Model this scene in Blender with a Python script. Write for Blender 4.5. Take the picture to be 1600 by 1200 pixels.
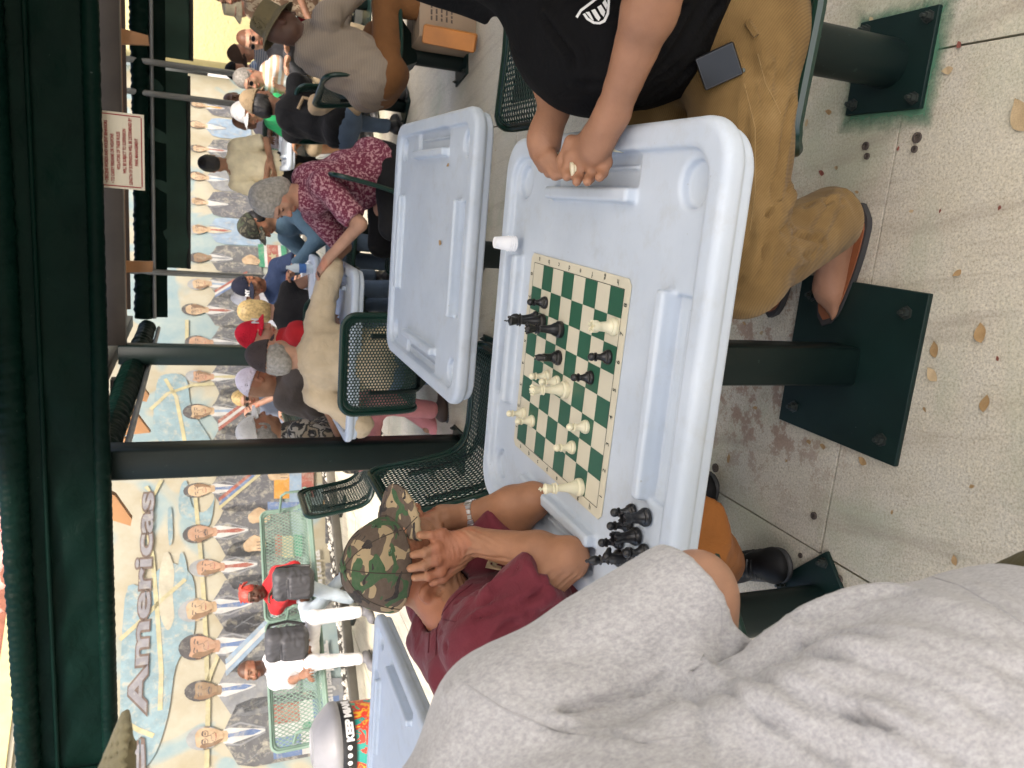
import bpy, bmesh, math, random
import numpy as np
from mathutils import Vector, Matrix
random.seed(7); rng = np.random.RandomState(7)
PI = math.pi; R = math.radians
SC = bpy.context.scene; COL = SC.collection
for _o in list(bpy.data.objects): bpy.data.objects.remove(_o)

# ------------------------------------------------------------------ camera, light, exposure
FPX, PITCH, CAMH = 1230.0, R(21.7), 1.50
cam_d = bpy.data.cameras.new('camera'); cam = bpy.data.objects.new('camera', cam_d); COL.objects.link(cam)
cam_d.sensor_fit = 'HORIZONTAL'; cam_d.sensor_width = 36.0; cam_d.lens = 36.0 * FPX / 1600.0
cam_d.dof.use_dof = True; cam_d.dof.focus_distance = 1.75; cam_d.dof.aperture_fstop = 9.0; cam_d.clip_start = 0.03; cam_d.clip_end = 400
_F = Vector((0, math.cos(PITCH), -math.sin(PITCH)))       # looking
_D = Vector((0, -math.sin(PITCH), -math.cos(PITCH)))      # real-world down = image right (the phone was held sideways)
_R = Vector((1, 0, 0))                                    # real-world right = image up
m3 = Matrix((_D, _R, -_F)).transposed()                   # columns: image x, image y, back
cam.matrix_world = Matrix.Translation((0, 0, CAMH)) @ m3.to_4x4()
SC.camera = cam

SUN_DIR = Vector((-0.10, 0.60, -0.95)).normalized()       # the way the light travels
wd = bpy.data.worlds.new("World"); SC.world = wd; wd.use_nodes = True
nt = wd.node_tree; bg = nt.nodes['Background']
sky = nt.nodes.new('ShaderNodeTexSky'); sky.sky_type = 'NISHITA'; sky.sun_disc = False
sky.sun_elevation = math.asin(-SUN_DIR.z); sky.sun_rotation = math.atan2(-SUN_DIR.x, -SUN_DIR.y)
sky.air_density = 1.0; sky.dust_density = 6.0; sky.ozone_density = 0.0
nt.links.new(sky.outputs[0], bg.inputs[0]); bg.inputs[1].default_value = 0.15
sun_d = bpy.data.lights.new('sun', 'SUN'); sun_d.energy = 1.2; sun_d.angle = R(10); sun_d.color = (1, .95, .87)
sun = bpy.data.objects.new('sun', sun_d); COL.objects.link(sun)
sun.rotation_euler = SUN_DIR.to_track_quat('-Z', 'Y').to_euler()
SC.view_settings.view_transform = 'Standard'; SC.view_settings.look = 'None'
SC.view_settings.gamma = 1.0; SC.view_settings.exposure = 1.6
SC.cycles.use_denoising = True; SC.cycles.max_bounces = 8; SC.cycles.diffuse_bounces = 5
SC.cycles.sample_clamp_indirect = 8.0

# ------------------------------------------------------------------ measuring: a photo point at a known height / distance
def ray(x, y): return FPX * _F + (x - 800) * _D + (600 - y) * _R
def atz(x, y, z=0.0):
    r = ray(x, y); t = (z - CAMH) / r.z; return Vector((r.x * t, r.y * t, z))
def aty(x, y, Y):
    r = ray(x, y); t = Y / r.y; return Vector((r.x * t, Y, CAMH + r.z * t))
TH = R(-13.6)
AX = Vector((math.cos(TH), math.sin(TH), 0)); BX = Vector((-math.sin(TH), math.cos(TH), 0)); ZX = Vector((0, 0, 1))
def ab(a, b, z=0.0): return AX * a + BX * b + ZX * z       # the site's own grid (tables, joints, posts)

# ------------------------------------------------------------------ objects
def tag(o, label=None, cat=None, group=None, kind=None):
    if label: o['label'] = label
    if cat: o['category'] = cat
    if group: o['group'] = group
    if kind: o['kind'] = kind
    return o
def empty(name, loc=(0, 0, 0), rz=0.0, label=None, cat=None, group=None):
    o = bpy.data.objects.new(name, None); COL.objects.link(o); o.location = loc; o.rotation_euler = (0, 0, rz)
    o.empty_display_size = .1
    return tag(o, label, cat, group)
def link(name, me, mats, parent=None, loc=None, smooth=False):
    o = bpy.data.objects.new(name, me); COL.objects.link(o)
    if mats is not None:
        for m in (mats if isinstance(mats, (list, tuple)) else [mats]): me.materials.append(m)
    if parent is not None: o.parent = parent
    if loc is not None: o.location = loc
    if smooth: me.polygons.foreach_set('use_smooth', [True] * len(me.polygons))
    return o
def kids(o): return [c for c in bpy.data.objects if c.parent == o]
def copy_tree(o, parent=None, cm=None):
    if cm is None:
        cm = {}
        for c in bpy.data.objects:
            if c.parent: cm.setdefault(c.parent.name, []).append(c)
    c = o.copy(); COL.objects.link(c)
    if parent is not None: c.parent = parent
    for ch in cm.get(o.name, []): copy_tree(ch, c, cm)
    return c
def mesh_np(V, F, name='mesh', smooth=True, mi=None):
    """V (n,3), F (m,k) with k = 3 or 4"""
    V = np.asarray(V, np.float32); F = np.asarray(F, np.int32)
    me = bpy.data.meshes.new(name); k = F.shape[1]
    me.vertices.add(len(V)); me.vertices.foreach_set('co', V.ravel())
    me.loops.add(F.size); me.loops.foreach_set('vertex_index', F.ravel())
    me.polygons.add(len(F)); me.polygons.foreach_set('loop_start', np.arange(0, F.size, k, dtype=np.int32))
    if mi is not None: me.polygons.foreach_set('material_index', np.asarray(mi, np.int32))
    me.update(calc_edges=True); me.validate()
    if smooth: me.polygons.foreach_set('use_smooth', np.ones(len(me.polygons), bool))
    return me
class MB:
    """collects shapes into one mesh object"""
    def __init__(s): s.v = []; s.f = []; s.m = []; s.sm = []
    def add(s, V, F, mi=0, sm=False):
        n = len(s.v); s.v += [tuple(p) for p in V]; s.f += [tuple(i + n for i in f) for f in F]
        s.m += [mi] * len(F); s.sm += [sm] * len(F); return s
    def box(s, c, d, M=None, mi=0, bev=0.0):
        x, y, z = d[0] / 2, d[1] / 2, d[2] / 2; b = min(bev, x * .9, y * .9, z * .9)
        if b <= 0:
            P = [(sx * x, sy * y, sz * z) for sx in (-1, 1) for sy in (-1, 1) for sz in (-1, 1)]
            Fc = [(0, 1, 3, 2), (4, 6, 7, 5), (0, 4, 5, 1), (2, 3, 7, 6), (0, 2, 6, 4), (1, 5, 7, 3)]
        else:
            ring = lambda zz, k: [(x - k, -y + b, zz), (x - k, y - b, zz), (x - b, y - k, zz), (-x + b, y - k, zz), (-x + k, y - b, zz), (-x + k, -y + b, zz), (-x + b, -y + k, zz), (x - b, -y + k, zz)]
            P = ring(-z, b * .7) + ring(-z + b, 0) + ring(z - b, 0) + ring(z, b * .7); Fc = [tuple(range(7, -1, -1)), tuple(range(24, 32))]
            for r in range(3):
                for i in range(8): j = (i + 1) % 8; Fc.append((r * 8 + i, r * 8 + j, r * 8 + 8 + j, r * 8 + 8 + i))
        c = Vector(c)
        P = [(M @ Vector(p) if M is not None else Vector(p)) + c for p in P]
        return s.add(P, Fc, mi)
    def tube(s, pts, r, n=10, mi=0, closed=False, caps=True):
        pts = [Vector(p) for p in pts]; m = len(pts); rr = r if isinstance(r, (list, tuple)) else [r] * m
        V = []; up = None
        for i, p in enumerate(pts):
            a = pts[(i - 1) % m] if (closed or i > 0) else p; b = pts[(i + 1) % m] if (closed or i < m - 1) else p
            t = (b - a).normalized()
            if up is None: up = t.orthogonal().normalized()
            up = (up - t * up.dot(t))
            up = up.normalized() if up.length > 1e-6 else t.orthogonal().normalized()
            w = t.cross(up)
            for k in range(n):
                an = 2 * PI * k / n; V.append(p + (up * math.cos(an) + w * math.sin(an)) * rr[i])
        Fc = []
        for i in range(m if closed else m - 1):
            for k in range(n):
                j = (i + 1) % m; Fc.append((i * n + k, i * n + (k + 1) % n, j * n + (k + 1) % n, j * n + k))
        if caps and not closed: Fc.append(tuple(range(n - 1, -1, -1))); Fc.append(tuple((m - 1) * n + k for k in range(n)))
        return s.add(V, Fc, mi, True)
    def lathe(s, prof, c=(0, 0, 0), n=20, mi=0, M=None):
        V = []; Fc = []; c = Vector(c)
        for (r, z) in prof:
            for k in range(n):
                p = Vector((r * math.cos(2 * PI * k / n), r * math.sin(2 * PI * k / n), z)); V.append((M @ p if M is not None else p) + c)
        for i in range(len(prof) - 1):
            for k in range(n): Fc.append((i * n + k, i * n + (k + 1) % n, (i + 1) * n + (k + 1) % n, (i + 1) * n + k))
        if prof[0][0] > 1e-5: Fc.append(tuple(range(n - 1, -1, -1)))
        if prof[-1][0] > 1e-5: Fc.append(tuple((len(prof) - 1) * n + k for k in range(n)))
        return s.add(V, Fc, mi, True)
    def poly(s, pts, mi=0): return s.add(pts, [tuple(range(len(pts)))], mi)
    def prism(s, pts, d, mi=0):
        n = len(pts); P = [Vector(p) for p in pts]; d = Vector(d)
        return s.add(P + [p + d for p in P], [tuple(range(n)), tuple(range(2 * n - 1, n - 1, -1))] + [(i, (i + n), (i + 1) % n + n, (i + 1) % n) for i in range(n)], mi)
    def build(s, name, mats, parent=None, loc=None):
        me = bpy.data.meshes.new(name); me.from_pydata(s.v, [], s.f)
        me.polygons.foreach_set('material_index', s.m); me.polygons.foreach_set('use_smooth', s.sm)
        o = link(name, me, mats, parent, loc)
        bm = bmesh.new(); bm.from_mesh(me); bmesh.ops.recalc_face_normals(bm, faces=bm.faces); bm.to_mesh(me); bm.free()
        try: me.set_sharp_from_angle(angle=R(42))
        except Exception: pass
        return o
def txt(body, size, mat, M, name='lettering', parent=None, off=0.0, ext=0.0008, align='LEFT', sx=1.0, spacing=1.0, shear=0.0):
    cu = bpy.data.curves.new(name, 'FONT'); cu.body = body; cu.size = size; cu.offset = off; cu.extrude = ext; cu.align_x = align
    cu.space_character = spacing; cu.shear = shear; cu.resolution_u = 3
    t = bpy.data.objects.new(name, cu); COL.objects.link(t); bpy.context.view_layer.update()
    me = bpy.data.meshes.new_from_object(t.evaluated_get(bpy.context.evaluated_depsgraph_get()))
    bpy.data.objects.remove(t); me.transform(Matrix.Diagonal((sx, 1, 1, 1))); me.transform(M); me.materials.clear()
    return link(name, me, mat, parent)
def frame(o, x, z):
    """matrix with local x along x, local y along z (text stands on a surface), origin o"""
    x = Vector(x).normalized(); z = Vector(z).normalized(); n = x.cross(z)
    m = Matrix((x, z, n)).transposed().to_4x4(); m.translation = Vector(o); return m

# ------------------------------------------------------------------ materials
MATS = {}
def new_mat(name):
    m = bpy.data.materials.new(name); m.use_nodes = True; MATS[name] = m
    return m, m.node_tree, m.node_tree.nodes['Principled BSDF']
def node(nt, t, **kw):
    n = nt.nodes.new(t)
    for k, v in kw.items():
        if k[0] == '_': n.inputs[k[1:].replace('_', ' ')].default_value = v
        else: setattr(n, k, v)
    return n
def mixc(nt, fac, a, b, mode='MIX'):
    n = nt.nodes.new('ShaderNodeMix'); n.data_type = 'RGBA'; n.blend_type = mode
    for i, v in ((0, fac), (6, a), (7, b)):
        if isinstance(v, bpy.types.NodeSocket): nt.links.new(v, n.inputs[i])
        elif i == 0: n.inputs[0].default_value = v
        else: n.inputs[i].default_value = (*v, 1) if len(v) == 3 else v
    return n.outputs[2]
def coords(nt, scale=(1, 1, 1), kind='Object', rot=(0, 0, 0)):
    tc = node(nt, 'ShaderNodeTexCoord'); mp = node(nt, 'ShaderNodeMapping'); mp.inputs['Scale'].default_value = scale; mp.inputs['Rotation'].default_value = rot
    nt.links.new(tc.outputs[kind], mp.inputs[0]); return mp.outputs[0]
def noise(nt, vec, scale, detail=4, rough=.55, dist=0.0):
    n = node(nt, 'ShaderNodeTexNoise', _Scale=scale, _Detail=detail, _Roughness=rough, _Distortion=dist)
    nt.links.new(vec, n.inputs['Vector']); return n.outputs['Fac']
def ramp(nt, fac, stops, const=False):
    r = node(nt, 'ShaderNodeValToRGB'); cr = r.color_ramp
    if const: cr.interpolation = 'CONSTANT'
    while len(cr.elements) < len(stops): cr.elements.new(.5)
    for e, (p, c) in zip(cr.elements, stops): e.position = p; e.color = (*c, 1) if len(c) == 3 else c
    nt.links.new(fac, r.inputs[0]); return r.outputs[0]
def bump(nt, h, strength, dist, bs, prev=None):
    b = node(nt, 'ShaderNodeBump', _Strength=strength, _Distance=dist); nt.links.new(h, b.inputs['Height'])
    if prev is not None: nt.links.new(prev, b.inputs['Normal'])
    nt.links.new(b.outputs[0], bs.inputs['Normal']); return b.outputs[0]
def M(name, col, rough=.6, metal=0.0, var=.12, scale=6.0, bstr=.15, bscale=60.0, bdist=.002, spec=.5, tint=False, sheen=0.0, sss=0.0, kind='Object', spots=None, coat=0.0, wr=0.0):
    if name in MATS: return MATS[name]
    m, nt, bs = new_mat(name)
    v = coords(nt, kind=kind); f = noise(nt, v, scale, 5)
    c = ramp(nt, f, [(.3, tuple(x * (1 - var) for x in col)), (.7, tuple(min(1, x * (1 + var)) for x in col))])
    if spots:
        sc, th, scol = spots; f2 = noise(nt, v, sc, 3, .6); k = ramp(nt, f2, [(th, (0, 0, 0)), (th + .04, (1, 1, 1))]); c = mixc(nt, k, c, scol)
    if tint:
        a = node(nt, 'ShaderNodeAttribute', attribute_name='tint'); c = mixc(nt, 1.0, c, a.outputs['Color'], 'MULTIPLY')
    nt.links.new(c, bs.inputs['Base Color']); bs.inputs['Roughness'].default_value = rough; bs.inputs['Metallic'].default_value = metal
    bs.inputs['Specular IOR Level'].default_value = spec
    if sheen: bs.inputs['Sheen Weight'].default_value = sheen
    if coat: bs.inputs['Coat Weight'].default_value = coat
    if sss:
        bs.inputs['Subsurface Weight'].default_value = sss; bs.inputs['Subsurface Radius'].default_value = (.012, .005, .003); bs.inputs['Subsurface Scale'].default_value = 1.0
    pv = bump(nt, noise(nt, v, 15, 4, .55, 1.6), wr, .012, bs) if wr else None
    if bstr: bump(nt, noise(nt, v, bscale, 4, .6), bstr, bdist, bs, pv)
    return m
def srgb(r, g, b):
    f = lambda c: (c / 255 / 12.92) if c / 255 <= .04045 else ((c / 255 + .055) / 1.055) ** 2.4
    return (f(r), f(g), f(b))

# ------------------------------------------------------------------ implicit surfaces (smooth continuous bodies, moulded plastic, cloth)
def axis(lo, hi, h, fine=None):
    """sample positions from lo to hi at h, finer inside the spans of fine = [(a, b, h2)]"""
    if not fine: return np.arange(lo, hi + h, h, dtype=np.float32)
    out = [lo]; x = lo
    while x < hi:
        s = h
        for a, b, h2 in fine:
            if a <= x < b: s = min(s, h2)
        x += s; out.append(x)
    return np.asarray(out, np.float32)
class SDF:
    def __init__(s, xs, ys, zs):
        s.ax = (xs, ys, zs); s.D = np.full((len(xs), len(ys), len(zs)), .25, np.float32)
    @classmethod
    def box(c, lo, hi, h): return c(*[axis(lo[i], hi[i], h) for i in range(3)])
    def region(s, lo, hi):
        sl = []
        for i in range(3):
            a = max(0, int(np.searchsorted(s.ax[i], lo[i])) - 1); b = min(len(s.ax[i]), int(np.searchsorted(s.ax[i], hi[i])) + 1)
            if b <= a: return None
            sl.append(slice(a, b))
        return tuple(sl)
    def put(s, fn, lo, hi, k=.02, op='u'):
        mg = k + .03; sl = s.region([v - mg for v in lo], [v + mg for v in hi])
        if sl is None: return s
        X = s.ax[0][sl[0]][:, None, None]; Y = s.ax[1][sl[1]][None, :, None]; Z = s.ax[2][sl[2]][None, None, :]
        d = fn(X, Y, Z).astype(np.float32); D = s.D[sl]
        if op == 'u':
            if k > 0: h = np.maximum(k - np.abs(D - d), 0) / k; s.D[sl] = np.minimum(D, d) - h * h * k * .25
            else: s.D[sl] = np.minimum(D, d)
        else:
            if op == 's': d = -d
            if k > 0: h = np.maximum(k - np.abs(D - d), 0) / k; s.D[sl] = np.maximum(D, d) + h * h * k * .25
            else: s.D[sl] = np.maximum(D, d)
        return s
    def cone(s, a, b, r1, r2=None, k=.02, op='u', flat=None):
        """tapered capsule; flat = (axis vector, factor) squashes it along that vector"""
        r2 = r1 if r2 is None else r2; a = np.array(a, float); b = np.array(b, float); ba = b - a; L2 = max(float(ba @ ba), 1e-9)
        def fn(X, Y, Z):
            px, py, pz = X - a[0], Y - a[1], Z - a[2]
            t = np.clip((px * ba[0] + py * ba[1] + pz * ba[2]) / L2, 0, 1)
            qx, qy, qz = px - t * ba[0], py - t * ba[1], pz - t * ba[2]
            if flat is not None:
                n = np.array(flat[0], float); n /= np.linalg.norm(n); q = qx * n[0] + qy * n[1] + qz * n[2]; g = 1 / flat[1] - 1
                qx = qx + n[0] * q * g; qy = qy + n[1] * q * g; qz = qz + n[2] * q * g
                return (np.sqrt(qx * qx + qy * qy + qz * qz) - (r1 + (r2 - r1) * t)) * min(1, flat[1] * 1.3)
            return np.sqrt(qx * qx + qy * qy + qz * qz) - (r1 + (r2 - r1) * t)
        m = max(r1, r2); return s.put(fn, np.minimum(a, b) - m, np.maximum(a, b) + m, k, op)
    def ell(s, c, rad, Mr=None, k=.02, op='u'):
        """ellipsoid; Mr: 3x3 with columns = its axes in the world"""
        c = np.array(c, float); rad = np.array(rad, float); A = np.eye(3) if Mr is None else np.array(Mr, float); m = float(rad.max())
        def fn(X, Y, Z):
            px, py, pz = X - c[0], Y - c[1], Z - c[2]
            q = [(px * A[0, i] + py * A[1, i] + pz * A[2, i]) for i in range(3)]
            k0 = np.sqrt(sum((q[i] / rad[i]) ** 2 for i in range(3))); k1 = np.sqrt(sum((q[i] / rad[i] ** 2) ** 2 for i in range(3)))
            return k0 * (k0 - 1) / np.maximum(k1, 1e-6)
        return s.put(fn, c - m, c + m, k, op)
    def rbox(s, c, half, rr, Mr=None, k=.0, op='u'):
        c = np.array(c, float); hb = np.array(half, float) - rr; A = np.eye(3) if Mr is None else np.array(Mr, float); m = float(np.linalg.norm(half))
        def fn(X, Y, Z):
            px, py, pz = X - c[0], Y - c[1], Z - c[2]
            q = [np.abs(px * A[0, i] + py * A[1, i] + pz * A[2, i]) - hb[i] for i in range(3)]
            return np.sqrt(sum(np.maximum(v, 0) ** 2 for v in q)) + np.minimum(np.maximum(q[0], np.maximum(q[1], q[2])), 0) - rr
        ext = np.abs(A) @ np.array(half, float)
        return s.put(fn, c - ext, c + ext, k, op)
    def sleeve(s, a, b, r1, r2, k=.03, wall=.006):
        """tapered tube from a ending in a clean open cuff at b"""
        a = np.array(a, float); b = np.array(b, float); u = (b - a) / np.linalg.norm(b - a); e = b + u * r2
        def cn(X, Y, Z, p0, p1, ra, rb):
            d = p1 - p0; L2 = float(d @ d); px, py, pz = X - p0[0], Y - p0[1], Z - p0[2]; t = np.clip((px * d[0] + py * d[1] + pz * d[2]) / L2, 0, 1)
            return np.sqrt((px - t * d[0]) ** 2 + (py - t * d[1]) ** 2 + (pz - t * d[2]) ** 2) - (ra + (rb - ra) * t)
        def fn(X, Y, Z):
            pl = (X - b[0]) * u[0] + (Y - b[1]) * u[1] + (Z - b[2]) * u[2]
            c_ = cn(X, Y, Z, a, e, r1, r2); return np.maximum(c_, pl) + np.maximum(.014 - np.abs(c_ - pl), 0) ** 2 / .056
        m = max(r1, r2); return s.put(fn, np.minimum(a, e) - m, np.maximum(a, e) + m, k)
    def half(s, p, n, k=.0):
        """cut away everything on the side n points to"""
        p = np.array(p, float); n = np.array(n, float); n /= np.linalg.norm(n); big = [9, 9, 9]
        return s.put(lambda X, Y, Z: (X - p[0]) * n[0] + (Y - p[1]) * n[1] + (Z - p[2]) * n[2], [-9] * 3, big, k, 'i')
    def mesh(s):
        D = s.D; D[0] = np.maximum(D[0], .001); D[-1] = np.maximum(D[-1], .001); D[:, 0] = np.maximum(D[:, 0], .001); D[:, -1] = np.maximum(D[:, -1], .001); D[:, :, 0] = np.maximum(D[:, :, 0], .001); D[:, :, -1] = np.maximum(D[:, :, -1], .001)
        I = D < 0; c = [I[i:I.shape[0] - 1 + i, j:I.shape[1] - 1 + j, k:I.shape[2] - 1 + k] for i in (0, 1) for j in (0, 1) for k in (0, 1)]
        al = c[0].copy(); an = c[0].copy()
        for q in c[1:]: al &= q; an |= q
        act = an & ~al; ix = np.argwhere(act)
        idm = np.full(act.shape, -1, np.int32); idm[act] = np.arange(len(ix), dtype=np.int32)
        offs = np.array([(i, j, k) for i in (0, 1) for j in (0, 1) for k in (0, 1)])
        val = np.stack([D[ix[:, 0] + o[0], ix[:, 1] + o[1], ix[:, 2] + o[2]] for o in offs], 1)
        acc = np.zeros((len(ix), 3)); cnt = np.zeros(len(ix))
        for p in range(8):
            for q in range(p + 1, 8):
                if np.abs(offs[p] - offs[q]).sum() != 1: continue
                a, b = val[:, p], val[:, q]; x = (a < 0) != (b < 0); t = np.where(x, a / np.where(x, a - b, 1), 0)
                pos = offs[p][None] + t[:, None] * (offs[q] - offs[p])[None]; acc += np.where(x[:, None], pos, 0); cnt += x
        acc /= np.maximum(cnt, 1)[:, None]
        V = np.stack([s.ax[i][ix[:, i]] + acc[:, i] * (s.ax[i][np.minimum(ix[:, i] + 1, len(s.ax[i]) - 1)] - s.ax[i][ix[:, i]]) for i in range(3)], 1)
        Fs = []
        for a in range(3):
            u, v = [(1, 2), (2, 0), (0, 1)][a]
            s0 = [slice(1, -1)] * 3; s1 = [slice(1, -1)] * 3; s0[a] = slice(0, -1); s1[a] = slice(1, None)
            A0 = I[tuple(s0)]; A1 = I[tuple(s1)]
            for flip, mk in ((0, A0 & ~A1), (1, ~A0 & A1)):
                e = np.argwhere(mk)
                if not len(e): continue
                e = e + 1; e[:, a] -= 1
                def cell(du, dv):
                    q = e.copy(); q[:, u] -= du; q[:, v] -= dv; return idm[q[:, 0], q[:, 1], q[:, 2]]
                Q = np.stack([cell(1, 1), cell(0, 1), cell(0, 0), cell(1, 0)], 1)
                Fs.append(Q[:, ::-1] if flip else Q)
        return V, np.concatenate(Fs) if Fs else np.zeros((0, 4), int)
def vnormals(V, F):
    a = V[F[:, 2]] - V[F[:, 0]]; b = V[F[:, 3]] - V[F[:, 1]]; n = np.cross(a, b); N = np.zeros_like(V)
    for i in range(4):
        for j in range(3): N[:, j] += np.bincount(F[:, i], n[:, j], len(V))
    return N / np.maximum(np.linalg.norm(N, axis=1), 1e-9)[:, None]
def snoise(P, scale, seed=0, octv=3, stretch=None, warp=.6):
    """smooth pseudo-noise of points in about -1..1"""
    r = np.random.RandomState(seed); Q = np.asarray(P, float) * scale
    if stretch is not None: Q = Q * np.array(stretch)[None]
    W = np.zeros_like(Q)
    for j in range(3):
        d = r.normal(size=(3, 3))
        for q in d: W[:, j] += np.sin(Q @ q + r.uniform(0, 6.3)) / 3
    Q = Q + W * warp; out = 0; amp = 1; tot = 0
    for o in range(octv):
        v = 0
        for q in r.normal(size=(5, 3)): v = v + np.sin((Q * 2 ** o) @ q + r.uniform(0, 6.3))
        out = out + amp * v / 3; tot += amp; amp *= .5
    return out / tot
def set_tint(me, T):
    at = me.color_attributes.new('tint', 'FLOAT_COLOR', 'POINT'); A = np.ones((len(T), 4), np.float32); A[:, :3] = T; at.data.foreach_set('color', A.ravel())
def sdf_obj(name, sd, mat, parent=None, folds=0.0, fs=9.0, seed=1, stretch=None, tint=None, fine=0.0, foldfn=None):
    V, F = sd.mesh()
    if folds or foldfn or fine:
        N = vnormals(V, F); d = 0
        if folds:
            n = snoise(V, fs, seed, 3, stretch, 1.2); d = d + folds * (1 - 2.2 * np.abs(n)) * .8 + folds * .5 * snoise(V, fs * .5, seed + 5, 2, stretch)
        if fine: d = d + fine * snoise(V, 60, seed + 9, 2)
        if foldfn: d = d + foldfn(V, N)
        V = V + N * np.asarray(d)[:, None]
    me = mesh_np(V, F, name)
    if tint is not None: set_tint(me, tint(V))
    return link(name, me, mat, parent)
# ------------------------------------------------------------------ shared materials
GREEN = M('coated_green_metal', (.004, .026, .019), rough=.3, var=.1, bstr=.06, bscale=30, coat=.1, spec=.4)
GREEN_D = M('dark_green_paint', (.004, .011, .010), rough=.42, spec=.28, var=.2, bstr=.1, bscale=25, spots=(45, .70, (.02, .035, .03)))
GREEN_P = M('base_plate_paint', (.006, .018, .016), rough=.45, spec=.25, var=.3, scale=4, bstr=.2, bscale=20, spots=(60, .72, (.05, .07, .06)))
STEEL = M('bolt_steel', (.05, .06, .055), rough=.4, metal=.6)
GALV = M('grey_pole_metal', (.22, .23, .23), rough=.45, metal=.5)
BLACKP = M('black_plastic', (.012, .012, .013), rough=.35, bstr=.05)
WHITEP = M('white_plastic', (.78, .80, .82), rough=.35, var=.04, bstr=.03)
WOOD_T = M('tan_timber', (.36, .19, .085), rough=.6, var=.25, scale=3, bstr=.1)
WOOD_D = M('dark_stained_timber', (.022, .017, .013), rough=.5, var=.25, scale=5)

def concrete_mat():
    m, nt, bs = new_mat('weathered_concrete')
    v = coords(nt, kind='Object'); big = noise(nt, v, 1.3, 5, .6); mid = noise(nt, v, 9, 6, .65); fine = noise(nt, v, 130, 3, .7)
    geo = node(nt, 'ShaderNodeNewGeometry'); wp = node(nt, 'ShaderNodeMapping'); nt.links.new(geo.outputs['Position'], wp.inputs[0]); wv = wp.outputs[0]
    c = ramp(nt, noise(nt, wv, 1.1, 5, .6), [(.30, (.39, .35, .275)), (.5, (.50, .465, .37)), (.72, (.59, .555, .46))])
    c = mixc(nt, ramp(nt, noise(nt, wv, 8, 6, .65), [(.35, (.0, .0, .0)), (.75, (.6, .6, .6))]), c, (.54, .52, .46))
    sp = ramp(nt, noise(nt, wv, 170, 3, .75), [(.28, (.62, .60, .57)), (.5, (1, 1, 1)), (.72, (1.25, 1.23, 1.18))]); c = mixc(nt, 1.0, c, sp, 'MULTIPLY')
    vo = node(nt, 'ShaderNodeTexVoronoi', _Scale=260.0); nt.links.new(wv, vo.inputs['Vector'])
    ag = ramp(nt, vo.outputs['Color'], [(.0, (.75, .73, .70)), (.55, (1, 1, 1)), (.95, (1.25, 1.22, 1.15))]); c = mixc(nt, .4, c, ag, 'MULTIPLY')
    # green algae towards one side, old red-brown paint under the table: stains with a shape of their own
    gr = ramp(nt, noise(nt, wv, 2.1, 4, .6, .8), [(.50, (0, 0, 0)), (.68, (.5, .5, .5))]); c = mixc(nt, gr, c, (.33, .37, .26))
    sx = node(nt, 'ShaderNodeVectorMath', operation='DISTANCE'); nt.links.new(wv, sx.inputs[0]); sx.inputs[1].default_value = (.10, 1.80, 0)
    near = ramp(nt, sx.outputs['Value'], [(.25, (1, 1, 1)), (.50, (0, 0, 0))]); rs = ramp(nt, noise(nt, wv, 14, 7, .75), [(.50, (0, 0, 0)), (.56, (.75, .75, .75))])
    mk = mixc(nt, 1.0, near, rs, 'MULTIPLY'); c = mixc(nt, mk, c, (.27, .17, .125))
    dk = ramp(nt, noise(nt, wv, 31, 2, .5), [(.775, (0, 0, 0)), (.82, (.8, .8, .8))]); c = mixc(nt, dk, c, (.07, .06, .05))
    st = node(nt, 'ShaderNodeMapping'); st.inputs['Scale'].default_value = (14, 1.6, 1); st.inputs['Rotation'].default_value = (0, 0, R(-14)); nt.links.new(geo.outputs['Position'], st.inputs[0])
    sk = ramp(nt, noise(nt, st.outputs[0], 1, 4, .6), [(.52, (0, 0, 0)), (.75, (.5, .5, .5))]); c = mixc(nt, sk, c, (.24, .19, .15))
    nt.links.new(c, bs.inputs['Base Color']); bs.inputs['Roughness'].default_value = .88; bs.inputs['Specular IOR Level'].default_value = .3
    b1 = bump(nt, noise(nt, wv, 190, 4, .7), .5, .0025, bs); bump(nt, noise(nt, wv, 12, 5, .6), .25, .006, bs, b1)
    return m
CONC = concrete_mat()
GROUT = M('dark_joint_soil', (.035, .028, .02), rough=1, var=.3, scale=30)

# ------------------------------------------------------------------ ground: one wide sheet, then the slabs of the domino court
g = MB(); g.poly([(-120, -120, -.10), (120, -120, -.10), (120, 160, -.10), (-120, 160, -.10)]); tag(g.build('ground', M('pale_paving', (.40, .37, .31), rough=.9, scale=2, bscale=90)), kind='structure')
pav = MB(); pav.box(ab(0, 5, -.05), (18, 19, .05), Matrix.Rotation(TH, 3, 'Z')); pav = tag(pav.build('pavement', GROUT), kind='structure')
P = 1.222; slab_me = None
for i in range(-6, 6):
    for j in range(-3, 9):
        m = MB(); w = P - .006; w2 = P - .006
        m.box((0, 0, -.0125), (w, w2, .025))
        if slab_me is None:
            slab_me = m.build('slab', CONC, pav).data; o = [o for o in kids(pav)][0]
        else: o = bpy.data.objects.new('slab', slab_me); COL.objects.link(o); o.parent = pav
        p = ab(.417 + P * (i + .5), 1.455 + P * (j + .5), random.uniform(-.0025, .001)); o.location = p
        o.rotation_euler = (random.uniform(-.002, .002), random.uniform(-.002, .002), TH + random.uniform(-.003, .003))

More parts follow.
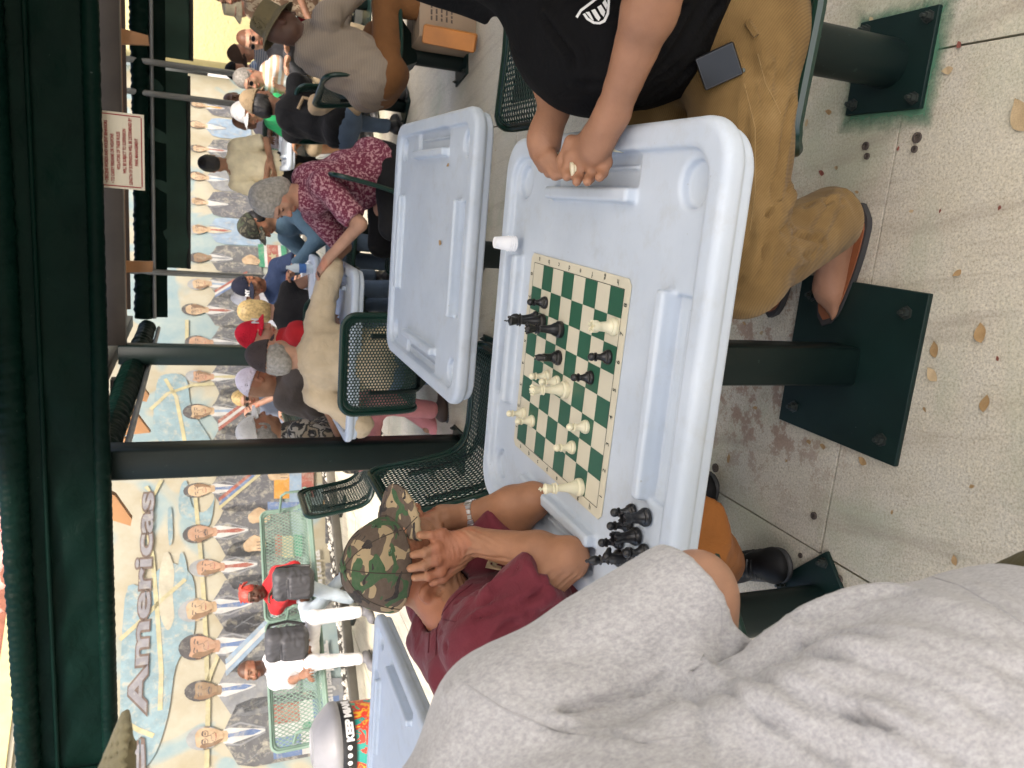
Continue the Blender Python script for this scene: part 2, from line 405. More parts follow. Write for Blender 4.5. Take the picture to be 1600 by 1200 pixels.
# ------------------------------------------------------------------ posts
def bolts(root, spots, z=0.012, r=.012, mat=STEEL):
    for p in spots:
        b = MB(); b.lathe([(r * 1.5, 0), (r * 1.5, .003), (r, .003), (r, .014), (r * .5, .014), (r * .5, .024), (0, .024)], (p[0], p[1], z), 6); b.build('bolt', mat, root)
def post(a, b, zt, w, label, plate=True, bt=None):
    r = empty('roof_post', ab(a, b), TH, label, 'post', 'dark green roof posts')
    m = MB(); m.box((0, 0, zt / 2 + .012), (w, w, zt), bev=.012); m.build('shaft', GREEN_D, r)
    if plate:
        m = MB(); m.box((0, 0, .006), (w + .09, w + .09, .012), bev=.003); m.build('base_plate', GREEN_P, r); q = w / 2 + .027
        bolts(r, [(q, q), (-q, q), (q, -q), (-q, -q)])
    return r
post(-1.49, 4.42, 2.45, .165, 'thick dark green square roof post nearest the chess table, behind the camo cap')
post(-1.50, 7.30, 2.12, .165, 'dark green roof post farther back, behind the red cap player')
post(3.2, 4.42, 2.45, .165, 'dark green roof post right of the far tables, outside the view'); 

# ------------------------------------------------------------------ canvas awnings
def canvas_mat():
    m, nt, bs = new_mat('green_canvas'); v = coords(nt)
    c = ramp(nt, noise(nt, v, 2.5, 6, .65), [(.3, (.0008, .007, .005)), (.6, (.0015, .011, .008)), (.8, (.004, .018, .013))])
    c = mixc(nt, ramp(nt, noise(nt, v, 38, 2, .5), [(.765, (0, 0, 0)), (.79, (.3, .3, .3))]), c, (.12, .15, .14))
    nt.links.new(c, bs.inputs['Base Color']); bs.inputs['Specular IOR Level'].default_value = .06; bs.inputs['Roughness'].default_value = .5
    b1 = bump(nt, noise(nt, v, 9, 5, .55, .6), .5, .02, bs); bump(nt, noise(nt, v, 400, 2, .5), .15, .001, bs, b1); return m
CANVAS = canvas_mat()
def extrude_profile(prof, dirv, side, L0, L1, step, fn, name, mat, parent, origin):
    """prof: (offset along side, z); swept along dirv from L0 to L1; fn(l, t) pushes points outwards"""
    ls = np.arange(L0, L1 + step, step); n = len(prof); V = []; 
    for l in ls:
        for t, (q, z) in enumerate(prof):
            d = fn(l, t / (n - 1)); V.append(Vector(origin) + dirv * l + side * (q + d[0]) + ZX * (z + d[1]))
    F = [(i * n + k, (i + 1) * n + k, (i + 1) * n + k + 1, i * n + k + 1) for i in range(len(ls) - 1) for k in range(n - 1)]
    return link(name, mesh_np([tuple(v) for v in V], F, name), mat, parent)
def circ(cx, cz, r, a0=0, a1=360, n=20): return [(cx + r * math.cos(R(a0 + (a1 - a0) * i / n)), cz + r * math.sin(R(a0 + (a1 - a0) * i / n))) for i in range(n + 1)]
def roll_noise(amp, pitch, tw, seed):
    ph = random.uniform(0, 6)
    def fn(l, t):
        a = t * 2 * PI; w = math.sin(2 * PI * l / pitch + a * tw + ph + 1.6 * math.sin(l * 2.1 + seed) + 1.1 * math.sin(l * 11.3) + .8 * math.sin(l * 23.7 + seed)) * (.65 + .35 * math.sin(l * 7.1 + seed)); w2 = math.sin(2 * PI * l / (pitch * .43) - a * 1.7 + 2 * math.sin(l * 5 + seed))
        k = amp * (.55 * w + .35 * w2 + .5 * math.sin(l * 1.3 + seed)); return (k * math.cos(a), k * math.sin(a))
    return fn
aw = empty('rolled_awning', (0, 0, 0), 0, 'huge dark green canvas awning hanging overhead nearest the camera, rolled at both edges', 'awning')
B0 = 4.28
def sheet_fn(l, t):
    w = .006 * math.sin(l * 3.1 + 4 * t) + .005 * math.sin(l * 9 + 7 * t + 2 * math.sin(l)) + .004 * math.sin(l * 17 - 11 * t) ; return (w * math.sin(PI * t), .0)
zs = [2.335 - .4 * i / 40 for i in range(41)]
extrude_profile([(0, z) for z in zs], AX, BX, -3.6, 5.2, .03, sheet_fn, 'canvas_sheet', CANVAS, aw, ab(0, B0))
extrude_profile(circ(-.02, 2.345, .062), AX, BX, -3.6, 5.2, .012, roll_noise(.006, .09, 1.0, 3), 'top_roll', CANVAS, aw, ab(0, B0))
extrude_profile(circ(-.012, 1.955, .040), AX, BX, -3.6, 5.2, .010, roll_noise(.0026, .075, 1.3, 5), 'bottom_roll', CANVAS, aw, ab(0, B0))
extrude_profile(circ(-.018, 2.21, .012, 0, 360, 8), AX, BX, -3.6, 5.2, .05, roll_noise(.001, .5, 0, 5), 'hem', CANVAS, aw, ab(0, B0))
for a_ in (1.55, -3.2):
    m = MB(); m.box(ab(a_, B0 - .035, 2.16), (.03, .015, .38), Matrix.Rotation(TH, 3, 'Z'), bev=.004); m.build('strap', CANVAS, aw)

def far_roll(origin, dirv, side, L0, L1, z, r, label, drop=None):
    t = empty('rolled_awning', (0, 0, 0), 0, label, 'awning', 'rolled awnings along the far roof edge')
    extrude_profile(circ(0, z, r), dirv, side, L0, L1, .02, roll_noise(.014, .16, 1.2, L0), 'canvas_roll', CANVAS, t, origin)
    if drop: extrude_profile([(r + .02, z + r - i * (drop / 10)) for i in range(11)], dirv, side, L0, L1, .05, lambda l, t: (.012 * math.sin(l * 14 + 3 * t), 0), 'canvas_valance', CANVAS, t, origin)
    m = MB(); m.tube([Vector(origin) + dirv * L0 + ZX * (z - r - .03), Vector(origin) + dirv * L1 + ZX * (z - r - .03)], .02); m.build('rod', GALV, t)
far_roll(ab(0, 9.5), AX, BX, -1.55, 8.0, 2.07, .085, 'long rolled dark green awning under the far roof edge above the mural', drop=.33)
far_roll(ab(-1.62, 0), BX, AX, 4.6, 9.3, 2.02, .085, 'short rolled dark green awning running back along the open side by the post')

CURT = M('green_mesh_curtain', (.010, .042, .030), rough=.7, var=.2, scale=3, bscale=200)
def curtain(l0, l1, zt, zb, label, b=9.62):
    t = empty('hanging_curtain', (0, 0, 0), 0, label, 'curtain', 'green curtains hanging under the far roof')
    extrude_profile([(0, zt - (zt - zb) * i / 12) for i in range(13)], AX, BX, l0, l1, .04, lambda l, t: (.014 * math.sin(l * 11) + .01 * t * math.sin(l * 4 + 1), .01 * math.sin(l * 3) * t), 'cloth', CURT, t, ab(0, b))
    m = MB(); m.tube([ab(l0, b, zb - .005), ab(l1, b, zb - .005)], .022); m.build('bottom_bar', M('curtain_bar', (.012, .016, .015)), t)
def a_at(x, y, b):   # grid coordinate a where the sight line through a photo point meets the plane b
    r = ray(x, y); t = b / r.dot(BX); p = Vector((0, 0, CAMH)) + r * t; return p.dot(AX), p.z
a0, _ = a_at(290, 94, 9.62); a1, zb = a_at(298, 0, 9.62)
curtain(a0, 6.2, 2.1, a_at(298, 60, 9.62)[1], 'dark green curtain hanging in front of the yellow wall')
curtain(a_at(295, 420, 9.62)[0], a_at(290, 118, 9.62)[0], 2.1, a_at(294, 300, 9.62)[1], 'dark green curtain hanging in front of the middle of the mural')
for (xx, yy, lab) in ((330, 158, 'thin grey pole in front of the mural, left of the tan cap man'), (300, 428, 'thin grey pole beside the navy cap man'), (330, 110, 'thin grey pole against the yellow wall')):
    a_, _ = a_at(xx, yy, 9.45); r = empty('thin_pole', ab(a_, 9.45), TH, lab, 'pole', 'thin grey poles of the far roof')
    m = MB(); m.tube([(0, 0, 0), (0, 0, 2.2)], .032, 14); m.build('shaft', GALV, r); m = MB(); m.box((0, 0, .006), (.13, .13, .012)); m.build('foot', GALV, r)

# ------------------------------------------------------------------ timber and roof
def beam(name, p, q, w, h, mat, label, cat='beam', group=None):
    p, q = Vector(p), Vector(q); d = q - p; L = d.length; M3 = Matrix.Rotation(math.atan2(d.y, d.x), 3, 'Z')
    m = MB(); m.box((0, 0, 0), (L, w, h), M3, bev=.006); o = m.build(name, mat, None, (p + q) / 2); return tag(o, label, cat, group)
beam('roof_beam', ab(-1.42, 7.30, 2.22), ab(8, 7.30, 2.22), .14, .30, WOOD_D, 'long dark roof beam resting on the farther green post')
beam('tan_beam', ab(-1.3, 8.02, 2.185), ab(8, 8.02, 2.185), .10, .13, WOOD_T, 'long tan timber beam behind the dark roof beam')
beam('thin_beam', ab(-1.3, 8.5, 2.16), ab(8, 8.5, 2.16), .06, .08, M('brown_trim', (.05, .03, .02)), 'thin dark brown trim board behind the tan beam')
beam('roof_beam', ab(-1.60, 5.0, 2.25), ab(-1.60, 9.6, 2.25), .12, .14, WOOD_D, 'dark beam running back over the open side by the posts')
def tail(px, Y, th, label, mat=WOOD_T):
    P = [aty(x, y, Y) for x, y in px]; m = MB(); m.prism(P, BX * th); o = m.build('rafter_tail', mat); return tag(o, label, 'rafter', 'cut ends of the roof rafters')
tail([(186, 43), (231, 55), (233, 70), (186, 68)], 7.6, .06, 'tan rafter end above the seated man in the bucket hat')
tail([(196, 408), (239, 409), (238, 425), (196, 426)], 8.2, .06, 'tan rafter end left of the red lettered sign')
tail([(190, 562), (200, 575), (233, 618), (229, 628), (180, 618)], 7.5, .07, 'tan rafter end with slanted cut just above the dark beam end')
tail([(176, 637), (205, 636), (235, 676), (176, 682)], 6.6, .07, 'tan rafter end with slanted cut just below the dark beam end')
tail([(176, 684), (204, 686), (196, 703), (176, 703)], 6.4, .06, 'short tan block against the near post top')
tail([(170, 770), (180, 775), (206, 812), (204, 822), (172, 812)], 5.6, .06, 'tan rafter end peeking under the near awning')
tail([(172, 594), (206, 594), (207, 634), (172, 638)], 6.9, .12, 'dark sawn beam end beside the tan rafter ends', WOOD_D)
ROOF = M('roof_boards', (.10, .075, .05), rough=.8)
def added_sail_mat():
    m, nt, bs = new_mat('added_sail_cloth'); v = coords(nt); bs.inputs['Base Color'].default_value = (.55, .52, .46, 1); bs.inputs['Roughness'].default_value = .9
    t = node(nt, 'ShaderNodeBsdfTranslucent'); t.inputs[0].default_value = (.62, .60, .54, 1); mx = node(nt, 'ShaderNodeMixShader'); mx.inputs[0].default_value = .55
    nt.links.new(bs.outputs[0], mx.inputs[1]); nt.links.new(t.outputs[0], mx.inputs[2]); nt.links.new(mx.outputs[0], nt.nodes['Material Output'].inputs['Surface']); return m
def sail(a0, a1, b0, b1, label, z=3.3):  # canopy out of view, added so soft light falls on the foreground
    n = 14; V = []
    for i in range(n + 1):
        for j in range(n + 1): s_, t_ = i / n, j / n; V.append(tuple(ab(a0 + (a1 - a0) * s_, b0 + (b1 - b0) * t_, z - .30 * math.sin(PI * s_) * math.sin(PI * t_))))
    F = [(i * (n + 1) + j, (i + 1) * (n + 1) + j, (i + 1) * (n + 1) + j + 1, i * (n + 1) + j + 1) for i in range(n) for j in range(n)]
    return tag(link('added_sail', mesh_np(V, F, 'sail'), added_sail_mat()), label, 'added canopy')
def roof(a0, a1, b0, b1, label, z=2.95):
    m = MB(); m.box(ab((a0 + a1) / 2, (b0 + b1) / 2, z), (a1 - a0, b1 - b0, .08), Matrix.Rotation(TH, 3, 'Z')); return tag(m.build('roof', ROOF), label, 'roof', 'flat roofs over the domino court')
sail(-3.2, 6.5, -1.9, 2.6, 'added unseen cloth canopy passing soft light down onto the chess table')
roof(-1.35, 8.5, 2.605, 5.0, 'flat roof over the middle tables', 2.955)
roof(-1.7, 9, 6.7, 9.8, 'flat roof over the far tables')
# ------------------------------------------------------------------ mural wall, yellow wall
WA = R(36); WX = Vector((math.cos(WA), math.sin(WA), 0)); WN = Vector((math.sin(WA), -math.cos(WA), 0)); WO = Vector((-2.40, 9.25, 0))
def wp(s, z, off=0.0): return WO + WX * s + ZX * z + WN * off
def mur(x, y, off=0.0):
    """where the sight line through a photo point meets the wall: (s, z)"""
    r = ray(x, y); o = Vector((0, 0, CAMH)); t = ((WO + WN * off) - o).dot(WN) / r.dot(WN); p = o + r * t - WO; return p.dot(WX), p.z
def paint(name, col, wear=.5, col2=None, sc=7.0):
    if name in MATS: return MATS[name]
    m, nt, bs = new_mat(name); geo = node(nt, 'ShaderNodeNewGeometry'); mp = node(nt, 'ShaderNodeMapping'); nt.links.new(geo.outputs['Position'], mp.inputs[0]); v = mp.outputs[0]
    c = ramp(nt, noise(nt, v, sc, 5, .65), [(.3, tuple(x * .62 for x in col)), (.7, tuple(min(x * .95, 1) for x in (col2 or col)))])
    k = ramp(nt, noise(nt, v, 11, 7, .72, .4), [(.50, (0, 0, 0)), (.66, (wear, wear, wear))]); c = mixc(nt, k, c, (.37, .35, .28))
    k = ramp(nt, noise(nt, v, 45, 4, .7), [(.66, (0, 0, 0)), (.70, (wear, wear, wear))]); c = mixc(nt, k, c, (.45, .44, .39))
    nt.links.new(c, bs.inputs['Base Color']); bs.inputs['Roughness'].default_value = .85; bump(nt, noise(nt, v, 40, 5, .6), .3, .004, bs); return m
def mural_base():
    m, nt, bs = new_mat('mural_background'); geo = node(nt, 'ShaderNodeNewGeometry'); mp = node(nt, 'ShaderNodeMapping'); nt.links.new(geo.outputs['Position'], mp.inputs[0]); v = mp.outputs[0]
    cream = ramp(nt, noise(nt, v, 2.2, 5, .6), [(.3, (.30, .265, .18)), (.6, (.36, .34, .265)), (.8, (.40, .37, .26))])
    f = noise(nt, v, .75, 3, .5, .7); blue = ramp(nt, noise(nt, v, 4, 5, .6), [(.3, (.19, .27, .29)), (.7, (.28, .33, .31))])
    c = mixc(nt, ramp(nt, f, [(.48, (0, 0, 0)), (.515, (1, 1, 1))]), cream, blue)
    k = ramp(nt, noise(nt, v, 9, 7, .72, .4), [(.58, (0, 0, 0)), (.72, (.35, .35, .35))]); c = mixc(nt, k, c, (.42, .41, .36))
    nt.links.new(c, bs.inputs['Base Color']); bs.inputs['Roughness'].default_value = .85; bump(nt, noise(nt, v, 30, 5, .6), .3, .005, bs); return m
S1 = mur(400, 128)[0]
mw = empty('mural_wall', (0, 0, 0), 0, 'long painted mural wall with a row of suited figures and large lettering', 'wall')
m = MB(); m.box(wp((S1 - 6) / 2, 1.55, -.13), (S1 + 6, .24, 3.1), Matrix.Rotation(WA, 3, 'Z')); m.build('masonry', mural_base(), mw)
m = MB(); m.box(wp((S1 - 6) / 2, 3.13, -.13), (S1 + 6, .32, .06), Matrix.Rotation(WA, 3, 'Z')); m.build('coping', M('cream_coping', (.5, .46, .35)), mw)
PT = {'suit': paint('mural_suit', (.135, .137, .142), .75), 'suit2': paint('mural_suit_blueblack', (.13, .132, .145), .7), 'skin': paint('mural_skin', (.44, .30, .17), .2, (.50, .38, .25)), 'skin2': paint('mural_skin_dark', (.26, .18, .11), .2),
      'hair': paint('mural_hair', (.09, .085, .085), .3), 'greyhair': paint('mural_grey_hair', (.32, .33, .33), .2), 'white': paint('mural_white', (.52, .52, .50), .2), 'line': paint('mural_outline', (.16, .12, .10), .1),
      'red': paint('mural_red', (.32, .11, .085), .6), 'blue': paint('mural_blue', (.13, .19, .33), .6), 'lblue': paint('mural_light_blue', (.26, .35, .45), .5), 'yellow': paint('mural_yellow', (.46, .42, .25), .6), 'orange': paint('mural_orange', (.55, .28, .06), .3),
      'green': paint('mural_green', (.06, .26, .15), .4), 'cream': paint('mural_cream', (.46, .43, .33), .2), 'teal': paint('mural_teal', (.24, .34, .37), .8), 'grey': paint('mural_grey', (.24, .25, .26), .3), 'letter': paint('mural_letter', (.25, .245, .26), .4), 'shade': paint('mural_skin_shade', (.22, .14, .085), .15), 'skin3': paint('mural_skin_ruddy', (.42, .26, .17), .2)}
def flat(name, pts, mat, lay, parent=mw, wall=True):
    """painted shape: pts are (s, z) on the wall"""
    m = MB(); m.poly([wp(s, z, .0012 * lay) for s, z in pts]); o = m.build(name, PT[mat], parent)
    return o
def smooth_pts(pts, n=4):
    out = []; N = len(pts)
    for i in range(N):
        p0, p1, p2, p3 = [pts[(i + k - 1) % N] for k in range(4)]
        for j in range(n):
            t = j / n; out.append(tuple(.5 * ((2 * p1[c]) + (-p0[c] + p2[c]) * t + (2 * p0[c] - 5 * p1[c] + 4 * p2[c] - p3[c]) * t * t + (-p0[c] + 3 * p1[c] - 3 * p2[c] + p3[c]) * t ** 3) for c in (0, 1)))
    return out
def blob(name, pxs, mat, lay, sm=True):
    p = [mur(*q) for q in pxs]; return flat(name, smooth_pts(p) if sm else p, mat, lay)
def stroke(name, pts, w, mat, lay):
    m = MB(); V = []
    for i, p in enumerate(pts):
        a = pts[max(i - 1, 0)]; b = pts[min(i + 1, len(pts) - 1)]; d = Vector((b[0] - a[0], b[1] - a[1])).normalized(); n = Vector((-d.y, d.x)) * w / 2
        V += [wp(p[0] + n.x, p[1] + n.y, .0012 * lay), wp(p[0] - n.x, p[1] - n.y, .0012 * lay)]
    m.add(V, [(2 * i, 2 * i + 1, 2 * i + 3, 2 * i + 2) for i in range(len(pts) - 1)]); return m.build(name, PT[mat], mw)
# land and water shapes, yellow map lines
blob('painted_water', [(195, 935), (225, 915), (262, 880), (300, 900), (305, 960), (300, 1000), (275, 1040), (262, 1120), (235, 1190), (190, 1200)], 'teal', 1)
blob('painted_water', [(283, 862), (290, 875), (293, 905), (281, 915), (278, 890)], 'teal', 2)
blob('painted_land', [(252, 880), (262, 862), (272, 890), (270, 930), (272, 965), (262, 985), (250, 960), (248, 915)], 'cream', 2)
blob('painted_water', [(282, 762), (292, 752), (300, 790), (318, 800), (334, 780), (338, 740), (328, 820), (296, 812), (280, 800)], 'teal', 1)
blob('painted_water', [(262, 800), (268, 795), (270, 840), (264, 850)], 'teal', 2)
blob('painted_water', [(245, 600), (258, 585), (290, 590), (300, 640), (330, 690), (320, 708), (290, 690), (262, 700), (240, 670)], 'teal', 1)
for ln in ([(222, 780), (238, 870), (246, 960), (252, 1050), (250, 1110)], [(305, 775), (312, 850), (318, 930), (322, 1010), (325, 1100), (323, 1200)], [(187, 1000), (215, 975), (250, 940), (290, 905)], [(190, 1125), (215, 1140), (240, 1150)],
           [(235, 640), (262, 615), (300, 602), (335, 600)], [(258, 592), (275, 620), (285, 670), (290, 698)], [(228, 760), (240, 775), (252, 750)], [(292, 500), (292, 540)], [(350, 1000), (330, 1050), (318, 1085)]):
    P = [mur(*q) for q in ln]; stroke('painted_line', P, .045, 'yellow', 3)

def figure(yc, xc, hl, suit='suit', tie='red', hair='hair', skin='skin', sash=None, w=1.0, dz=0.0, glasses=False, moust=False, shirt='white'):
    """a generic painted man in a suit; (xc, yc) head centre and half length in photo pixels"""
    s, z = mur(xc, yc); s2, z2 = mur(xc - hl, yc); h = (z2 - z); L = h; z += dz; rr = random.Random(int(yc)); fw_ = rr.uniform(.86, 1.06); tl_ = rr.uniform(-.13, .13); tn = rr.uniform(-.16, .16); hr = rr.choice((0, 1, 2)); skin = rr.choice((skin, skin, 'skin3'))
    def T(a, b): q = max(0, min(1, (b + 1.3) / .5)); a2 = a * fw_; return (s + (a2 + (b + 1) * tl_) * L, z + (b - a2 * tl_ * .6) * L) if q > 0 else (s + (a + tn * .0) * L, z + b * L)
    E = lambda cs, cz, rs, rz, n=18, a0=0, a1=360: [T(cs + rs * math.cos(R(a0 + (a1 - a0) * i / n)), cz + rz * math.sin(R(a0 + (a1 - a0) * i / n))) for i in range(n if a1 - a0 == 360 else n + 1)]
    G = lambda pts: [T(a + (tn if -1.3 < b < .25 and abs(a) < .45 and b > -.6 else 0), b) for a, b in pts]; W = 1.75 * w * rr.uniform(.92, 1.1); o = {}
    root_lay = 4
    body = flat('painted_suit', G([(-.42, -1.0), (-1.0, -1.35), (-W, -1.7), (-W - .25, -2.6), (-W - .2, -6.2), (W + .2, -6.2), (W + .25, -2.6), (W, -1.7), (1.0, -1.35), (.42, -1.0)]), suit, root_lay)
    flat('painted_shirt', G([(-.42, -.95), (.42, -.95), (.50, -1.25), (.08, -3.3), (-.1, -3.3), (-.55, -1.25)]), shirt, 5)
    for sg in (-1, 1): stroke('painted_lapel', G([(sg * .5, -1.1), (sg * .62, -1.9), (sg * .1, -3.3)]), .035 * L * 3, 'grey', 6)
    flat('painted_tie', G([(-.14, -1.2), (.14, -1.2), (.10, -1.45), (.17, -2.6), (0, -3.1), (-.17, -2.6), (-.10, -1.45)]), tie, 7)
    flat('painted_neck', G([(-.36, -.6), (.36, -.6), (.34, -1.12), (0, -1.3), (-.34, -1.12)]), skin, 6)
    flat('painted_hair', E(0, .16, .74, .92), hair, 7); flat('painted_head', smooth_pts(G([(-.60, .25), (-.58, -.25), (-.42, -.68), (-.16, -.93), (.16, -.93), (.42, -.68), (.58, -.25), (.60, .25), (.36, .66), (0, .74), (-.36, .66)]), 2), skin, 8); sd_ = 1 if tn < 0 else -1; flat('painted_face_shade', smooth_pts(G([(sd_ * .60, .25), (sd_ * .58, -.25), (sd_ * .42, -.68), (sd_ * .12, -.93), (sd_ * .20, -.62), (sd_ * .36, -.30), (sd_ * .34, .02), (sd_ * .46, .30)]), 2), 'shade', 8.4)
    if hr: flat('painted_fringe', smooth_pts(G([(-.62, .30), (-.50, .50), (-.2, .56 if hr == 1 else .40), (.25, .60 if hr == 1 else .46), (.55, .42), (.62, .28), (.58, .66), (.25, .92), (-.25, .92), (-.58, .66)]), 2), hair, 8.7)
    for sg in (-1, 1):
        flat('painted_ear', E(sg * .64, -.02, .09, .18, 8), skin, 7); flat('painted_eye', E(sg * .24, .06, .105, .045, 8), 'line', 9); stroke('painted_brow', G([(sg * .10, .20), (sg * .26, .25), (sg * .40, .19)]), .05 * L, 'hair', 9)
        if glasses: P = E(sg * .25, .05, .19, .15, 12); stroke('painted_glasses', P + P[:1], .03 * L, 'line', 10)
        stroke('painted_crease', G([(sg * .17, -.28), (sg * .30, -.50)]), .025 * L, 'line', 9)
    stroke('painted_nose', G([(.04, .05), (.13, -.26), (0, -.31), (-.10, -.27)]), .035 * L, 'line', 9)
    stroke('painted_mouth', G([(-.23, -.52), (0, -.55), (.23, -.51)]), .05 * L, 'red' if not moust else 'line', 9)
    if moust: stroke('painted_moustache', G([(-.24, -.43), (0, -.37), (.24, -.43)]), .08 * L, 'hair', 9)
    for k in range(2): stroke('painted_fold', G([(random.uniform(-1.6, -1.2), -2.2 - k), (random.uniform(-1.3, -.8), -3.4 - k)]), .03 * L, 'grey', 6); stroke('painted_fold', G([(random.uniform(1.1, 1.6), -2.4 - k), (random.uniform(.8, 1.3), -3.6 - k)]), .03 * L, 'grey', 6)
    if sash:
        n = len(sash); sg = 1
        for i, c in enumerate(sash): q = .30 * (i - n / 2) * 1.1; flat('painted_sash', G([(-1.35 + q, -1.5), (-1.35 + q + .33, -1.45), (1.5 + q + .33, -4.6), (1.5 + q, -4.6)]), c, 8)
figure(1155, 322, 29, tie='blue', hair='greyhair', glasses=True, w=1.0)
figure(1082, 316, 26, suit='grey', tie='blue', skin='skin2', moust=True, w=.95)
figure(1013, 310, 29, tie='blue', sash=['lblue', 'white', 'lblue'], w=.95)
figure(951, 307, 27, tie='blue', hair='greyhair', w=.9, suit='suit2')
figure(888, 322, 25, tie='red', hair='greyhair', w=.95)
figure(833, 311, 24, tie='red', moust=True, w=.95)
figure(765, 310, 22, tie='blue', sash=['yellow', 'blue', 'red'], w=1.05, suit='suit2')
figure(700, 308, 21, tie='red', w=1.0)
figure(643, 309, 22, tie='lblue', sash=['red', 'white', 'red'], w=1.1)
figure(589, 311, 20, suit='suit2', tie='yellow', hair='greyhair', w=1.1)
figure(536, 310, 20, tie='grey', hair='hair', w=1.0)
figure(484, 304, 19, tie='red', glasses=True, w=1.05)
figure(443, 311, 17, tie='lblue', hair='greyhair', sash=['blue', 'white', 'red'], w=.95)
figure(402, 312, 16, tie='grey', skin='skin2', w=1.0); figure(358, 310, 16, suit='lblue', tie='red', hair='greyhair', w=1.1, shirt='cream')
figure(316, 308, 15, tie='white', hair='greyhair', w=1.0, suit='suit2'); figure(277, 309, 15, suit='grey', tie='lblue', w=1.0)
figure(232, 310, 14, suit='suit', tie='red', w=1.0); figure(196, 308, 14, suit='lblue', tie='white', w=.9); figure(165, 309, 13, suit='suit2', tie='orange', w=.9)
# flags and names along the foot of the wall
def pxbox(name, x0, x1, y0, y1, mat, lay): return flat(name, [mur(x0, y0), mur(x1, y0), mur(x1, y1), mur(x0, y1)], mat, lay)
def sz_box(name, s0, s1, z0, z1, mat, lay): return flat(name, [(s0, z0), (s1, z0), (s1, z1), (s0, z1)], mat, lay)
s0, zt = mur(435, 1100); s1 = mur(435, 1015)[0]
sL = mur(440, 1185)[0]; sR = mur(440, 1100)[0]; zT = .80; zB = .10; sm_ = (sL + sR) / 2 ; zm = (zT + zB) / 2
# quartered red and blue flag with a white cross
sz_box('painted_flag', sL, sR, zB, zT, 'white', 12)
dz = (zT - zB); dw = (sR - sL)
sz_box('painted_flag', sL, sm_ - dw * .12, zm + dz * .10, zT, 'blue', 13); sz_box('painted_flag', sm_ + dw * .12, sR, zm + dz * .10, zT, 'red', 13)
sz_box('painted_flag', sL, sm_ - dw * .12, zB, zm - dz * .10, 'red', 13); sz_box('painted_flag', sm_ + dw * .12, sR, zB, zm - dz * .10, 'blue', 13)
flat('painted_emblem', [(sm_ + .05 * math.cos(R(a)), zm + .05 * math.sin(R(a))) for a in range(0, 360, 30)], 'green', 14)
# green, white, red flag with a yellow star
a0, z0 = mur(405, 418); a1, z1 = mur(447, 385)
for k, (c, q0, q1) in enumerate((('green', 0, .2), ('white', .2, .3), ('red', .3, .7), ('white', .7, .8), ('green', .8, 1))): sz_box('painted_flag', a0, a1, z0 + (z1 - z0) * q1, z0 + (z1 - z0) * q0, c, 12)
cs, cz = (a0 + a1) / 2, (z0 + z1) / 2; flat('painted_star', [(cs + (.075 if i % 2 == 0 else .03) * math.sin(R(36 * i)), cz + (.075 if i % 2 == 0 else .03) * math.cos(R(36 * i))) for i in range(10)], 'yellow', 13)
for (x0, x1, y0, y1, c) in ((428, 452, 740, 780, 'orange'), (452, 471, 738, 785, 'lblue'), (471, 490, 735, 778, 'red'), (418, 470, 785, 800, 'blue'), (440, 460, 838, 872, 'yellow'), (430, 441, 836, 870, 'red'), (458, 472, 836, 870, 'green'),
                            (400, 425, 232, 262, 'white'), (425, 432, 232, 262, 'green'), (505, 520, 780, 800, 'orange'), (400, 420, 150, 190, 'blue')):
    pxbox('painted_flag', x0, x1, y0, y1, c, 12)
for (x0, x1, y0, y1) in ((508, 530, 780, 850), (508, 533, 880, 960), (508, 540, 1060, 1110), (500, 545, 1110, 1185)): pxbox('painted_panel', x0, x1, y0, y1, 'suit' if y0 != 1060 else 'grey', 12)
for yy, xx in ((742, 435), (808, 405), (408, 392), (852, 398)):      # painted hands
    s, z = mur(xx, yy); P = [(s + (.10 * math.cos(R(a)) * (1 + .25 * math.cos(R(3 * a)))), z + .13 * math.sin(R(a))) for a in range(0, 360, 24)]; flat('painted_hand', P, 'skin', 13)
    for k in range(3): stroke('painted_finger_line', [(s - .05 + .04 * k, z - .02), (s - .055 + .045 * k, z - .11)], .010, 'line', 14)
# lettering: pale letters with a dark outline
def mural_text(body, x, y, size, off, lay, mat, sx=1.0, sp=1.0, bold=0.0):
    s, z = mur(x, y); return txt(body, size, PT[mat], frame(wp(s, z, .0012 * lay), WX, ZX), 'lettering', mw, bold, .0001, sx=sx, spacing=sp)
pA = mur(228, 1111); pE = mur(238, 772); wid = pE[0] - pA[0]; hgt = mur(199, 1100)[1] - mur(228, 1100)[1]
def fit_text(body, pA, width, size, layers):
    cu = bpy.data.curves.new('m', 'FONT'); cu.body = body; cu.size = size; t = bpy.data.objects.new('m', cu); COL.objects.link(t); bpy.context.view_layer.update(); w0 = t.dimensions.x; bpy.data.objects.remove(t)
    for (off, lay, mat) in layers: txt(body, size, PT[mat], frame(wp(pA[0], pA[1], .0012 * lay), WX, ZX), 'lettering', mw, off, .0001, sx=width / w0)
fit_text('Americas', pA, wid, hgt * 1.40, [(.030 * hgt * 3, 9, 'line'), (.030 * hgt, 10.5, 'letter')])
pe = mur(226, 1195); fit_text('the', (pe[0] - 1.38, pA[1]), 1.55, hgt * 1.40, [(.030 * hgt * 3, 9, 'line'), (.030 * hgt, 10.5, 'letter')])
for body, x, y, w in (('Argentina', 533, 1000 - 40, .8), ('Jamaica', 541, 1074, .5), ('Dominican Republic', 546, 1172, 1.15)):
    s, z = mur(x, y); fit_text(body, (s, .17), w, .17, [(.004, 15, 'white')])
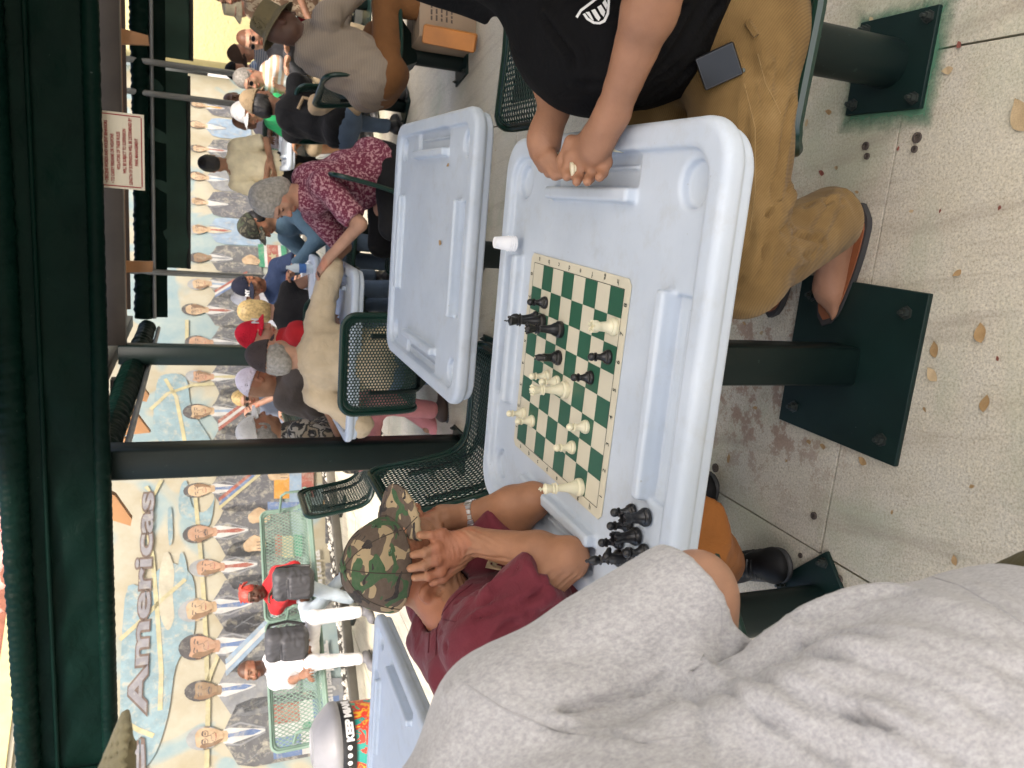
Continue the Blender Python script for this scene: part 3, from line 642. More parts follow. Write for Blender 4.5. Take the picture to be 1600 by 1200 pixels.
# yellow stucco wall to the right
yw = empty('yellow_wall', (0, 0, 0), 0, 'pale yellow stucco wall right of the mural, behind the far players', 'wall')
YEL = M('yellow_stucco', (.56, .49, .25), rough=.9, var=.06, scale=3, bstr=.7, bscale=18, bdist=.02)
E0 = wp(S1, 0, .12); m = MB(); m.box(E0 + Vector((5, -.25, 1.9)), (10, .3, 3.8), bev=.01); m.build('masonry', YEL, yw)
m = MB(); m.box(E0 + Vector((1.2, -.405, 1.7)), (.012, .01, 3.4)); m.build('stucco_joint', M('dark_joint_line', (.2, .17, .10)), yw)  # darker strip marking the joint in the stucco
tl = empty('tile_roof', (0, 0, 0), 0, 'pink clay tile roof above the mural glimpsed over the awning', 'roof'); PINK = M('pink_clay_tile', (.50, .22, .18), rough=.8, var=.25, scale=12)
tile = None
for i in range(-16, 12):
    for j in range(3):
        p = wp(i * .26, 3.30 + j * .20, -.05 - j * .30)
        if tile is None:
            mt = MB(); mt.lathe([(.14, 0), (.12, .42)], n=10); tile = mt.build('roof_tile', PINK, tl); o = tile
        else: o = bpy.data.objects.new('roof_tile', tile.data); COL.objects.link(o); o.parent = tl
        o.location = p; o.rotation_euler = ((-WN * 1.0 + ZX * .62).to_track_quat('Z', 'X')).to_euler()
m = MB(); m.box(wp(-1, 3.22, .02), (9, .06, .16), Matrix.Rotation(WA, 3, 'Z')); tag(m.build('fascia_board', M('yellow_fascia', (.6, .52, .25))), 'yellow fascia board under the pink tiles', 'fascia')
# pebble strip, kerb
peb = []; PV = []; PF = []; n0 = 0
ico = bmesh.new(); bmesh.ops.create_icosphere(ico, subdivisions=1, radius=1); IV = np.array([v.co[:] for v in ico.verts]); IF = np.array([[v.index for v in f.verts] for f in ico.faces]); ico.free()
for i in range(2600):
    s = rng.uniform(-5.5, 5.5); off = rng.uniform(.04, .46); r = rng.uniform(.022, .045); c = wp(s, rng.uniform(.0, .035), off); q = IV * (r * rng.uniform(.7, 1.3, 3))[None] * (1 + .12 * rng.normal(size=(len(IV), 1))); PV.append(q + np.array(c)); PF.append(IF + n0); n0 += len(IV)
tag(link('pebbles', mesh_np(np.concatenate(PV), np.concatenate(PF), 'pebbles'), M('white_pebbles', (.50, .48, .42), rough=.7, var=.3, scale=25)), 'strip of white pebbles along the foot of the mural', 'pebbles', kind='stuff')
m = MB(); m.box(wp(0, .03, .24), (12, .5, .04), Matrix.Rotation(WA, 3, 'Z')); tag(m.build('planting_bed', M('dark_soil', (.03, .025, .02), rough=1)), kind='structure')
m = MB(); m.box(wp(0, .03, .56), (12, .12, .10), Matrix.Rotation(WA, 3, 'Z'), bev=.01); tag(m.build('kerb', M('stone_kerb', (.13, .12, .10), rough=.9)), kind='structure')
# ------------------------------------------------------------------ moulded domino tables
def plastic_mat():
    m, nt, bs = new_mat('moulded_white_plastic'); v = coords(nt)
    c = ramp(nt, noise(nt, v, 4, 6, .6), [(.3, (.43, .49, .565)), (.7, (.50, .56, .635))])
    st = coords(nt, (3, 60, 3)); k = ramp(nt, noise(nt, st, 3, 4, .6), [(.55, (0, 0, 0)), (.8, (.18, .18, .18))]); c = mixc(nt, k, c, (.38, .43, .48))
    k2 = ramp(nt, noise(nt, v, 12, 7, .75), [(.52, (0, 0, 0)), (.75, (.45, .45, .45))]); c = mixc(nt, k2, c, (.36, .37, .36))
    k3 = ramp(nt, noise(nt, v, 75, 2, .5), [(.755, (0, 0, 0)), (.78, (.5, .5, .5))]); c = mixc(nt, k3, c, (.25, .24, .2))
    nt.links.new(c, bs.inputs['Base Color']); nt.links.new(ramp(nt, noise(nt, v, 7, 5, .6), [(.3, (.38,) * 3), (.7, (.56,) * 3)]), bs.inputs['Roughness'])
    bs.inputs['Specular IOR Level'].default_value = .45
    b1 = bump(nt, noise(nt, v, 2.5, 3, .5), .25, .02, bs); bump(nt, noise(nt, st, 6, 3, .6), .05, .001, bs, b1); return m
PLAST = plastic_mat()
TT = .745; HB = .48
def table_mesh():
    h = .0042; s = SDF.box((-.5, -.5, -.075), (.5, .5, .035), h)
    # outer shell (two stepped lips), then the sunken top, trays, racks and cup wells
    def rsq(z0, z1, half, rc, e):
        c = (z0 + z1) / 2; hz = (z1 - z0) / 2
        def fn(X, Y, Z):
            qx = np.abs(X) - (half - rc); qy = np.abs(Y) - (half - rc); d2 = np.sqrt(np.maximum(qx, 0) ** 2 + np.maximum(qy, 0) ** 2) + np.minimum(np.maximum(qx, qy), 0) - rc
            dz = np.abs(Z - c) - hz; a = d2 + e; b = dz + e; return np.sqrt(np.maximum(a, 0) ** 2 + np.maximum(b, 0) ** 2) + np.minimum(np.maximum(a, b), 0) - e
        return fn, (-half, -half, z0), (half, half, z1)
    f, lo, hi = rsq(-.024, .016, .474, .085, .015); s.put(f, lo, hi, 0)
    f, lo, hi = rsq(-.048, -.022, .462, .08, .008); s.put(f, lo, hi, .006)
    f, lo, hi = rsq(.0, .06, .424, .06, .006); s.put(f, lo, hi, .012, 's')
    for k in range(4):
        c, sn = [(1, 0), (0, 1), (-1, 0), (0, -1)][k]; Mr = np.array([[c, -sn, 0], [sn, c, 0], [0, 0, 1]], float); tr = lambda p: tuple(Mr @ np.array(p))
        s.rbox(tr((.392, 0, .004)), (.034, .185, .018), .006, Mr, .006, 's')          # tray
        s.rbox(tr((.345, 0, .006)), (.0135, .190, .020), .007, Mr, .008)                # rack bar
        s.rbox(tr((.398, 0, -.012)), (.004, .165, .006), .003, Mr, .004)                 # little ridge in the tray
        q = tr((.368, .368, 0)); s.put(lambda X, Y, Z, q=q: np.maximum(np.sqrt((X - q[0]) ** 2 + (Y - q[1]) ** 2) - (.038 + .15 * np.clip(Z + .017, 0, .03)), -(Z + .017)), (q[0] - .05, q[1] - .05, -.02), (q[0] + .05, q[1] + .05, .03), .007, 's')
    V, F = s.mesh(); return mesh_np(V, F, 'table_top')
TAB = []
TME = table_mesh()
def make_table(a, b, label, rz=0, sc=(1, 1)):
    t = empty('domino_table', ab(a, b), TH + rz, label, 'table', 'moulded white domino tables bolted to the court')
    top = link('table_top', TME, PLAST if not TME.materials else None, t, (0, 0, TT)); top.scale = (sc[0], sc[1], 1)
    m = MB(); m.box((0, -.03, .345), (.092, .092, .66), bev=.006); m.build('pedestal', GREEN_D, t)
    m = MB(); m.box((0, -.03, .006), (.40, .40, .014), bev=.002); m.build('base_plate', GREEN_P, t); bolts(t, [(x, y - .03) for x in (-.15, .15) for y in (-.15, .15)], .013, .011)
    m = MB(); m.box((0, -.03, .674), (.36, .36, .012)); m.box((0, -.03, .66), (.6, .05, .03)); m.box((0, -.03, .66), (.05, .6, .03)); m.build('top_bracket', GREEN_D, t)
    TAB.append(t); return t
make_table(-.305, 1.505, 'white domino table in front with the green chess board on it')
make_table(-.175, 2.76, 'empty white domino table behind the chess table with two dry leaves on it', 0, (.96, 1.07))
make_table(-2.29, 2.73, 'empty sunlit white domino table at the lower left behind the man in maroon')
make_table(-.86, 4.56, 'white table where the beige sweatshirt man and the floral shirt woman play')
make_table(-.93, 6.05, 'white table between the denim jacket man and the navy cap man')
make_table(1.75, 8.15, 'white table beside the tan cap man and the striped shirt man')
make_table(.62, 8.0, 'white table in front of the bald man in the lavender shirt')

# ------------------------------------------------------------------ perforated metal chairs
PROF = [(.245, .405), (.243, .425), (.232, .443), (.205, .452), (.10, .447), (0, .442), (-.10, .444), (-.165, .455), (-.205, .480), (-.232, .525), (-.25, .60), (-.272, .72), (-.295, .865)]
_pv = [Vector((p[0], 0, p[1])) for p in PROF]; _pl = [0]
for i in range(1, len(_pv)): _pl.append(_pl[-1] + (_pv[i] - _pv[i - 1]).length)
PL = _pl[-1]; _px = [p[0] for p in PROF]; _pz = [p[1] for p in PROF]
def prof_at(u): return np.interp(u, _pl, _px), np.interp(u, _pl, _pz)
def perf_sheet(width, kind, pitch, L0=0.0, L1=None, band=.03):
    """sheet bent to the seat profile: real holes on a staggered grid, solid band and tube round the rim"""
    L1 = PL if L1 is None else L1; hw = width / 2; V = []; F = []; rc = .07
    def inside(u, v, ins):
        qu = abs(u - (L0 + L1) / 2) - ((L1 - L0) / 2 - ins - rc); qv = abs(v) - (hw - ins - rc); return (math.hypot(max(qu, 0), max(qv, 0)) + min(max(qu, qv), 0)) < rc
    if kind == 'round':
        px, py = pitch, pitch * .866; R6 = pitch / math.sqrt(3); rh = pitch * .34
        hexp = []
        for k in range(6):
            a = R(60 * k + 30); b = R(60 * k + 90); p = (R6 * math.cos(a), R6 * math.sin(a)); q = (R6 * math.cos(b), R6 * math.sin(b)); hexp += [p, ((p[0] + q[0]) / 2, (p[1] + q[1]) / 2)]
        inner = [(rh * math.cos(R(30 * k + 30)), rh * math.sin(R(30 * k + 30))) for k in range(12)]
    else:
        px, py = pitch, pitch * .30; hexp = [(pitch / 2, 0), (0, py), (-pitch / 2, 0), (0, -py)]; inner = [(p[0] * .74, p[1] * .66) for p in hexp]; px, py = pitch, py
    n = len(hexp); j = 0; v = -hw
    while v < hw:
        u = L0 + (px / 2 if j % 2 else 0)
        while u < L1:
            if inside(u, v, band - pitch * .35):
                b = len(V)
                for p in hexp + inner: V.append((u + p[0], v + p[1]))
                F += [(b + k, b + (k + 1) % n, b + n + (k + 1) % n, b + n + k) for k in range(n)]
            u += px
        v += py; j += 1
    Q = np.array(V); X, Z = prof_at(Q[:, 0]); return np.stack([X, Q[:, 1], Z], 1), F
def outline(width, ins, rc, L0=0.0, L1=None, n=8):
    L1 = PL if L1 is None else L1; hw = width / 2 - ins; a0 = L0 + ins; a1 = L1 - ins; rc = max(rc - ins, .01); P = []
    for (cu, cv, st) in ((a1 - rc, hw - rc, 0), (a0 + rc, hw - rc, 90), (a0 + rc, -hw + rc, 180), (a1 - rc, -hw + rc, 270)):
        for k in range(n + 1): t = R(st + 90 * k / n); P.append((cu + rc * math.cos(t), cv + rc * math.sin(t)))
    out = []
    N = len(P)
    for i in range(N):     # subdivide the long runs so that they follow the bend
        p, q = P[i], P[(i + 1) % N]; d = math.hypot(q[0] - p[0], q[1] - p[1]); m = max(1, int(d / .025))
        for k in range(m): t = k / m; out.append((p[0] + (q[0] - p[0]) * t, p[1] + (q[1] - p[1]) * t))
    return out
def to3(P, lift=0.0):
    out = []
    for u, v in P: x, z = prof_at(u); out.append((float(x), v, float(z) + lift))
    return out
def sheet_objs(width, kind, pitch, parent, name='seat_shell', mat=None, rimr=.013):
    mat = mat or GREEN
    V, F = perf_sheet(width, kind, pitch); me = mesh_np(V, F, name, smooth=True); o = link(name, me, mat, parent)
    md = o.modifiers.new('t', 'SOLIDIFY'); md.thickness = .0025; md.offset = 0
    out = outline(width, .0, .07); o2 = [( (PL/2 + (u - PL/2) * (PL/2 - .034) / (PL/2)), v * (width / 2 - .034) / (width / 2)) for u, v in out]
    A = to3(out, .001); Bp = to3(o2, .001); n = len(A); m = MB(); m.add(A + Bp, [(i, (i + 1) % n, n + (i + 1) % n, n + i) for i in range(n)], 0, True); bo = m.build('rim_band', mat, parent); md = bo.modifiers.new('t', 'SOLIDIFY'); md.thickness = .004
    m = MB(); m.tube(to3(out), rimr, 8, closed=True); m.build('rim', mat, parent)
CH = {}
def make_chair(kind, pole):
    c = empty('metal_chair', (0, 0, 0), 0)
    sheet_objs(.49, 'round' if kind == 'round' else 'diamond', .0165 if kind == 'round' else .034, c)
    m = MB(); z0 = .30
    if pole == 'round': m.lathe([(.055, .010), (.055, z0 + .03)], n=24)
    else: m.box((0, 0, (z0 + .03) / 2), (.09, .09, z0 + .03), bev=.006)
    m.build('pole', GREEN_D, c)
    m = MB(); m.box((0, 0, .006), (.215, .225, .012), bev=.002); m.build('base_plate', GREEN_P, c); bolts(c, [(x, y) for x in (-.085, .085) for y in (-.09, .09)], .012, .010)
    m = MB(); m.add([(-.06, -.05, z0), (.06, -.05, z0), (.06, .05, z0), (-.06, .05, z0), (-.16, -.15, z0 + .135), (.17, -.15, z0 + .14), (.17, .15, z0 + .14), (-.16, .15, z0 + .135)], [(0, 1, 2, 3), (4, 5, 6, 7), (0, 1, 5, 4), (1, 2, 6, 5), (2, 3, 7, 6), (3, 0, 4, 7)]); m.build('seat_bracket', GREEN_D, c)
    for s in (-1, 1): m = MB(); m.tube([(.12, s * .14, .43), (-.13, s * .14, .43), (-.20, s * .14, .46), (-.24, s * .14, .52), (-.28, s * .14, .72)], .011, 8); m.build('frame_bar', GREEN_D, c)
    return c
def chair(a, b, face, kind, pole, label, world=None):
    """face: direction the sitter looks, degrees from the grid's a axis"""
    key = (kind, pole)
    if key not in CH: CH[key] = make_chair(kind, pole); o = CH[key]
    else: o = copy_tree(CH[key])
    p = world if world is not None else ab(a, b); o.location = (p[0], p[1], 0); o.rotation_euler = (0, 0, TH + R(face))
    return tag(o, label, 'chair', 'green metal chairs bolted round the tables')
GR = 'x'
chair(.40, 1.51, 180, 'round', 'round', 'green perforated chair under the black T-shirt man')
chair(-.94, 1.43, 45, 'round', 'round', 'green metal chair under the man in maroon')
chair(-.80, 2.78, 0, 'diamond', 'square', 'empty green mesh chair left of the empty table, beside the camo cap')
chair(.55, 2.66, 180, 'diamond', 'square', 'empty green mesh chair right of the empty table, beside the black T-shirt').scale = (1.08, 1.14, 1.0)
chair(-.82, 4.02, 92, 'round', 'square', 'green perforated chair back behind the beige sweatshirt man')
chair(-.21, 4.46, 180, 'round', 'square', 'green metal chair under the floral shirt woman')
chair(-1.74, 5.02, 0, 'diamond', 'square', 'green mesh chair behind the pink trousers man, left of the near post')
chair(.83, 4.92, 15, 'round', 'round', 'green metal chair seen side on under the bucket hat man')
chair(-.93, 5.45, 90, 'round', 'square', 'green metal chair under the red cap man')
chair(-.30, 6.05, 180, 'round', 'square', 'green metal chair under the denim jacket man')
chair(-1.5, 6.2, 0, 'diamond', 'square', 'pale green mesh chair behind the brown hooded man')
chair(-.93, 6.75, 270, 'round', 'square', 'green metal chair under the navy cap man')
chair(.70, 6.35, 50, 'round', 'square', 'green metal chair under the tan cap man with the canvas bag on its back')
chair(1.75, 5.9, 160, 'round', 'square', 'green perforated chair at the top edge of the view beyond the bucket hat man')
chair(.45, 8.75, 270, 'round', 'square', 'green metal chair under the bald man in lavender')
chair(1.75, 8.95, 270, 'round', 'square', 'green metal chair under the striped shirt man')

st = empty('stool', (-.40, .50, 0), 0, 'backless round green stool under the person in grey', 'stool'); m = MB(); m.lathe([(0, .440), (.15, .440), (.16, .450), (.15, .462), (0, .464)], n=28); m.build('seat', GREEN, st)
m = MB(); m.lathe([(.04, .012), (.04, .44)], n=20); m.build('pole', GREEN_D, st); m = MB(); m.box((0, 0, .006), (.2, .2, .012), bev=.002); m.build('base_plate', GREEN_P, st)
# ------------------------------------------------------------------ park benches by the mural
BENCHG = M('sunlit_bench_green', (.13, .20, .16), rough=.5)  # paler than the chair green: sunlight on the benches put into the colour
def make_bench():
    c = empty('park_bench', (0, 0, 0), 0); sheet_objs(1.25, 'diamond', .062, c, 'seat_shell', BENCHG, .016)
    for s in (-1, 1):
        m = MB(); m.tube([(.20, s * .58, .44), (.24, s * .58, .50), (.22, s * .58, .64), (.15, s * .58, .68), (-.22, s * .58, .67)], .014, 8); m.build('armrest', BENCHG, c)
        m = MB(); m.box((-.02, s * .50, .21), (.07, .05, .42), bev=.005); m.box((-.02, s * .50, .015), (.40, .07, .03), bev=.004); m.box((-.02, s * .50, .425), (.42, .04, .03)); m.build('leg', GREEN_D, c)
    return c
bn = make_bench()
def bench_at(y0, label, first=[True]):
    s, _ = mur(480, y0, .95); p = wp(s, 0, .98); o = bn if first[0] else copy_tree(bn); first[0] = False
    o.location = (p.x, p.y, 0); o.rotation_euler = (0, 0, math.atan2(WN.y, WN.x)); tag(o, label, 'bench', 'green mesh benches along the mural')
bench_at(862, 'green mesh bench by the mural under the woman in red'); bench_at(1050, 'green mesh bench by the mural under the man in white')

# ------------------------------------------------------------------ rules sign
sg_c = aty(170, 234, 4.22); SGW, SGH = .355, .42
sg = empty('rules_sign', sg_c + ZX * (SGH / 2 - .155), TH, 'cream park rules sign with dark red lettering hanging behind the awning', 'sign')
SM = M('cream_enamel', (.62, .57, .46), rough=.4, var=.03, bstr=.02); RED = M('sign_red', (.30, .03, .03), rough=.5, var=.05, bstr=0)
m = MB(); m.box((0, 0, 0), (SGW, .004, SGH), bev=0); m.build('panel', SM, sg)
m = MB()
for (x, z, w, h) in ((0, SGH / 2 - .012, SGW - .03, .005), (0, -SGH / 2 + .012, SGW - .03, .005), (SGW / 2 - .012, 0, .005, SGH - .03), (-SGW / 2 + .012, 0, .005, SGH - .03)): m.box((x, -.0035, z), (w, .0015, h))
m.build('border', RED, sg)
rows = ['• THROWING GARBAGE ON THE FLOOR', '• SPITTING AND SHOUTING', '• OBSCENE WORDS AND VIOLENT BEHAVIORS', '• TO CARRY FIREARMS OR WEAPONS', 'VIOLATORS OF THESE RULES', 'WILL BE SUBJECT TO SUSPENSION', 'LENGTH OF SUSPENSION WILL BE DETERMINED BY', 'PARK MANAGEMENT']
for k, t in enumerate(rows):
    b = t.startswith('•'); z = -SGH / 2 + .028 + (7 - k) * .0262
    txt(t, .0205, RED, frame((-SGW / 2 + .025 if b else 0, -.0045, z), (1, 0, 0), (0, 0, 1)), 'lettering', sg, .0006, .0004, 'LEFT' if b else 'CENTER', sx=.66)
for x in (-.19, .19):
    m = MB(); m.tube([(x, .01, SGH / 2 - .01), (x, .01, SGH / 2 + .25)], .004, 6); m.build('hanger', GALV, sg)
sc_ = empty('security_camera', E0 + Vector((.9, -.42, 2.15)), 0, 'white dome security camera on the yellow wall', 'camera')
m = MB(); m.box((0, 0, 0), (.16, .06, .16), bev=.02); m.build('housing', WHITEP, sc_); m = MB(); m.lathe([(.055, 0), (.05, .03), (.03, .05), (0, .058)], n=16, M=Matrix.Rotation(R(90), 3, 'X'), c=(0, -.03, 0)); m.build('dome', BLACKP, sc_)
# ------------------------------------------------------------------ people
def V3(*a): return np.array(a, float)
def unit(v): v = np.asarray(v, float); return v / max(np.linalg.norm(v), 1e-9)
def head_frame(yaw, pitch=0.0, roll=0.0):
    y = R(yaw); p = R(pitch); f = V3(math.cos(y) * math.cos(p), math.sin(y) * math.cos(p), math.sin(p)); r = unit(np.cross(f, V3(0, 0, 1))); u = np.cross(r, f)
    if roll: c, s = math.cos(R(roll)), math.sin(R(roll)); r, u = r * c + u * s, u * c - r * s
    return r, f, u
class Head:
    def __init__(s, c, fr, k=1.0, fat=1.0): s.c = np.asarray(c, float); s.r, s.f, s.u = fr; s.k = k; s.fat = fat; s.M = np.stack([s.r, s.f, s.u], 1)
    def p(s, x, y, z): return s.c + (s.r * x + s.f * y + s.u * z) * s.k
    def loc(s, V): return ((V - s.c[None]) @ s.M) / s.k
    def ell(s, sd, c, rad, k=.02, op='u'): sd.ell(s.p(*c), V3(*rad) * s.k, s.M, k, op)
    def sculpt(s, sd, neck):
        w = s.fat
        s.ell(sd, (0, -.012, .018), (.076, .096, .100), 0); s.ell(sd, (0, .022, -.035), (.060 * w, .070, .080), .03)
        s.ell(sd, (0, .052, -.098), (.027 * w, .026, .020), .035)
        for q in (-1, 1): s.ell(sd, (q * .040 * w, .058, -.030), (.020, .020, .022), .03); s.ell(sd, (q * .050 * w, .0, -.075), (.014, .030, .020), .03)
        s.ell(sd, (0, .078, .034), (.050, .018, .012), .025)
        for q in (-1, 1): s.ell(sd, (q * .031, .099, .010), (.018, .012, .011), .012, 's')
        for q in (-1, 1): s.ell(sd, (q * .031, .081, .008), (.0130, .0125, .0115), .003)
        sd.cone(s.p(0, .086, .016), s.p(0, .112, -.026), .007, .0125, .012)
        for q in (-1, 1): s.ell(sd, (q * .013, .099, -.030), (.008, .011, .008), .006)
        s.ell(sd, (0, .088, -.058), (.024, .012, .0055), .008); s.ell(sd, (0, .086, -.069), (.020, .012, .006), .008)
        for q in (-1, 1): s.ell(sd, (q * .077, -.008, -.008), (.008, .020, .031), .006); s.ell(sd, (q * .084, -.002, -.004), (.006, .010, .015), .005, 's')
        sd.cone(s.p(0, -.022, -.06), neck, .053 * s.k, .060, .03)
    def tint(s, V, T, brow=(.25, .2, .18), lip=(1.0, .62, .60), buzz=None, stubble=None):
        L = s.loc(V); x, y, z = L[:, 0], L[:, 1], L[:, 2]; ax = np.abs(x); front = y > .05
        def put(m, c): T[m] = T[m] * np.array(c)[None]
        put(front & (((ax - .031) / .0125) ** 2 + ((z - .009) / .0065) ** 2 < 1), (.95, .98, 1.05)) if False else None
        put(front & (((ax - .031) / .0135) ** 2 + ((z - .009) / .006) ** 2 < 1), (.10, .07, .07))
        put(front & (((ax - .031) / .021) ** 2 + ((z - .032 + .1 * (ax - .031)) / .0045) ** 2 < 1), brow)
        put((y > .06) & ((x / .025) ** 2 + ((z + .063) / .010) ** 2 < 1), lip); put((y > .06) & (ax < .022) & (np.abs(z + .0635) < .0018), (.45, .35, .35))
        put((ax > .06) & (np.abs(z) < .03), (1.05, .88, .85)); put((y > .095) & (z < -.01) & (z > -.045), (1.08, .88, .85))
        if buzz is not None:
            hl = .055 - .35 * np.maximum(-(y - .02), 0) * .9; m = (z > np.maximum(hl, -.055)) & ~((y > .045) & (z < .062)); put(m, buzz)
        if stubble is not None: put((y > -.01) & (z < -.03 - .0 * y) & (z > -.125) & ~((x / .03) ** 2 + ((z + .063) / .013) ** 2 < 1) & ~((ax < .045) & (z > -.045)), stubble)
        return T
def ik(S, H, l1, l2, pole):
    S, H = np.asarray(S, float), np.asarray(H, float); d = H - S; L = np.linalg.norm(d)
    if L > (l1 + l2) * .985: H = S + d / L * (l1 + l2) * .985; d = H - S; L = np.linalg.norm(d)
    u = d / L; a = (l1 * l1 - l2 * l2 + L * L) / (2 * L); h = math.sqrt(max(l1 * l1 - a * a, 1e-6)); p = np.asarray(pole, float); p = unit(p - u * (p @ u)); return S + u * a + p * h, H
def hand(sd, W, fd, pn, side=1, curl=.6, k=1.0, spread=.12, thumb=1.0, r=.0085, sm=.006):
    """W wrist, fd direction of the fingers, pn palm normal (the way the palm faces); side: which side the thumb is on"""
    fd = unit(fd); pn = unit(pn - fd * (np.asarray(pn) @ fd)); sd_ = np.cross(fd, pn) * side
    Mr = np.stack([sd_, fd, pn], 1)
    sd.ell(W + fd * .048 * k, V3(.042, .055, .017) * k, Mr, .018); sd.cone(W - fd * .02 * k, W + fd * .02 * k, .026 * k, .028 * k, .02, flat=(pn, .75))
    for i, (off, ln) in enumerate(((.030, .072), (.0105, .082), (-.010, .076), (-.029, .060))):
        d0 = unit(fd + sd_ * spread * (off / .03)); p = W + fd * .088 * k + sd_ * off * k; ang = 0; q = p
        for sgm, fr in enumerate((.44, .31, .25)):
            ang += curl * (.75 if sgm else .6); d = unit(d0 * math.cos(ang) + pn * math.sin(ang)); e = q + d * ln * fr * k; sd.cone(q, e, (r - .0006 * sgm) * k, (r - .0006 * (sgm + 1)) * k, sm if sgm else .010); q = e
    b = W + fd * .022 * k + sd_ * .030 * k + pn * .006; t1 = b + unit(fd * .75 + sd_ * .75 * thumb + pn * .35) * .042 * k; t2 = t1 + unit(fd * .9 + sd_ * .25 * thumb + pn * (.2 + .3 * curl)) * .034 * k
    sd.cone(b, t1, .0135 * k, .0105 * k, .012); sd.cone(t1, t2, .0105 * k, .0085 * k, .006)
def skin(name, col): return M('skin_' + name, col, rough=.52, var=.16, scale=14, bstr=.3, bscale=150, bdist=.002, tint=True, sss=.05, spec=.35, wr=.12, spots=(42, .735, tuple(c * .75 for c in col)))
SK = {'light': skin('light', (.43, .24, .16)), 'tan': skin('tan', (.30, .155, .09)), 'brown': skin('brown', (.20, .10, .06)), 'dark': skin('dark', (.075, .035, .022))}
def cloth(name, col, **kw):
    a = dict(rough=.85, var=.14, scale=10, bstr=.25, bscale=140, bdist=.002, sheen=.04, spec=.2, wr=.45); a.update(kw); return M('cloth_' + name, col, **a)
def camo(name, cols, scale=9.0):
    if name in MATS: return MATS[name]
    m, nt, bs = new_mat(name); v = coords(nt); c = None
    a = ramp(nt, noise(nt, v, scale, 2.2, .45, .9), [(0, cols[0]), (.44, cols[1]), (.56, cols[2])], True)
    k = ramp(nt, noise(nt, coords(nt, (1.2, .9, 1.1), rot=(1, .4, 2)), scale * 1.15, 2.0, .45, 1.1), [(0, (0, 0, 0)), (.60, (1, 1, 1))], True); c = mixc(nt, k, a, cols[3])
    nt.links.new(c, bs.inputs['Base Color']); bs.inputs['Roughness'].default_value = .85; bump(nt, noise(nt, v, 500, 2, .6), .25, .001, bs); return m
def cap_obj(H, mat, parent, brimmat=None, name='cap', h=.0055, bucket=False, straw=False, brim=True, vox=None, badge=None):
    o = parent.location; Hl = H; b = H.c; s = SDF.box(b - .21, b + .23, vox or h)
    def fn(X, Y, Z):
        px, py, pz = X - b[0], Y - b[1], Z - b[2]; q = [(px * H.M[0, i] + py * H.M[1, i] + pz * H.M[2, i]) / H.k for i in range(3)]
        if bucket:
            rr = np.sqrt((q[0] / .9) ** 2 + (q[1] + .01) ** 2); tz = q[2]
            side = np.maximum(np.abs(rr - (.098 - .10 * np.clip(tz - .03, 0, 1))) - .004, np.maximum(tz - .125, .03 - tz)); top = np.maximum(np.abs(tz - .122) - .004, rr - .088)
            br = np.maximum(np.abs(tz - (.036 - .62 * (rr - .10))) * .85 - .003, np.maximum(rr - (.155 if not straw else .165), .094 - rr)); return np.minimum(np.minimum(side, top), br) * H.k
        zz = q[2] - .033 - .10 * q[1]
        k0 = np.sqrt((q[0] / .086) ** 2 + ((q[1] + .010) / .111) ** 2 + (np.maximum(q[2], -.0) / .150) ** 2); dome = (k0 - 1) * .09; dome = np.maximum(dome, -dome - .006); dome = np.maximum(dome, -zz)
        if not brim: return dome * H.k
        qq = q[1] - .055; bz = zz - .006 + 5.5 * q[0] ** 2 + .22 * np.maximum(qq - .03, 0); plan = np.sqrt((q[0] / .078) ** 2 + (np.maximum(qq, 0) / .112) ** 2) - 1
        br = np.maximum(np.maximum(np.abs(bz) - .0032, plan * .07), -qq); return np.minimum(dome, br) * H.k
    s.put(fn, b - .2, b + .2, 0); ob = sdf_obj(name, s, mat, parent, folds=.0012, fs=22, seed=int(abs(b[0]) * 100)); return ob
def hair_obj(H, style, mat, parent, h=.006):
    b = H.c; s = SDF.box(b - .2, b + .19, h)
    if style == 'short':
        H.ell(s, (0, -.016, .022), (.082, .100, .103), 0); H.ell(s, (0, -.055, -.045), (.062, .045, .05), .03); H.ell(s, (0, .095, -.035), (.080, .072, .092), .015, 's'); H.ell(s, (0, .03, -.1), (.09, .09, .06), .01, 's')
    elif style == 'bob':
        H.ell(s, (0, -.018, .025), (.087, .105, .106), 0); H.ell(s, (0, -.035, -.045), (.088, .075, .075), .03); H.ell(s, (0, .105, -.035), (.070, .080, .088), .015, 's'); H.ell(s, (0, .04, -.13), (.08, .10, .06), .02, 's')
    elif style == 'under':                                       # hair showing under a cap
        H.ell(s, (0, -.022, -.01), (.084, .094, .075), 0); H.ell(s, (0, -.07, -.06), (.060, .045, .045), .03); H.ell(s, (0, .080, -.03), (.090, .083, .14), .012, 's'); s.half(H.p(0, 0, .045), H.u)
    elif style == 'ponytail':
        H.ell(s, (0, -.016, .022), (.082, .100, .102), 0); H.ell(s, (0, .095, -.035), (.078, .072, .090), .015, 's'); s.cone(H.p(0, -.10, .03), H.p(0, -.16, -.06), .028, .02, .02)
        for k in range(14): a = R(k * 26); s.cone(H.p(.05 * math.cos(a), -.05 + .05 * math.sin(a), .11), H.p(.10 * math.cos(a), -.06 + .09 * math.sin(a), .10 - .03 * (k % 3)), .010, .006, .006)
    amp = {'short': .003, 'bob': .003, 'under': .005, 'ponytail': .004}[style]
    return sdf_obj('hair', s, mat, parent, folds=amp, fs=38, seed=4, stretch=(1, 1, .35), fine=.0012)
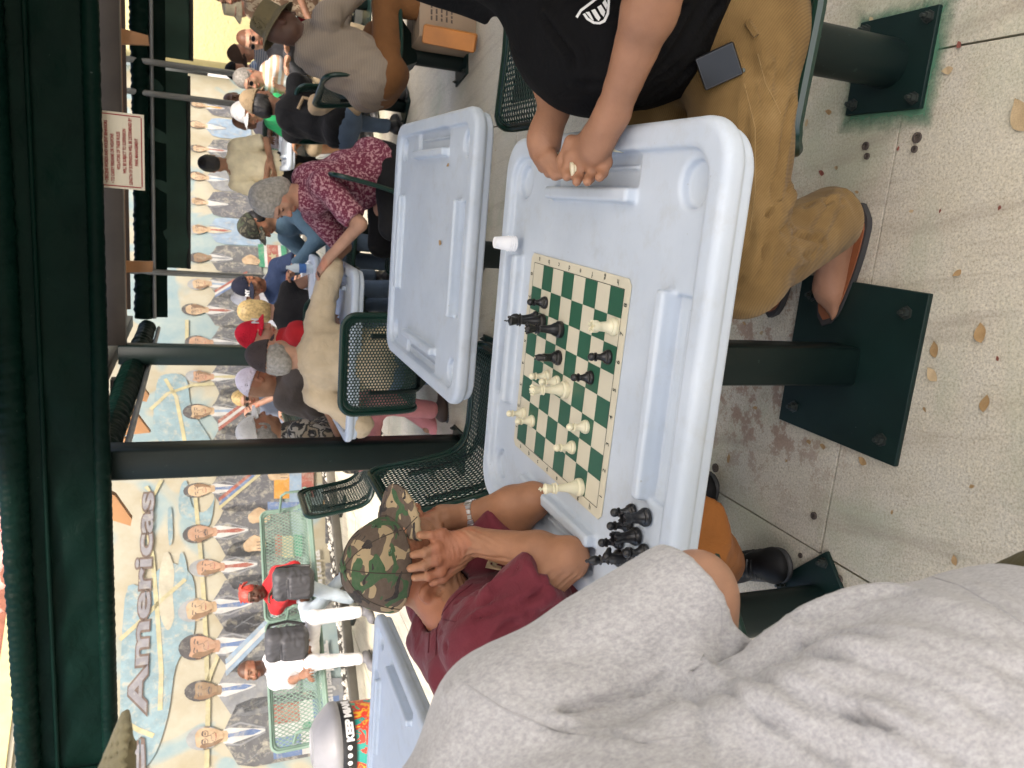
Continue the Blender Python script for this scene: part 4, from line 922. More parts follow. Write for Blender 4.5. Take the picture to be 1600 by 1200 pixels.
def glasses_obj(H, parent, dark=True, mat=None):
    m = MB()
    for q in (-1, 1):
        P = [H.p(q * .033 + .022 * math.cos(R(a)), .107 - .25 * abs(q * .033 + .022 * math.cos(R(a))) * .5, .008 + .016 * math.sin(R(a))) for a in range(0, 360, 30)]; m.tube(P, .0022, 6, closed=True)
        if dark: m.poly(P, 1)
        m.tube([H.p(q * .058, .092, .014), H.p(q * .080, .03, .014), H.p(q * .080, -.02, .006)], .0022, 6)
    m.tube([H.p(-.012, .112, .012), H.p(.012, .112, .012)], .002, 6)
    return m.build('glasses', [mat or BLACKP, M('dark_lens', (.01, .01, .012), rough=.1, bstr=0)], parent)
def shoe_obj(an, fdir, mat, parent, sole=None, sandal=False, name='shoe', k=1.0):
    """an: ankle point; fdir horizontal toe direction"""
    an = np.asarray(an, float); f = unit(V3(fdir[0], fdir[1], 0)); z0 = an[2] - .075 * k; s = SDF.box(an - .25 * k, an + .25 * k, .0075); g = V3(0, 0, 1)
    base = V3(an[0], an[1], z0)
    s.cone(base - f * .045 + g * .045, base + f * .13 + g * .030, .040, .036, 0); s.cone(base + f * .0 + g * .05, base + g * .10, .042, .040, .03); s.ell(base + f * .145 + g * .025, (.048, .048, .030), None, .03)
    s.half(base + g * .012, -g); s.half(base + g * .098, g); o = sdf_obj(name, s, mat, parent, folds=.001, fs=30)
    s = SDF.box(an - .26 * k, an + .26 * k, .0075); s.cone(base - f * .05 + g * .012, base + f * .15 + g * .012, .042, .050, 0, flat=(g, .35)); s.half(base, -g); sdf_obj('sole', s, sole or M('rubber_sole', (.03, .03, .03)), o); return o
def person(label, head, yaw, skin_='tan', shirt=None, sleeve='short', pants=None, legs='long', shoes=None, hair=None, hairmat=None, hat=None, hatmat=None, glasses=None, lean=.10, pitch=-8, roll=0, hands=None, pose='sit', sk=1.0,
           bodyyaw=None, belly=1.0, knees=None, feet=None, buzz=None, stubble=None, elbows=None, hood=False, lower=True, folds=.006, shw=.18, curl=.6, brow=(.3, .25, .22), fat=1.0):
    hc = V3(*head); by = R(bodyyaw if bodyyaw is not None else yaw); bf = V3(math.cos(by), math.sin(by), 0); br = V3(math.sin(by), -math.cos(by), 0); up = V3(0, 0, 1)
    fr = head_frame(yaw, pitch, roll)
    if pose == 'sit': hip = V3(hc[0], hc[1], .54) - bf * lean; root = V3(hip[0], hip[1], 0)
    else: hip = V3(hc[0], hc[1], .88 * hc[2] / 1.55) - bf * lean * .3; root = V3(hip[0], hip[1], 0)
    e = empty('person', tuple(root), 0, label, 'person'); L = lambda p: np.asarray(p, float) - root
    H = Head(L(hc), fr, sk, fat); neck = L(hc) - up * .175 * sk - bf * .035 - fr[1] * 0 ; hipL = L(hip); chest = neck + (hipL - neck) * .36 + bf * .01; waist = neck + (hipL - neck) * .75
    tw = np.stack([br, bf, unit(neck - hipL)], 1); sh = [neck - up * .055 + br * q * shw for q in (-1, 1)]
    Hd = []
    for i, q in enumerate((-1, 1)):
        if hands is not None and hands[i] is not None: t = L(hands[i])
        elif pose == 'sit': t = hipL + bf * .34 + br * q * .13 + up * .16
        else: t = hipL + br * q * .24 + bf * .05 - up * .06
        pole = (elbows[i] if elbows and elbows[i] is not None else (-up * .9 + br * q * .7 - bf * .2)); E_, W_ = ik(sh[i], t, .29 * sk, .26 * sk, pole); Hd.append((E_, W_))
    # --- one continuous body
    pts = [H.c, hipL] + sh + [p for eh in Hd for p in eh]; kn = []; an = []
    for i, q in enumerate((-1, 1)):
        if pose == 'sit':
            k = L(knees[i]) if knees else hipL + br * q * .14 + bf * .42 - up * .02; a = L(feet[i]) if feet else V3(k[0], k[1], .08) + bf * .02
        else: k = hipL + br * q * .09 + bf * .02 - up * (hipL[2] * .47); a = hipL + br * q * .11 - up * (hipL[2] - .08)
        kn.append(k); an.append(a)
    if lower: pts += kn + an
    P = np.array(pts); lo, hi = P.min(0) - .14, P.max(0) + .16
    spans = [[], [], []]
    for c in [H.c] + [w for _, w in Hd]:
        for i in range(3): spans[i].append((c[i] - .125, c[i] + .135, .0065))
    s = SDF(*[axis(lo[i], hi[i], .013, spans[i] if i != 9 else None) for i in range(3)])
    H.sculpt(s, neck)
    s.ell(chest, (.150, .085, .17), tw, .04); s.ell(waist, (.13, .09 * belly, .15), tw, .05); s.ell(hipL, (.14, .10, .09), tw, .04)
    for i, q in enumerate((-1, 1)):
        E_, W_ = Hd[i]; s.cone(neck, sh[i], .05, .048, .03); s.cone(sh[i], E_, .047, .037, .03); s.cone(E_, W_ , .037, .025, .015)
        fd = unit(W_ - E_); hand(s, W_, fd + V3(0, 0, -.15), (-up if pose == 'sit' else -br * q) + bf * .01, side=(q if pose == 'sit' else q), curl=curl, k=1.0)
        if lower and legs == 'short': s.cone(kn[i], kn[i] + (hipL - kn[i]) * .4, .058, .075, .02); s.cone(kn[i], an[i] + up * .12, .056, .050, .02); s.cone(an[i] + up * .12, an[i], .050, .034, .02)
        elif lower: s.cone(an[i] + up * .10, an[i], .036, .034, .01); 
    if lower and legs != 'short':
        for i in range(2): s.cone(hipL, kn[i], .06, .045, .03); s.cone(kn[i], an[i], .045, .033, .02)
    def tf(V): return H.tint(V, np.ones((len(V), 3)), brow=brow, buzz=buzz, stubble=stubble)
    sdf_obj('body', s, SK[skin_], e, tint=tf)
    # --- shirt
    pts = np.array([neck, hipL] + sh + [x for x, _ in Hd] + ([w for _, w in Hd] if sleeve == 'long' else [])); lo, hi = pts.min(0) - .20, pts.max(0) + .20
    s = SDF.box(lo, hi, .0125); bl = belly
    s.ell(chest, (.178, .118, .19), tw, .0); s.ell(waist + bf * .02 * bl, (.165 * (.9 + .1 * bl), .125 * bl, .17), tw, .06); s.ell(hipL + up * .01, (.175, .135, .11), tw, .05); s.cone(neck - up * .03, neck + up * .012 + bf * .012, .080, .068, .03)
    for i, q in enumerate((-1, 1)):
        E_, W_ = Hd[i]; s.cone(neck - up * .03, sh[i], .07, .066, .04)
        if sleeve == 'short': c = sh[i] + (E_ - sh[i]) * .88; s.sleeve(sh[i], c, .068, .072, .035)
        elif sleeve == 'none': pass
        else: s.cone(sh[i], E_, .066, .056, .035); s.cone(E_, W_ - unit(W_ - E_) * .02, .056, .040, .03)
    if hood: s.cone(neck - bf * .06 + br * .07, neck - bf * .06 - br * .07, .055, .055, .04)
    s.half(hipL - up * .07, -up); sdf_obj('shirt', s, shirt, e, folds=folds * 1.25, fs=12, seed=len(label), stretch=(1, 1, .55))
    if lower:
        pts = np.array([hipL] + kn + an); lo, hi = pts.min(0) - .17, pts.max(0) + .17; s = SDF.box(lo, hi, .013)
        s.ell(hipL - up * .02, (.165, .125, .10), tw, 0); s.half(hipL + up * .05, up)
        for i in range(2):
            s.cone(hipL + br * (2 * i - 1) * .085 - up * .02, kn[i], .085, .070, .04)
            if legs == 'long': s.cone(kn[i], an[i] + up * .05, .068, .055, .03)
        if legs == 'long': s.half(V3(0, 0, min(an[0][2], an[1][2]) + .015), -up)
        sdf_obj('trousers' if legs == 'long' else 'shorts', s, pants, e, folds=.006, fs=9, seed=3)
        for i in range(2): shoe_obj(an[i], bf, shoes or M('black_shoe', (.015, .015, .016), rough=.5), e)
    if hair: hair_obj(H, hair, hairmat, e)
    if hat: cap_obj(H, hatmat, e, bucket=hat in ('bucket', 'straw'), straw=hat == 'straw', name={'bucket': 'bucket_hat', 'straw': 'straw_hat', 'beanie': 'beanie'}.get(hat, 'cap'), brim=hat != 'beanie')
    if glasses: glasses_obj(H, e, glasses == 'dark')
    e['_H'] = 0; PEOPLE[label] = (e, H, neck, hipL, Hd, bf, br); return e
PEOPLE = {}
GREYH = M('grey_hair', (.28, .26, .23), rough=.6, var=.35, scale=60, bstr=.6, bscale=120); BLOND = M('blond_hair', (.50, .36, .15), rough=.5, var=.4, scale=50, bstr=.6, bscale=120); DARKH = M('dark_hair', (.012, .010, .009), rough=.5)
def hp(x, y, Y): return tuple(aty(x, y, Y))
beige = cloth('beige', (.50, .40, .27)); navy = cloth('navy', (.012, .022, .055)); redc = cloth('red', (.42, .018, .022)); blackc = cloth('black', (.010, .010, .011)); denim = cloth('denim', (.075, .13, .18)); creamc = cloth('cream', (.70, .62, .42)); greyc = cloth('grey', (.20, .21, .22)); whitec = cloth('white', (.74, .74, .76))
def pattern_cloth(name, base, col, scale=34, th=.60):
    m, nt, bs = new_mat(name); v = coords(nt); k = ramp(nt, noise(nt, v, scale, 2, .6), [(th - .02, (0, 0, 0)), (th, (1, 1, 1))]); c = mixc(nt, k, base, col); vo = node(nt, 'ShaderNodeTexVoronoi', _Scale=scale * 1.6); nt.links.new(v, vo.inputs['Vector'])
    k2 = ramp(nt, vo.outputs['Distance'], [(.20, (1, 1, 1)), (.30, (0, 0, 0))]); c = mixc(nt, k2, c, col); nt.links.new(c, bs.inputs['Base Color']); bs.inputs['Roughness'].default_value = .8; return m
floral = pattern_cloth('floral_maroon', (.15, .018, .045), (.45, .24, .26), 62, .56)
camoW = camo('camo_pale', [(.30, .24, .16), (.05, .045, .035), (.38, .34, .27), (.02, .02, .02)], 14)
camoD = camo('camo_dark', [(.05, .06, .035), (.03, .03, .02), (.10, .09, .06), (.02, .02, .015)], 14)
stripe = pattern_cloth('mottled_brown_print', (.45, .36, .24), (.20, .12, .07), 16, .5)
def stripes(name, c1, c2, sc=22):
    m, nt, bs = new_mat(name); w = node(nt, 'ShaderNodeTexWave', _Scale=sc, _Distortion=.6); w.bands_direction = 'Z'; nt.links.new(coords(nt), w.inputs['Vector']); nt.links.new(ramp(nt, w.outputs['Fac'], [(.4, c1), (.6, c2)]), bs.inputs['Base Color']); bs.inputs['Roughness'].default_value = .85; return m
strW = stripes('striped_white_orange', (.72, .70, .68), (.62, .38, .25), 6); ribbed = stripes('ribbed_taupe_knit', (.27, .215, .165), (.20, .16, .12), 38)
pinkt = cloth('pink', (.60, .24, .24)); khaki = cloth('khaki', (.28, .22, .14)); brownp = cloth('brown_trouser', (.15, .065, .022)); hoodie = cloth('brown_grey', (.085, .070, .060)); olive = cloth('olive', (.135, .11, .06), bscale=300)
darkcap = cloth('charcoal_brown', (.055, .042, .042)); jeans = cloth('jeans', (.10, .14, .20))
person('man in a taupe knitted sweater and olive bucket hat seated side-on', hp(437, 40, 4.50), 8, 'dark', ribbed, 'long', brownp, hat='bucket', hatmat=olive, pitch=-30, lean=.28, bodyyaw=12, hands=(hp(560, -40, 4.9), hp(590, -60, 4.5)), belly=1.15, folds=.009, shw=.19)
person('grey haired woman in a maroon floral blouse leaning over her game', hp(430, 312, 4.38), 200, 'light', floral, 'short', blackc, hair='bob', hairmat=GREYH, pitch=-28, lean=.26, bodyyaw=190, hands=(hp(512, 405, 4.25), hp(508, 425, 4.55)), folds=.008)
person('standing man in a cream T-shirt and black shorts with his hands behind his back', hp(331, 256, 8.2), 80, 'tan', creamc, 'short', blackc, 'short', M('grey_sneaker', (.18, .17, .15)), hair='short', hairmat=DARKH, pose='stand', bodyyaw=95, hands=(hp(418, 262, 8.02), hp(424, 256, 8.02)), belly=1.25, folds=.010, pitch=-15, elbows=(None, None))
person('man in a denim jacket and dark camo cap bending over his tiles', hp(403, 352, 6.05), 205, 'tan', denim, 'long', jeans, hat='cap', hatmat=camoD, hair='under', hairmat=DARKH, pitch=-30, lean=.26, bodyyaw=200, hands=(hp(462, 412, 5.9), hp(458, 424, 6.2)))
person('man in glasses and navy cap and polo facing the camera behind the tables', hp(390, 447, 7.0), 235, 'tan', navy, 'short', jeans, hat='cap', hatmat=cloth('navycap', (.008, .010, .022)), glasses='clear', pitch=-22, lean=.14, bodyyaw=262, hands=(hp(462, 418, 6.55), hp(466, 428, 6.6)), stubble=(.6, .5, .45))
person('blond woman in a black top between the navy cap and the red shirt', hp(400, 486, 6.1), 75, 'light', blackc, 'none', jeans, hair='bob', hairmat=BLOND, pitch=-10, lean=.10, hands=(hp(468, 455, 6.3), None))
person('person in a small white cap half hidden behind the navy cap man', hp(385, 466, 8.4), 250, 'light', whitec, 'short', jeans, hat='cap', hatmat=cloth('whitecap', (.75, .76, .80)))
person('man in a bright red polo and red cap with a white letter', hp(404, 524, 5.45), 315, 'light', redc, 'short', jeans, hat='cap', hatmat=cloth('redcap', (.50, .012, .03)), pitch=-20, lean=.12, bodyyaw=15, hands=(hp(500, 480, 5.2), hp(505, 490, 5.0)))
person('man in a beige sweatshirt and charcoal cap with grey hair', hp(428, 556, 4.42), 55, 'light', beige, 'long', jeans, hat='cap', hatmat=darkcap, hair='under', hairmat=GREYH, pitch=-14, lean=.14, bodyyaw=82, hands=(hp(520, 640, 4.55), hp(515, 475, 4.5)), folds=.010, elbows=(None, V3(.6, .1, -.2)), shw=.20, belly=1.2)
person('man in a brown hooded jacket and pale lavender cap leaning in', hp(404, 598, 5.55), 25, 'tan', hoodie, 'long', jeans, hat='cap', hatmat=cloth('lavendercap', (.62, .58, .66)), glasses='clear', pitch=-25, lean=.24, bodyyaw=25, hands=(hp(500, 575, 5.3), hp(500, 590, 5.0)), hood=True, folds=.010)
person('fair haired person in sunglasses and grey T-shirt, hand at the chin', hp(383, 622, 8.3), 250, 'light', cloth('slate', (.13, .15, .19)), 'short', jeans, hair='short', hairmat=BLOND, glasses='dark', pitch=-12, hands=(hp(398, 634, 8.12), hp(440, 650, 8.0)))
person('man in a white cap, camouflage shirt and pink trousers behind the near post', hp(407, 672, 5.15), 20, 'tan', camoW, 'short', pinkt, shoes=M('brown_sandal', (.05, .03, .022), rough=.6), hat='cap', hatmat=cloth('offwhite', (.66, .64, .60)), hair='under', hairmat=GREYH, pitch=2, lean=.16, bodyyaw=10, hands=(hp(508, 632, 5.0), hp(512, 640, 4.75)), knees=(hp(578, 592, 5.30), hp(588, 632, 4.90)), feet=(hp(690, 668, 5.2), hp(684, 640, 4.92)))
person('red haired woman in a red top holding a grey backpack on the mural bench', hp(395, 928, 8.05), 262, 'dark', redc, 'long', M('pale_jeans', (.38, .45, .52)), hair='ponytail', hairmat=M('red_hair', (.36, .04, .025), rough=.5, var=.3, scale=60), pitch=-4, lean=.10, hands=(hp(430, 918, 7.72), hp(432, 908, 7.72)), feet=(hp(555, 935, 7.7), hp(545, 900, 7.9)))
person('bearded man in a white T-shirt and white trousers holding a backpack on the mural bench', hp(392, 1047, 7.62), 255, 'brown', whitec, 'short', whitec, shoes=M('grey_trainer', (.12, .12, .13)), pitch=-2, lean=.10, buzz=(.35, .32, .30), stubble=(.35, .3, .28), hands=(hp(478, 1042, 7.25), hp(472, 1055, 7.22)), feet=(hp(568, 955, 7.35), hp(568, 1028, 7.25)), knees=(hp(490, 966, 7.35), hp(488, 1035, 7.2)), belly=1.15, fat=1.1)
person('man in a tan cap and black jacket seated beside the canvas bag', hp(408, 160, 5.9), 40, 'brown', blackc, 'long', jeans, hat='cap', hatmat=cloth('tancap', (.30, .22, .13)), hair='under', hairmat=DARKH, pitch=-22, lean=.24, bodyyaw=50, hands=(hp(462, 130, 6.5), hp(468, 140, 6.3)), folds=.009)
person('grey haired man in black sunglasses and a white striped T-shirt', hp(388, 124, 7.3), 215, 'light', strW, 'short', khaki, hair='short', hairmat=GREYH, glasses='dark', pitch=-16, bodyyaw=205, lean=.2, hands=(hp(440, 150, 7.5), hp(442, 140, 7.3)))
person('crop haired man in dark glasses and a charcoal jacket behind the bucket hat', hp(392, 62, 7.1), 235, 'light', cloth('charcoal', (.045, .045, .05)), 'long', khaki, glasses='dark', buzz=(.35, .27, .22), pitch=-12, hands=(hp(450, 90, 6.8), hp(450, 80, 6.8)))
person('man in a black knitted cap standing far back by the yellow wall', hp(373, 112, 9.3), 165, 'light', stripes('plaid_blue', (.12, .17, .25), (.4, .42, .45), 14), 'long', khaki, hat='beanie', hatmat=blackc, pose='sit')
person('person in a brown cap looking down, far back beside the black cap', hp(378, 84, 8.6), 200, 'light', stripes('plaid_grey', (.2, .24, .30), (.5, .5, .52), 14), 'long', khaki, hat='cap', hatmat=cloth('browncap', (.07, .045, .035)), pitch=-30)
person('man in a pale straw hat and red shirt at the top edge of the view', hp(372, 10, 7.6), 215, 'light', cloth('raspberry', (.42, .03, .06)), 'short', khaki, hat='straw', hatmat=cloth('straw', (.52, .46, .32)), pitch=-10)
person('dark haired person in a brown printed shirt past the bucket hat man', hp(352, -14, 6.6), 200, 'brown', stripe, 'short', khaki, hair='short', hairmat=DARKH)
person('person in a bright green T-shirt mostly hidden behind the tan cap man', hp(388, 176, 7.35), 200, 'tan', cloth('green', (.03, .36, .12)), 'short', khaki, 'short', M('grey_sneaker', (.18, .17, .15)), hat='cap', hatmat=cloth('greywhitecap', (.50, .50, .50)), knees=(hp(490, 232, 7.3), hp(486, 226, 7.6)), feet=(hp(556, 232, 7.6), hp(540, 226, 8.1)), bodyyaw=190)
person('brown faced person far back beside the grey pole', hp(366, 156, 9.6), 250, 'brown', cloth('paleolive', (.42, .42, .34)), 'short', khaki, buzz=(.5, .5, .5))
person('bald man with glasses in a lavender shirt resting his arms on the far table', hp(381, 190, 8.75), 262, 'brown', cloth('lavender', (.50, .46, .52)), 'short', khaki, glasses='clear', buzz=(1.0, .95, .9), pitch=-12, lean=.16, hands=(hp(422, 212, 8.35), hp(430, 196, 8.35)), belly=1.2)
# letters on the caps
def cap_letter(label, body, size, mat):
    e, H, *_ = PEOPLE[label]; cap = [c for c in kids(e) if c.name.startswith('cap')][0]
    n = unit(H.f * .95 + H.u * .30); up = unit(H.u - n * (H.u @ n)); o = H.p(0, .103, .068) + n * .004
    txt(body, size, mat, frame(Vector(o) - Vector(up) * size * .35, Vector(np.cross(up, n)), Vector(up)), 'letter', cap, .002, .002, 'CENTER')
WHT = M('white_embroidery', (.75, .75, .75), rough=.8, bstr=0); cap_letter('man in glasses and navy cap and polo facing the camera behind the tables', 'NY', .045, WHT); cap_letter('man in a bright red polo and red cap with a white letter', 'N', .062, WHT)
cap_letter('man in a white cap, camouflage shirt and pink trousers behind the near post', 'G', .045, M('black_embroidery', (.02, .02, .02), bstr=0))
from mathutils.bvhtree import BVHTree
def bvh_of(objs):
    vs, fs = [], []
    for o in objs:
        n = len(vs); mw_ = o.matrix_basis
        p = o.parent; off = p.location if p else Vector()
        vs += [v.co + off for v in o.data.vertices]; fs += [[i + n for i in f.vertices] for f in o.data.polygons]
    return BVHTree.FromPolygons(vs, fs)
def drape(o, bv, origin, lift=.0015, default=.0):
    """press a flat print (object in world coordinates) onto a body along the lines from origin"""
    off = o.parent.location if o.parent else Vector(); org = Vector(origin)
    for v in o.data.vertices:
        w = v.co.copy(); d = (w - org).normalized(); h = bv.ray_cast(org, d)
        if h[0] is not None: w = h[0] + h[1] * 0 - d * lift
        v.co = w - off
    o.data.update()
def camo_cap():
    return camo('woodland_camo', [(.030, .024, .016), (.085, .056, .036), (.085, .056, .036), (.36, .28, .17)], 11)
def camo_woodland():
    m, nt, bs = new_mat('woodland_camouflage'); v = coords(nt, (1, 1.25, 1.6)); c = (.088, .062, .045)
    def layer(c, sc, th, col, rot, dist):
        k = ramp(nt, noise(nt, coords(nt, (1, 1.3, 1.7), rot=rot), sc, 1.6, .45, dist), [(0, (0, 0, 0)), (th, (1, 1, 1))], True); return mixc(nt, k, c, col)
    c = layer(c, 13, .545, (.33, .25, .145), (0, .3, .2), .8); c = layer(c, 15, .57, (.035, .085, .035), (.7, 1.3, 2.0), .9); c = layer(c, 19, .595, (.022, .018, .018), (2.1, .2, 1.0), 1.0)
    c = mixc(nt, ramp(nt, noise(nt, v, 60, 4, .7), [(.4, (0, 0, 0)), (.8, (.25, .25, .25))]), c, (.2, .17, .13))
    nt.links.new(c, bs.inputs['Base Color']); bs.inputs['Roughness'].default_value = .9; w = node(nt, 'ShaderNodeTexWave', _Scale=260.0); w.wave_type = 'BANDS'; nt.links.new(v, w.inputs['Vector'])
    b1 = bump(nt, w.outputs['Fac'], .25, .0006, bs); bump(nt, noise(nt, v, 35, 4, .6), .4, .002, bs, b1); return m
def fold_lines(cfgs):
    """each: (point a, point b, width, depth): a soft crease along the segment"""
    def fn(V, N):
        d = np.zeros(len(V))
        for a, b, w, dep in cfgs:
            a = np.asarray(a, float); b = np.asarray(b, float); ba = b - a; t = np.clip(((V - a) @ ba) / (ba @ ba), 0, 1); q = np.linalg.norm(V - a - t[:, None] * ba, axis=1); f = np.sin(np.pi * np.clip(t, 0.02, .98)) ** .5
            d += dep * f * (np.exp(-(q / w) ** 2) - .55 * np.exp(-((q - 1.7 * w) / w) ** 2))
        return d
    return fn
up = V3(0, 0, 1)
# ================================================================== man in maroon with the camouflage cap
W0 = lambda *a: V3(*a)
root = W0(-.60, 1.64, 0); e1 = empty('person', tuple(root), 0, 'man in a maroon hooded shirt and camouflage cap holding his face in his hands', 'person'); L = lambda *a: V3(*a) - root
hcw = V3(*aty(648, 878, 1.79)) + V3(.012, 0, .032); H1 = Head(hcw - root, head_frame(-4, -8, 0), 1.0, 1.0)
H1 = Head(hcw - root, head_frame(-2, -6, -24), 1.03, 1.0)
nk = L(-.535, 1.73, .945); hipL = L(-.64, 1.64, .56)
shR, shL = L(-.535, 1.535, .955), L(-.545, 1.90, .93)
elR = V3(*aty(893, 872, 1.475)) - root + V3(0, 0, .01); wrR = V3(*aty(738, 845, 1.655)) - root
elL = V3(*aty(832, 782, 1.70)) - root; wrL = V3(*aty(730, 806, 1.815)) - root
h = .0042
fine = [[(-.34 + .0 - 0, 0, 0)]] and None
lo = np.minimum.reduce([H1.c - .16, hipL - .1, shR - .1, shL - .1, elR - .08]) ; hi = np.maximum.reduce([H1.c + .17, elR + .08, elL + .08, shL + .1])
xs = axis(lo[0], hi[0], .010, [(H1.c[0] - .12, hi[0], h)]); ys = axis(lo[1], hi[1], .010, [(elR[1] - .04, H1.c[1] + .10, h)]); zs_ = axis(lo[2], hi[2], .012, [(.70, H1.c[2] + .13, h)])
s = SDF(xs, ys, zs_)
H1.sculpt(s, nk); s.cone(H1.p(0, -.03, -.05), nk, .058, .066, .03)
for a_, b_, r_ in ((H1.p(.045, -.05, -.08), nk + V3(.05, -.055, .0), .014),): s.cone(a_, b_, r_, r_, .02)
s.ell(L(-.57, 1.70, .80), (.11, .16, .16), None, .04); s.ell(hipL, (.12, .15, .12), None, .05)
for S_, E_, W_ in ((shR, elR, wrR), (shL, elL, wrL)):
    s.cone(nk, S_, .05, .055, .03); s.cone(S_, E_, .050, .042, .03); m_ = E_ + (W_ - E_) * .3; s.cone(E_, m_, .040, .044, .02); s.cone(m_, W_, .044, .029, .02)
s.ell(elR + V3(.004, -.008, -.004), (.035, .033, .032), None, .02)
# right hand spread over the cheek and ear: fingers placed one by one
fw = lambda x, y, Y: V3(*aty(x, y, Y)) - root
yk = 1.665
kn_ = [fw(690, 834, 1.668), fw(683, 855, 1.658), fw(683, 875, 1.658), fw(689, 893, 1.666)]
tips = [fw(652, 836, 1.695), fw(641, 868, 1.690), fw(636, 889, 1.690), fw(643, 903, 1.692)]
pc = fw(708, 858, 1.668); Mr = np.stack([unit(kn_[3] - kn_[0]), unit(kn_[1] - wrR), unit(np.cross(kn_[3] - kn_[0], kn_[1] - wrR))], 1)
s.ell(pc, (.040, .050, .017), Mr, .02); s.cone(wrR, pc, .027, .026, .02, flat=((0, 1, 0), .8))
for k_, t_ in zip(kn_, tips):
    mid = k_ + (t_ - k_) * .48 + V3(0, -.013, 0); s.cone(pc + (k_ - pc) * .55, k_, .011, .0105, .012); s.cone(k_, mid, .0112, .0104, .008); s.cone(mid, t_ + (mid - t_) * .2, .0102, .0092, .004); s.ell(mid, (.0115, .0115, .0115), None, .004); s.ell(k_, (.0128, .0128, .0128), None, .007)
th0 = fw(716, 880, 1.680); th1 = fw(694, 903, 1.684); th2 = fw(676, 910, 1.690); s.cone(pc + (th0 - pc) * .6, th0, .016, .0145, .015); s.cone(th0, th1, .0135, .0115, .008); s.cone(th1, th2, .0112, .0095, .005)
# left hand: heel of the palm under the chin, fingers up the far cheek
pl = fw(692, 810, 1.80); s.cone(wrL, pl, .027, .034, .02); 
for i in range(4): a_ = pl + V3(.012 - .004 * i, -.02 + .018 * i, .02); s.cone(a_, a_ + V3(-.015, .015, .05), .0105, .009, .006)
for i in range(3): a_ = fw(682 + 3 * i, 812 + 9 * i, 1.775 - .01 * i); s.cone(a_, a_ + V3(-.035, -.008, .012), .010, .009, .006)
def t1(V):
    T = H1.tint(V, np.ones((len(V), 3)), brow=(.45, .40, .38), lip=(1, .7, .68))
    for t_, k_ in zip(tips + [th2], kn_ + [th1]):                                   # fingernails and pale tips
        q = np.linalg.norm(V - (t_ + (k_ - t_) * .10 + V3(0, -.006, 0)), axis=1); T[q < .0068] *= np.array([1.35, 1.45, 1.5])
    for k_ in kn_: q = np.linalg.norm(V - k_, axis=1); T *= (1 - .18 * np.exp(-(q / .012) ** 2))[:, None] ** np.array([[.4, 1, 1.1]])
    return np.clip(T, 0, 2)
def w1(V, N):                                                                   # skin creases of hand, wrist, brow and neck
    d = .0006 * snoise(V, 60, 3, 3); q = np.linalg.norm(V - wrR, axis=1); ax_ = unit(pc - wrR); d = d + .0011 * np.sin(((V - wrR) @ ax_) * 900) * np.exp(-(q / .03) ** 2)
    for k_, t_ in zip(kn_, tips): m_ = k_ + (t_ - k_) * .48; a_ = unit(t_ - k_); q = np.linalg.norm(V - m_ - V3(0, -.013, 0), axis=1); d = d + .0010 * np.sin(((V - m_) @ a_) * 1500) * np.exp(-(q / .011) ** 2)
    for k_ in kn_: a_ = unit(pc - k_); t = (V - k_) @ a_; q = np.linalg.norm(V - k_ - np.clip(t, 0, .05)[:, None] * a_, axis=1); d = d + .0015 * np.exp(-(q / .0045) ** 2) * (t > 0) * (t < .055)
    Lc = H1.loc(V); m = (Lc[:, 1] < .06) & (Lc[:, 2] < -.03) & (Lc[:, 0] > .02); d = d + m * .0016 * np.sin((Lc[:, 2] * 1.0 + Lc[:, 1] * .8) * 420 + 2 * np.sin(Lc[:, 1] * 60))
    m = (np.abs(Lc[:, 0]) > .035) & (Lc[:, 1] > .03) & (np.abs(Lc[:, 2]) < .05); d = d + m * .0009 * np.sin((Lc[:, 2] - .3 * Lc[:, 1]) * 700); return d
SK1 = skin('weathered', (.30, .145, .08))
s.ell(H1.p(.088, -.058, -.022), (.014, .024, .035), H1.M, .006); s.ell(H1.p(.103, -.052, -.020), (.009, .013, .022), H1.M, .005, 's')
b1 = sdf_obj('body', s, SK1, e1, tint=t1, foldfn=w1)
# shirt
s = SDF.box(np.minimum(hipL, shR) - .22, np.maximum(elR, shL) + .20, .0085)
MAR = cloth('maroon', (.118, .019, .029), bscale=260, bstr=.3, sheen=.1)
s.ell(L(-.565, 1.705, .80), (.145, .185, .20), None, 0); s.ell(L(-.60, 1.66, .66), (.15, .18, .16), None, .06); s.cone(nk - up * .02 + V3(-.03, 0, 0), nk + V3(.0, 0, -.02), .09, .085, .05)
for S_, E_ in ((shR, elR), (shL, elL)): c = S_ + (E_ - S_) * .80; s.cone(nk - up * .04, S_, .08, .078, .05); s.sleeve(S_, c, .080, .072, .04); s.half(c + (E_ - S_) * .10, E_ - S_) if False else None
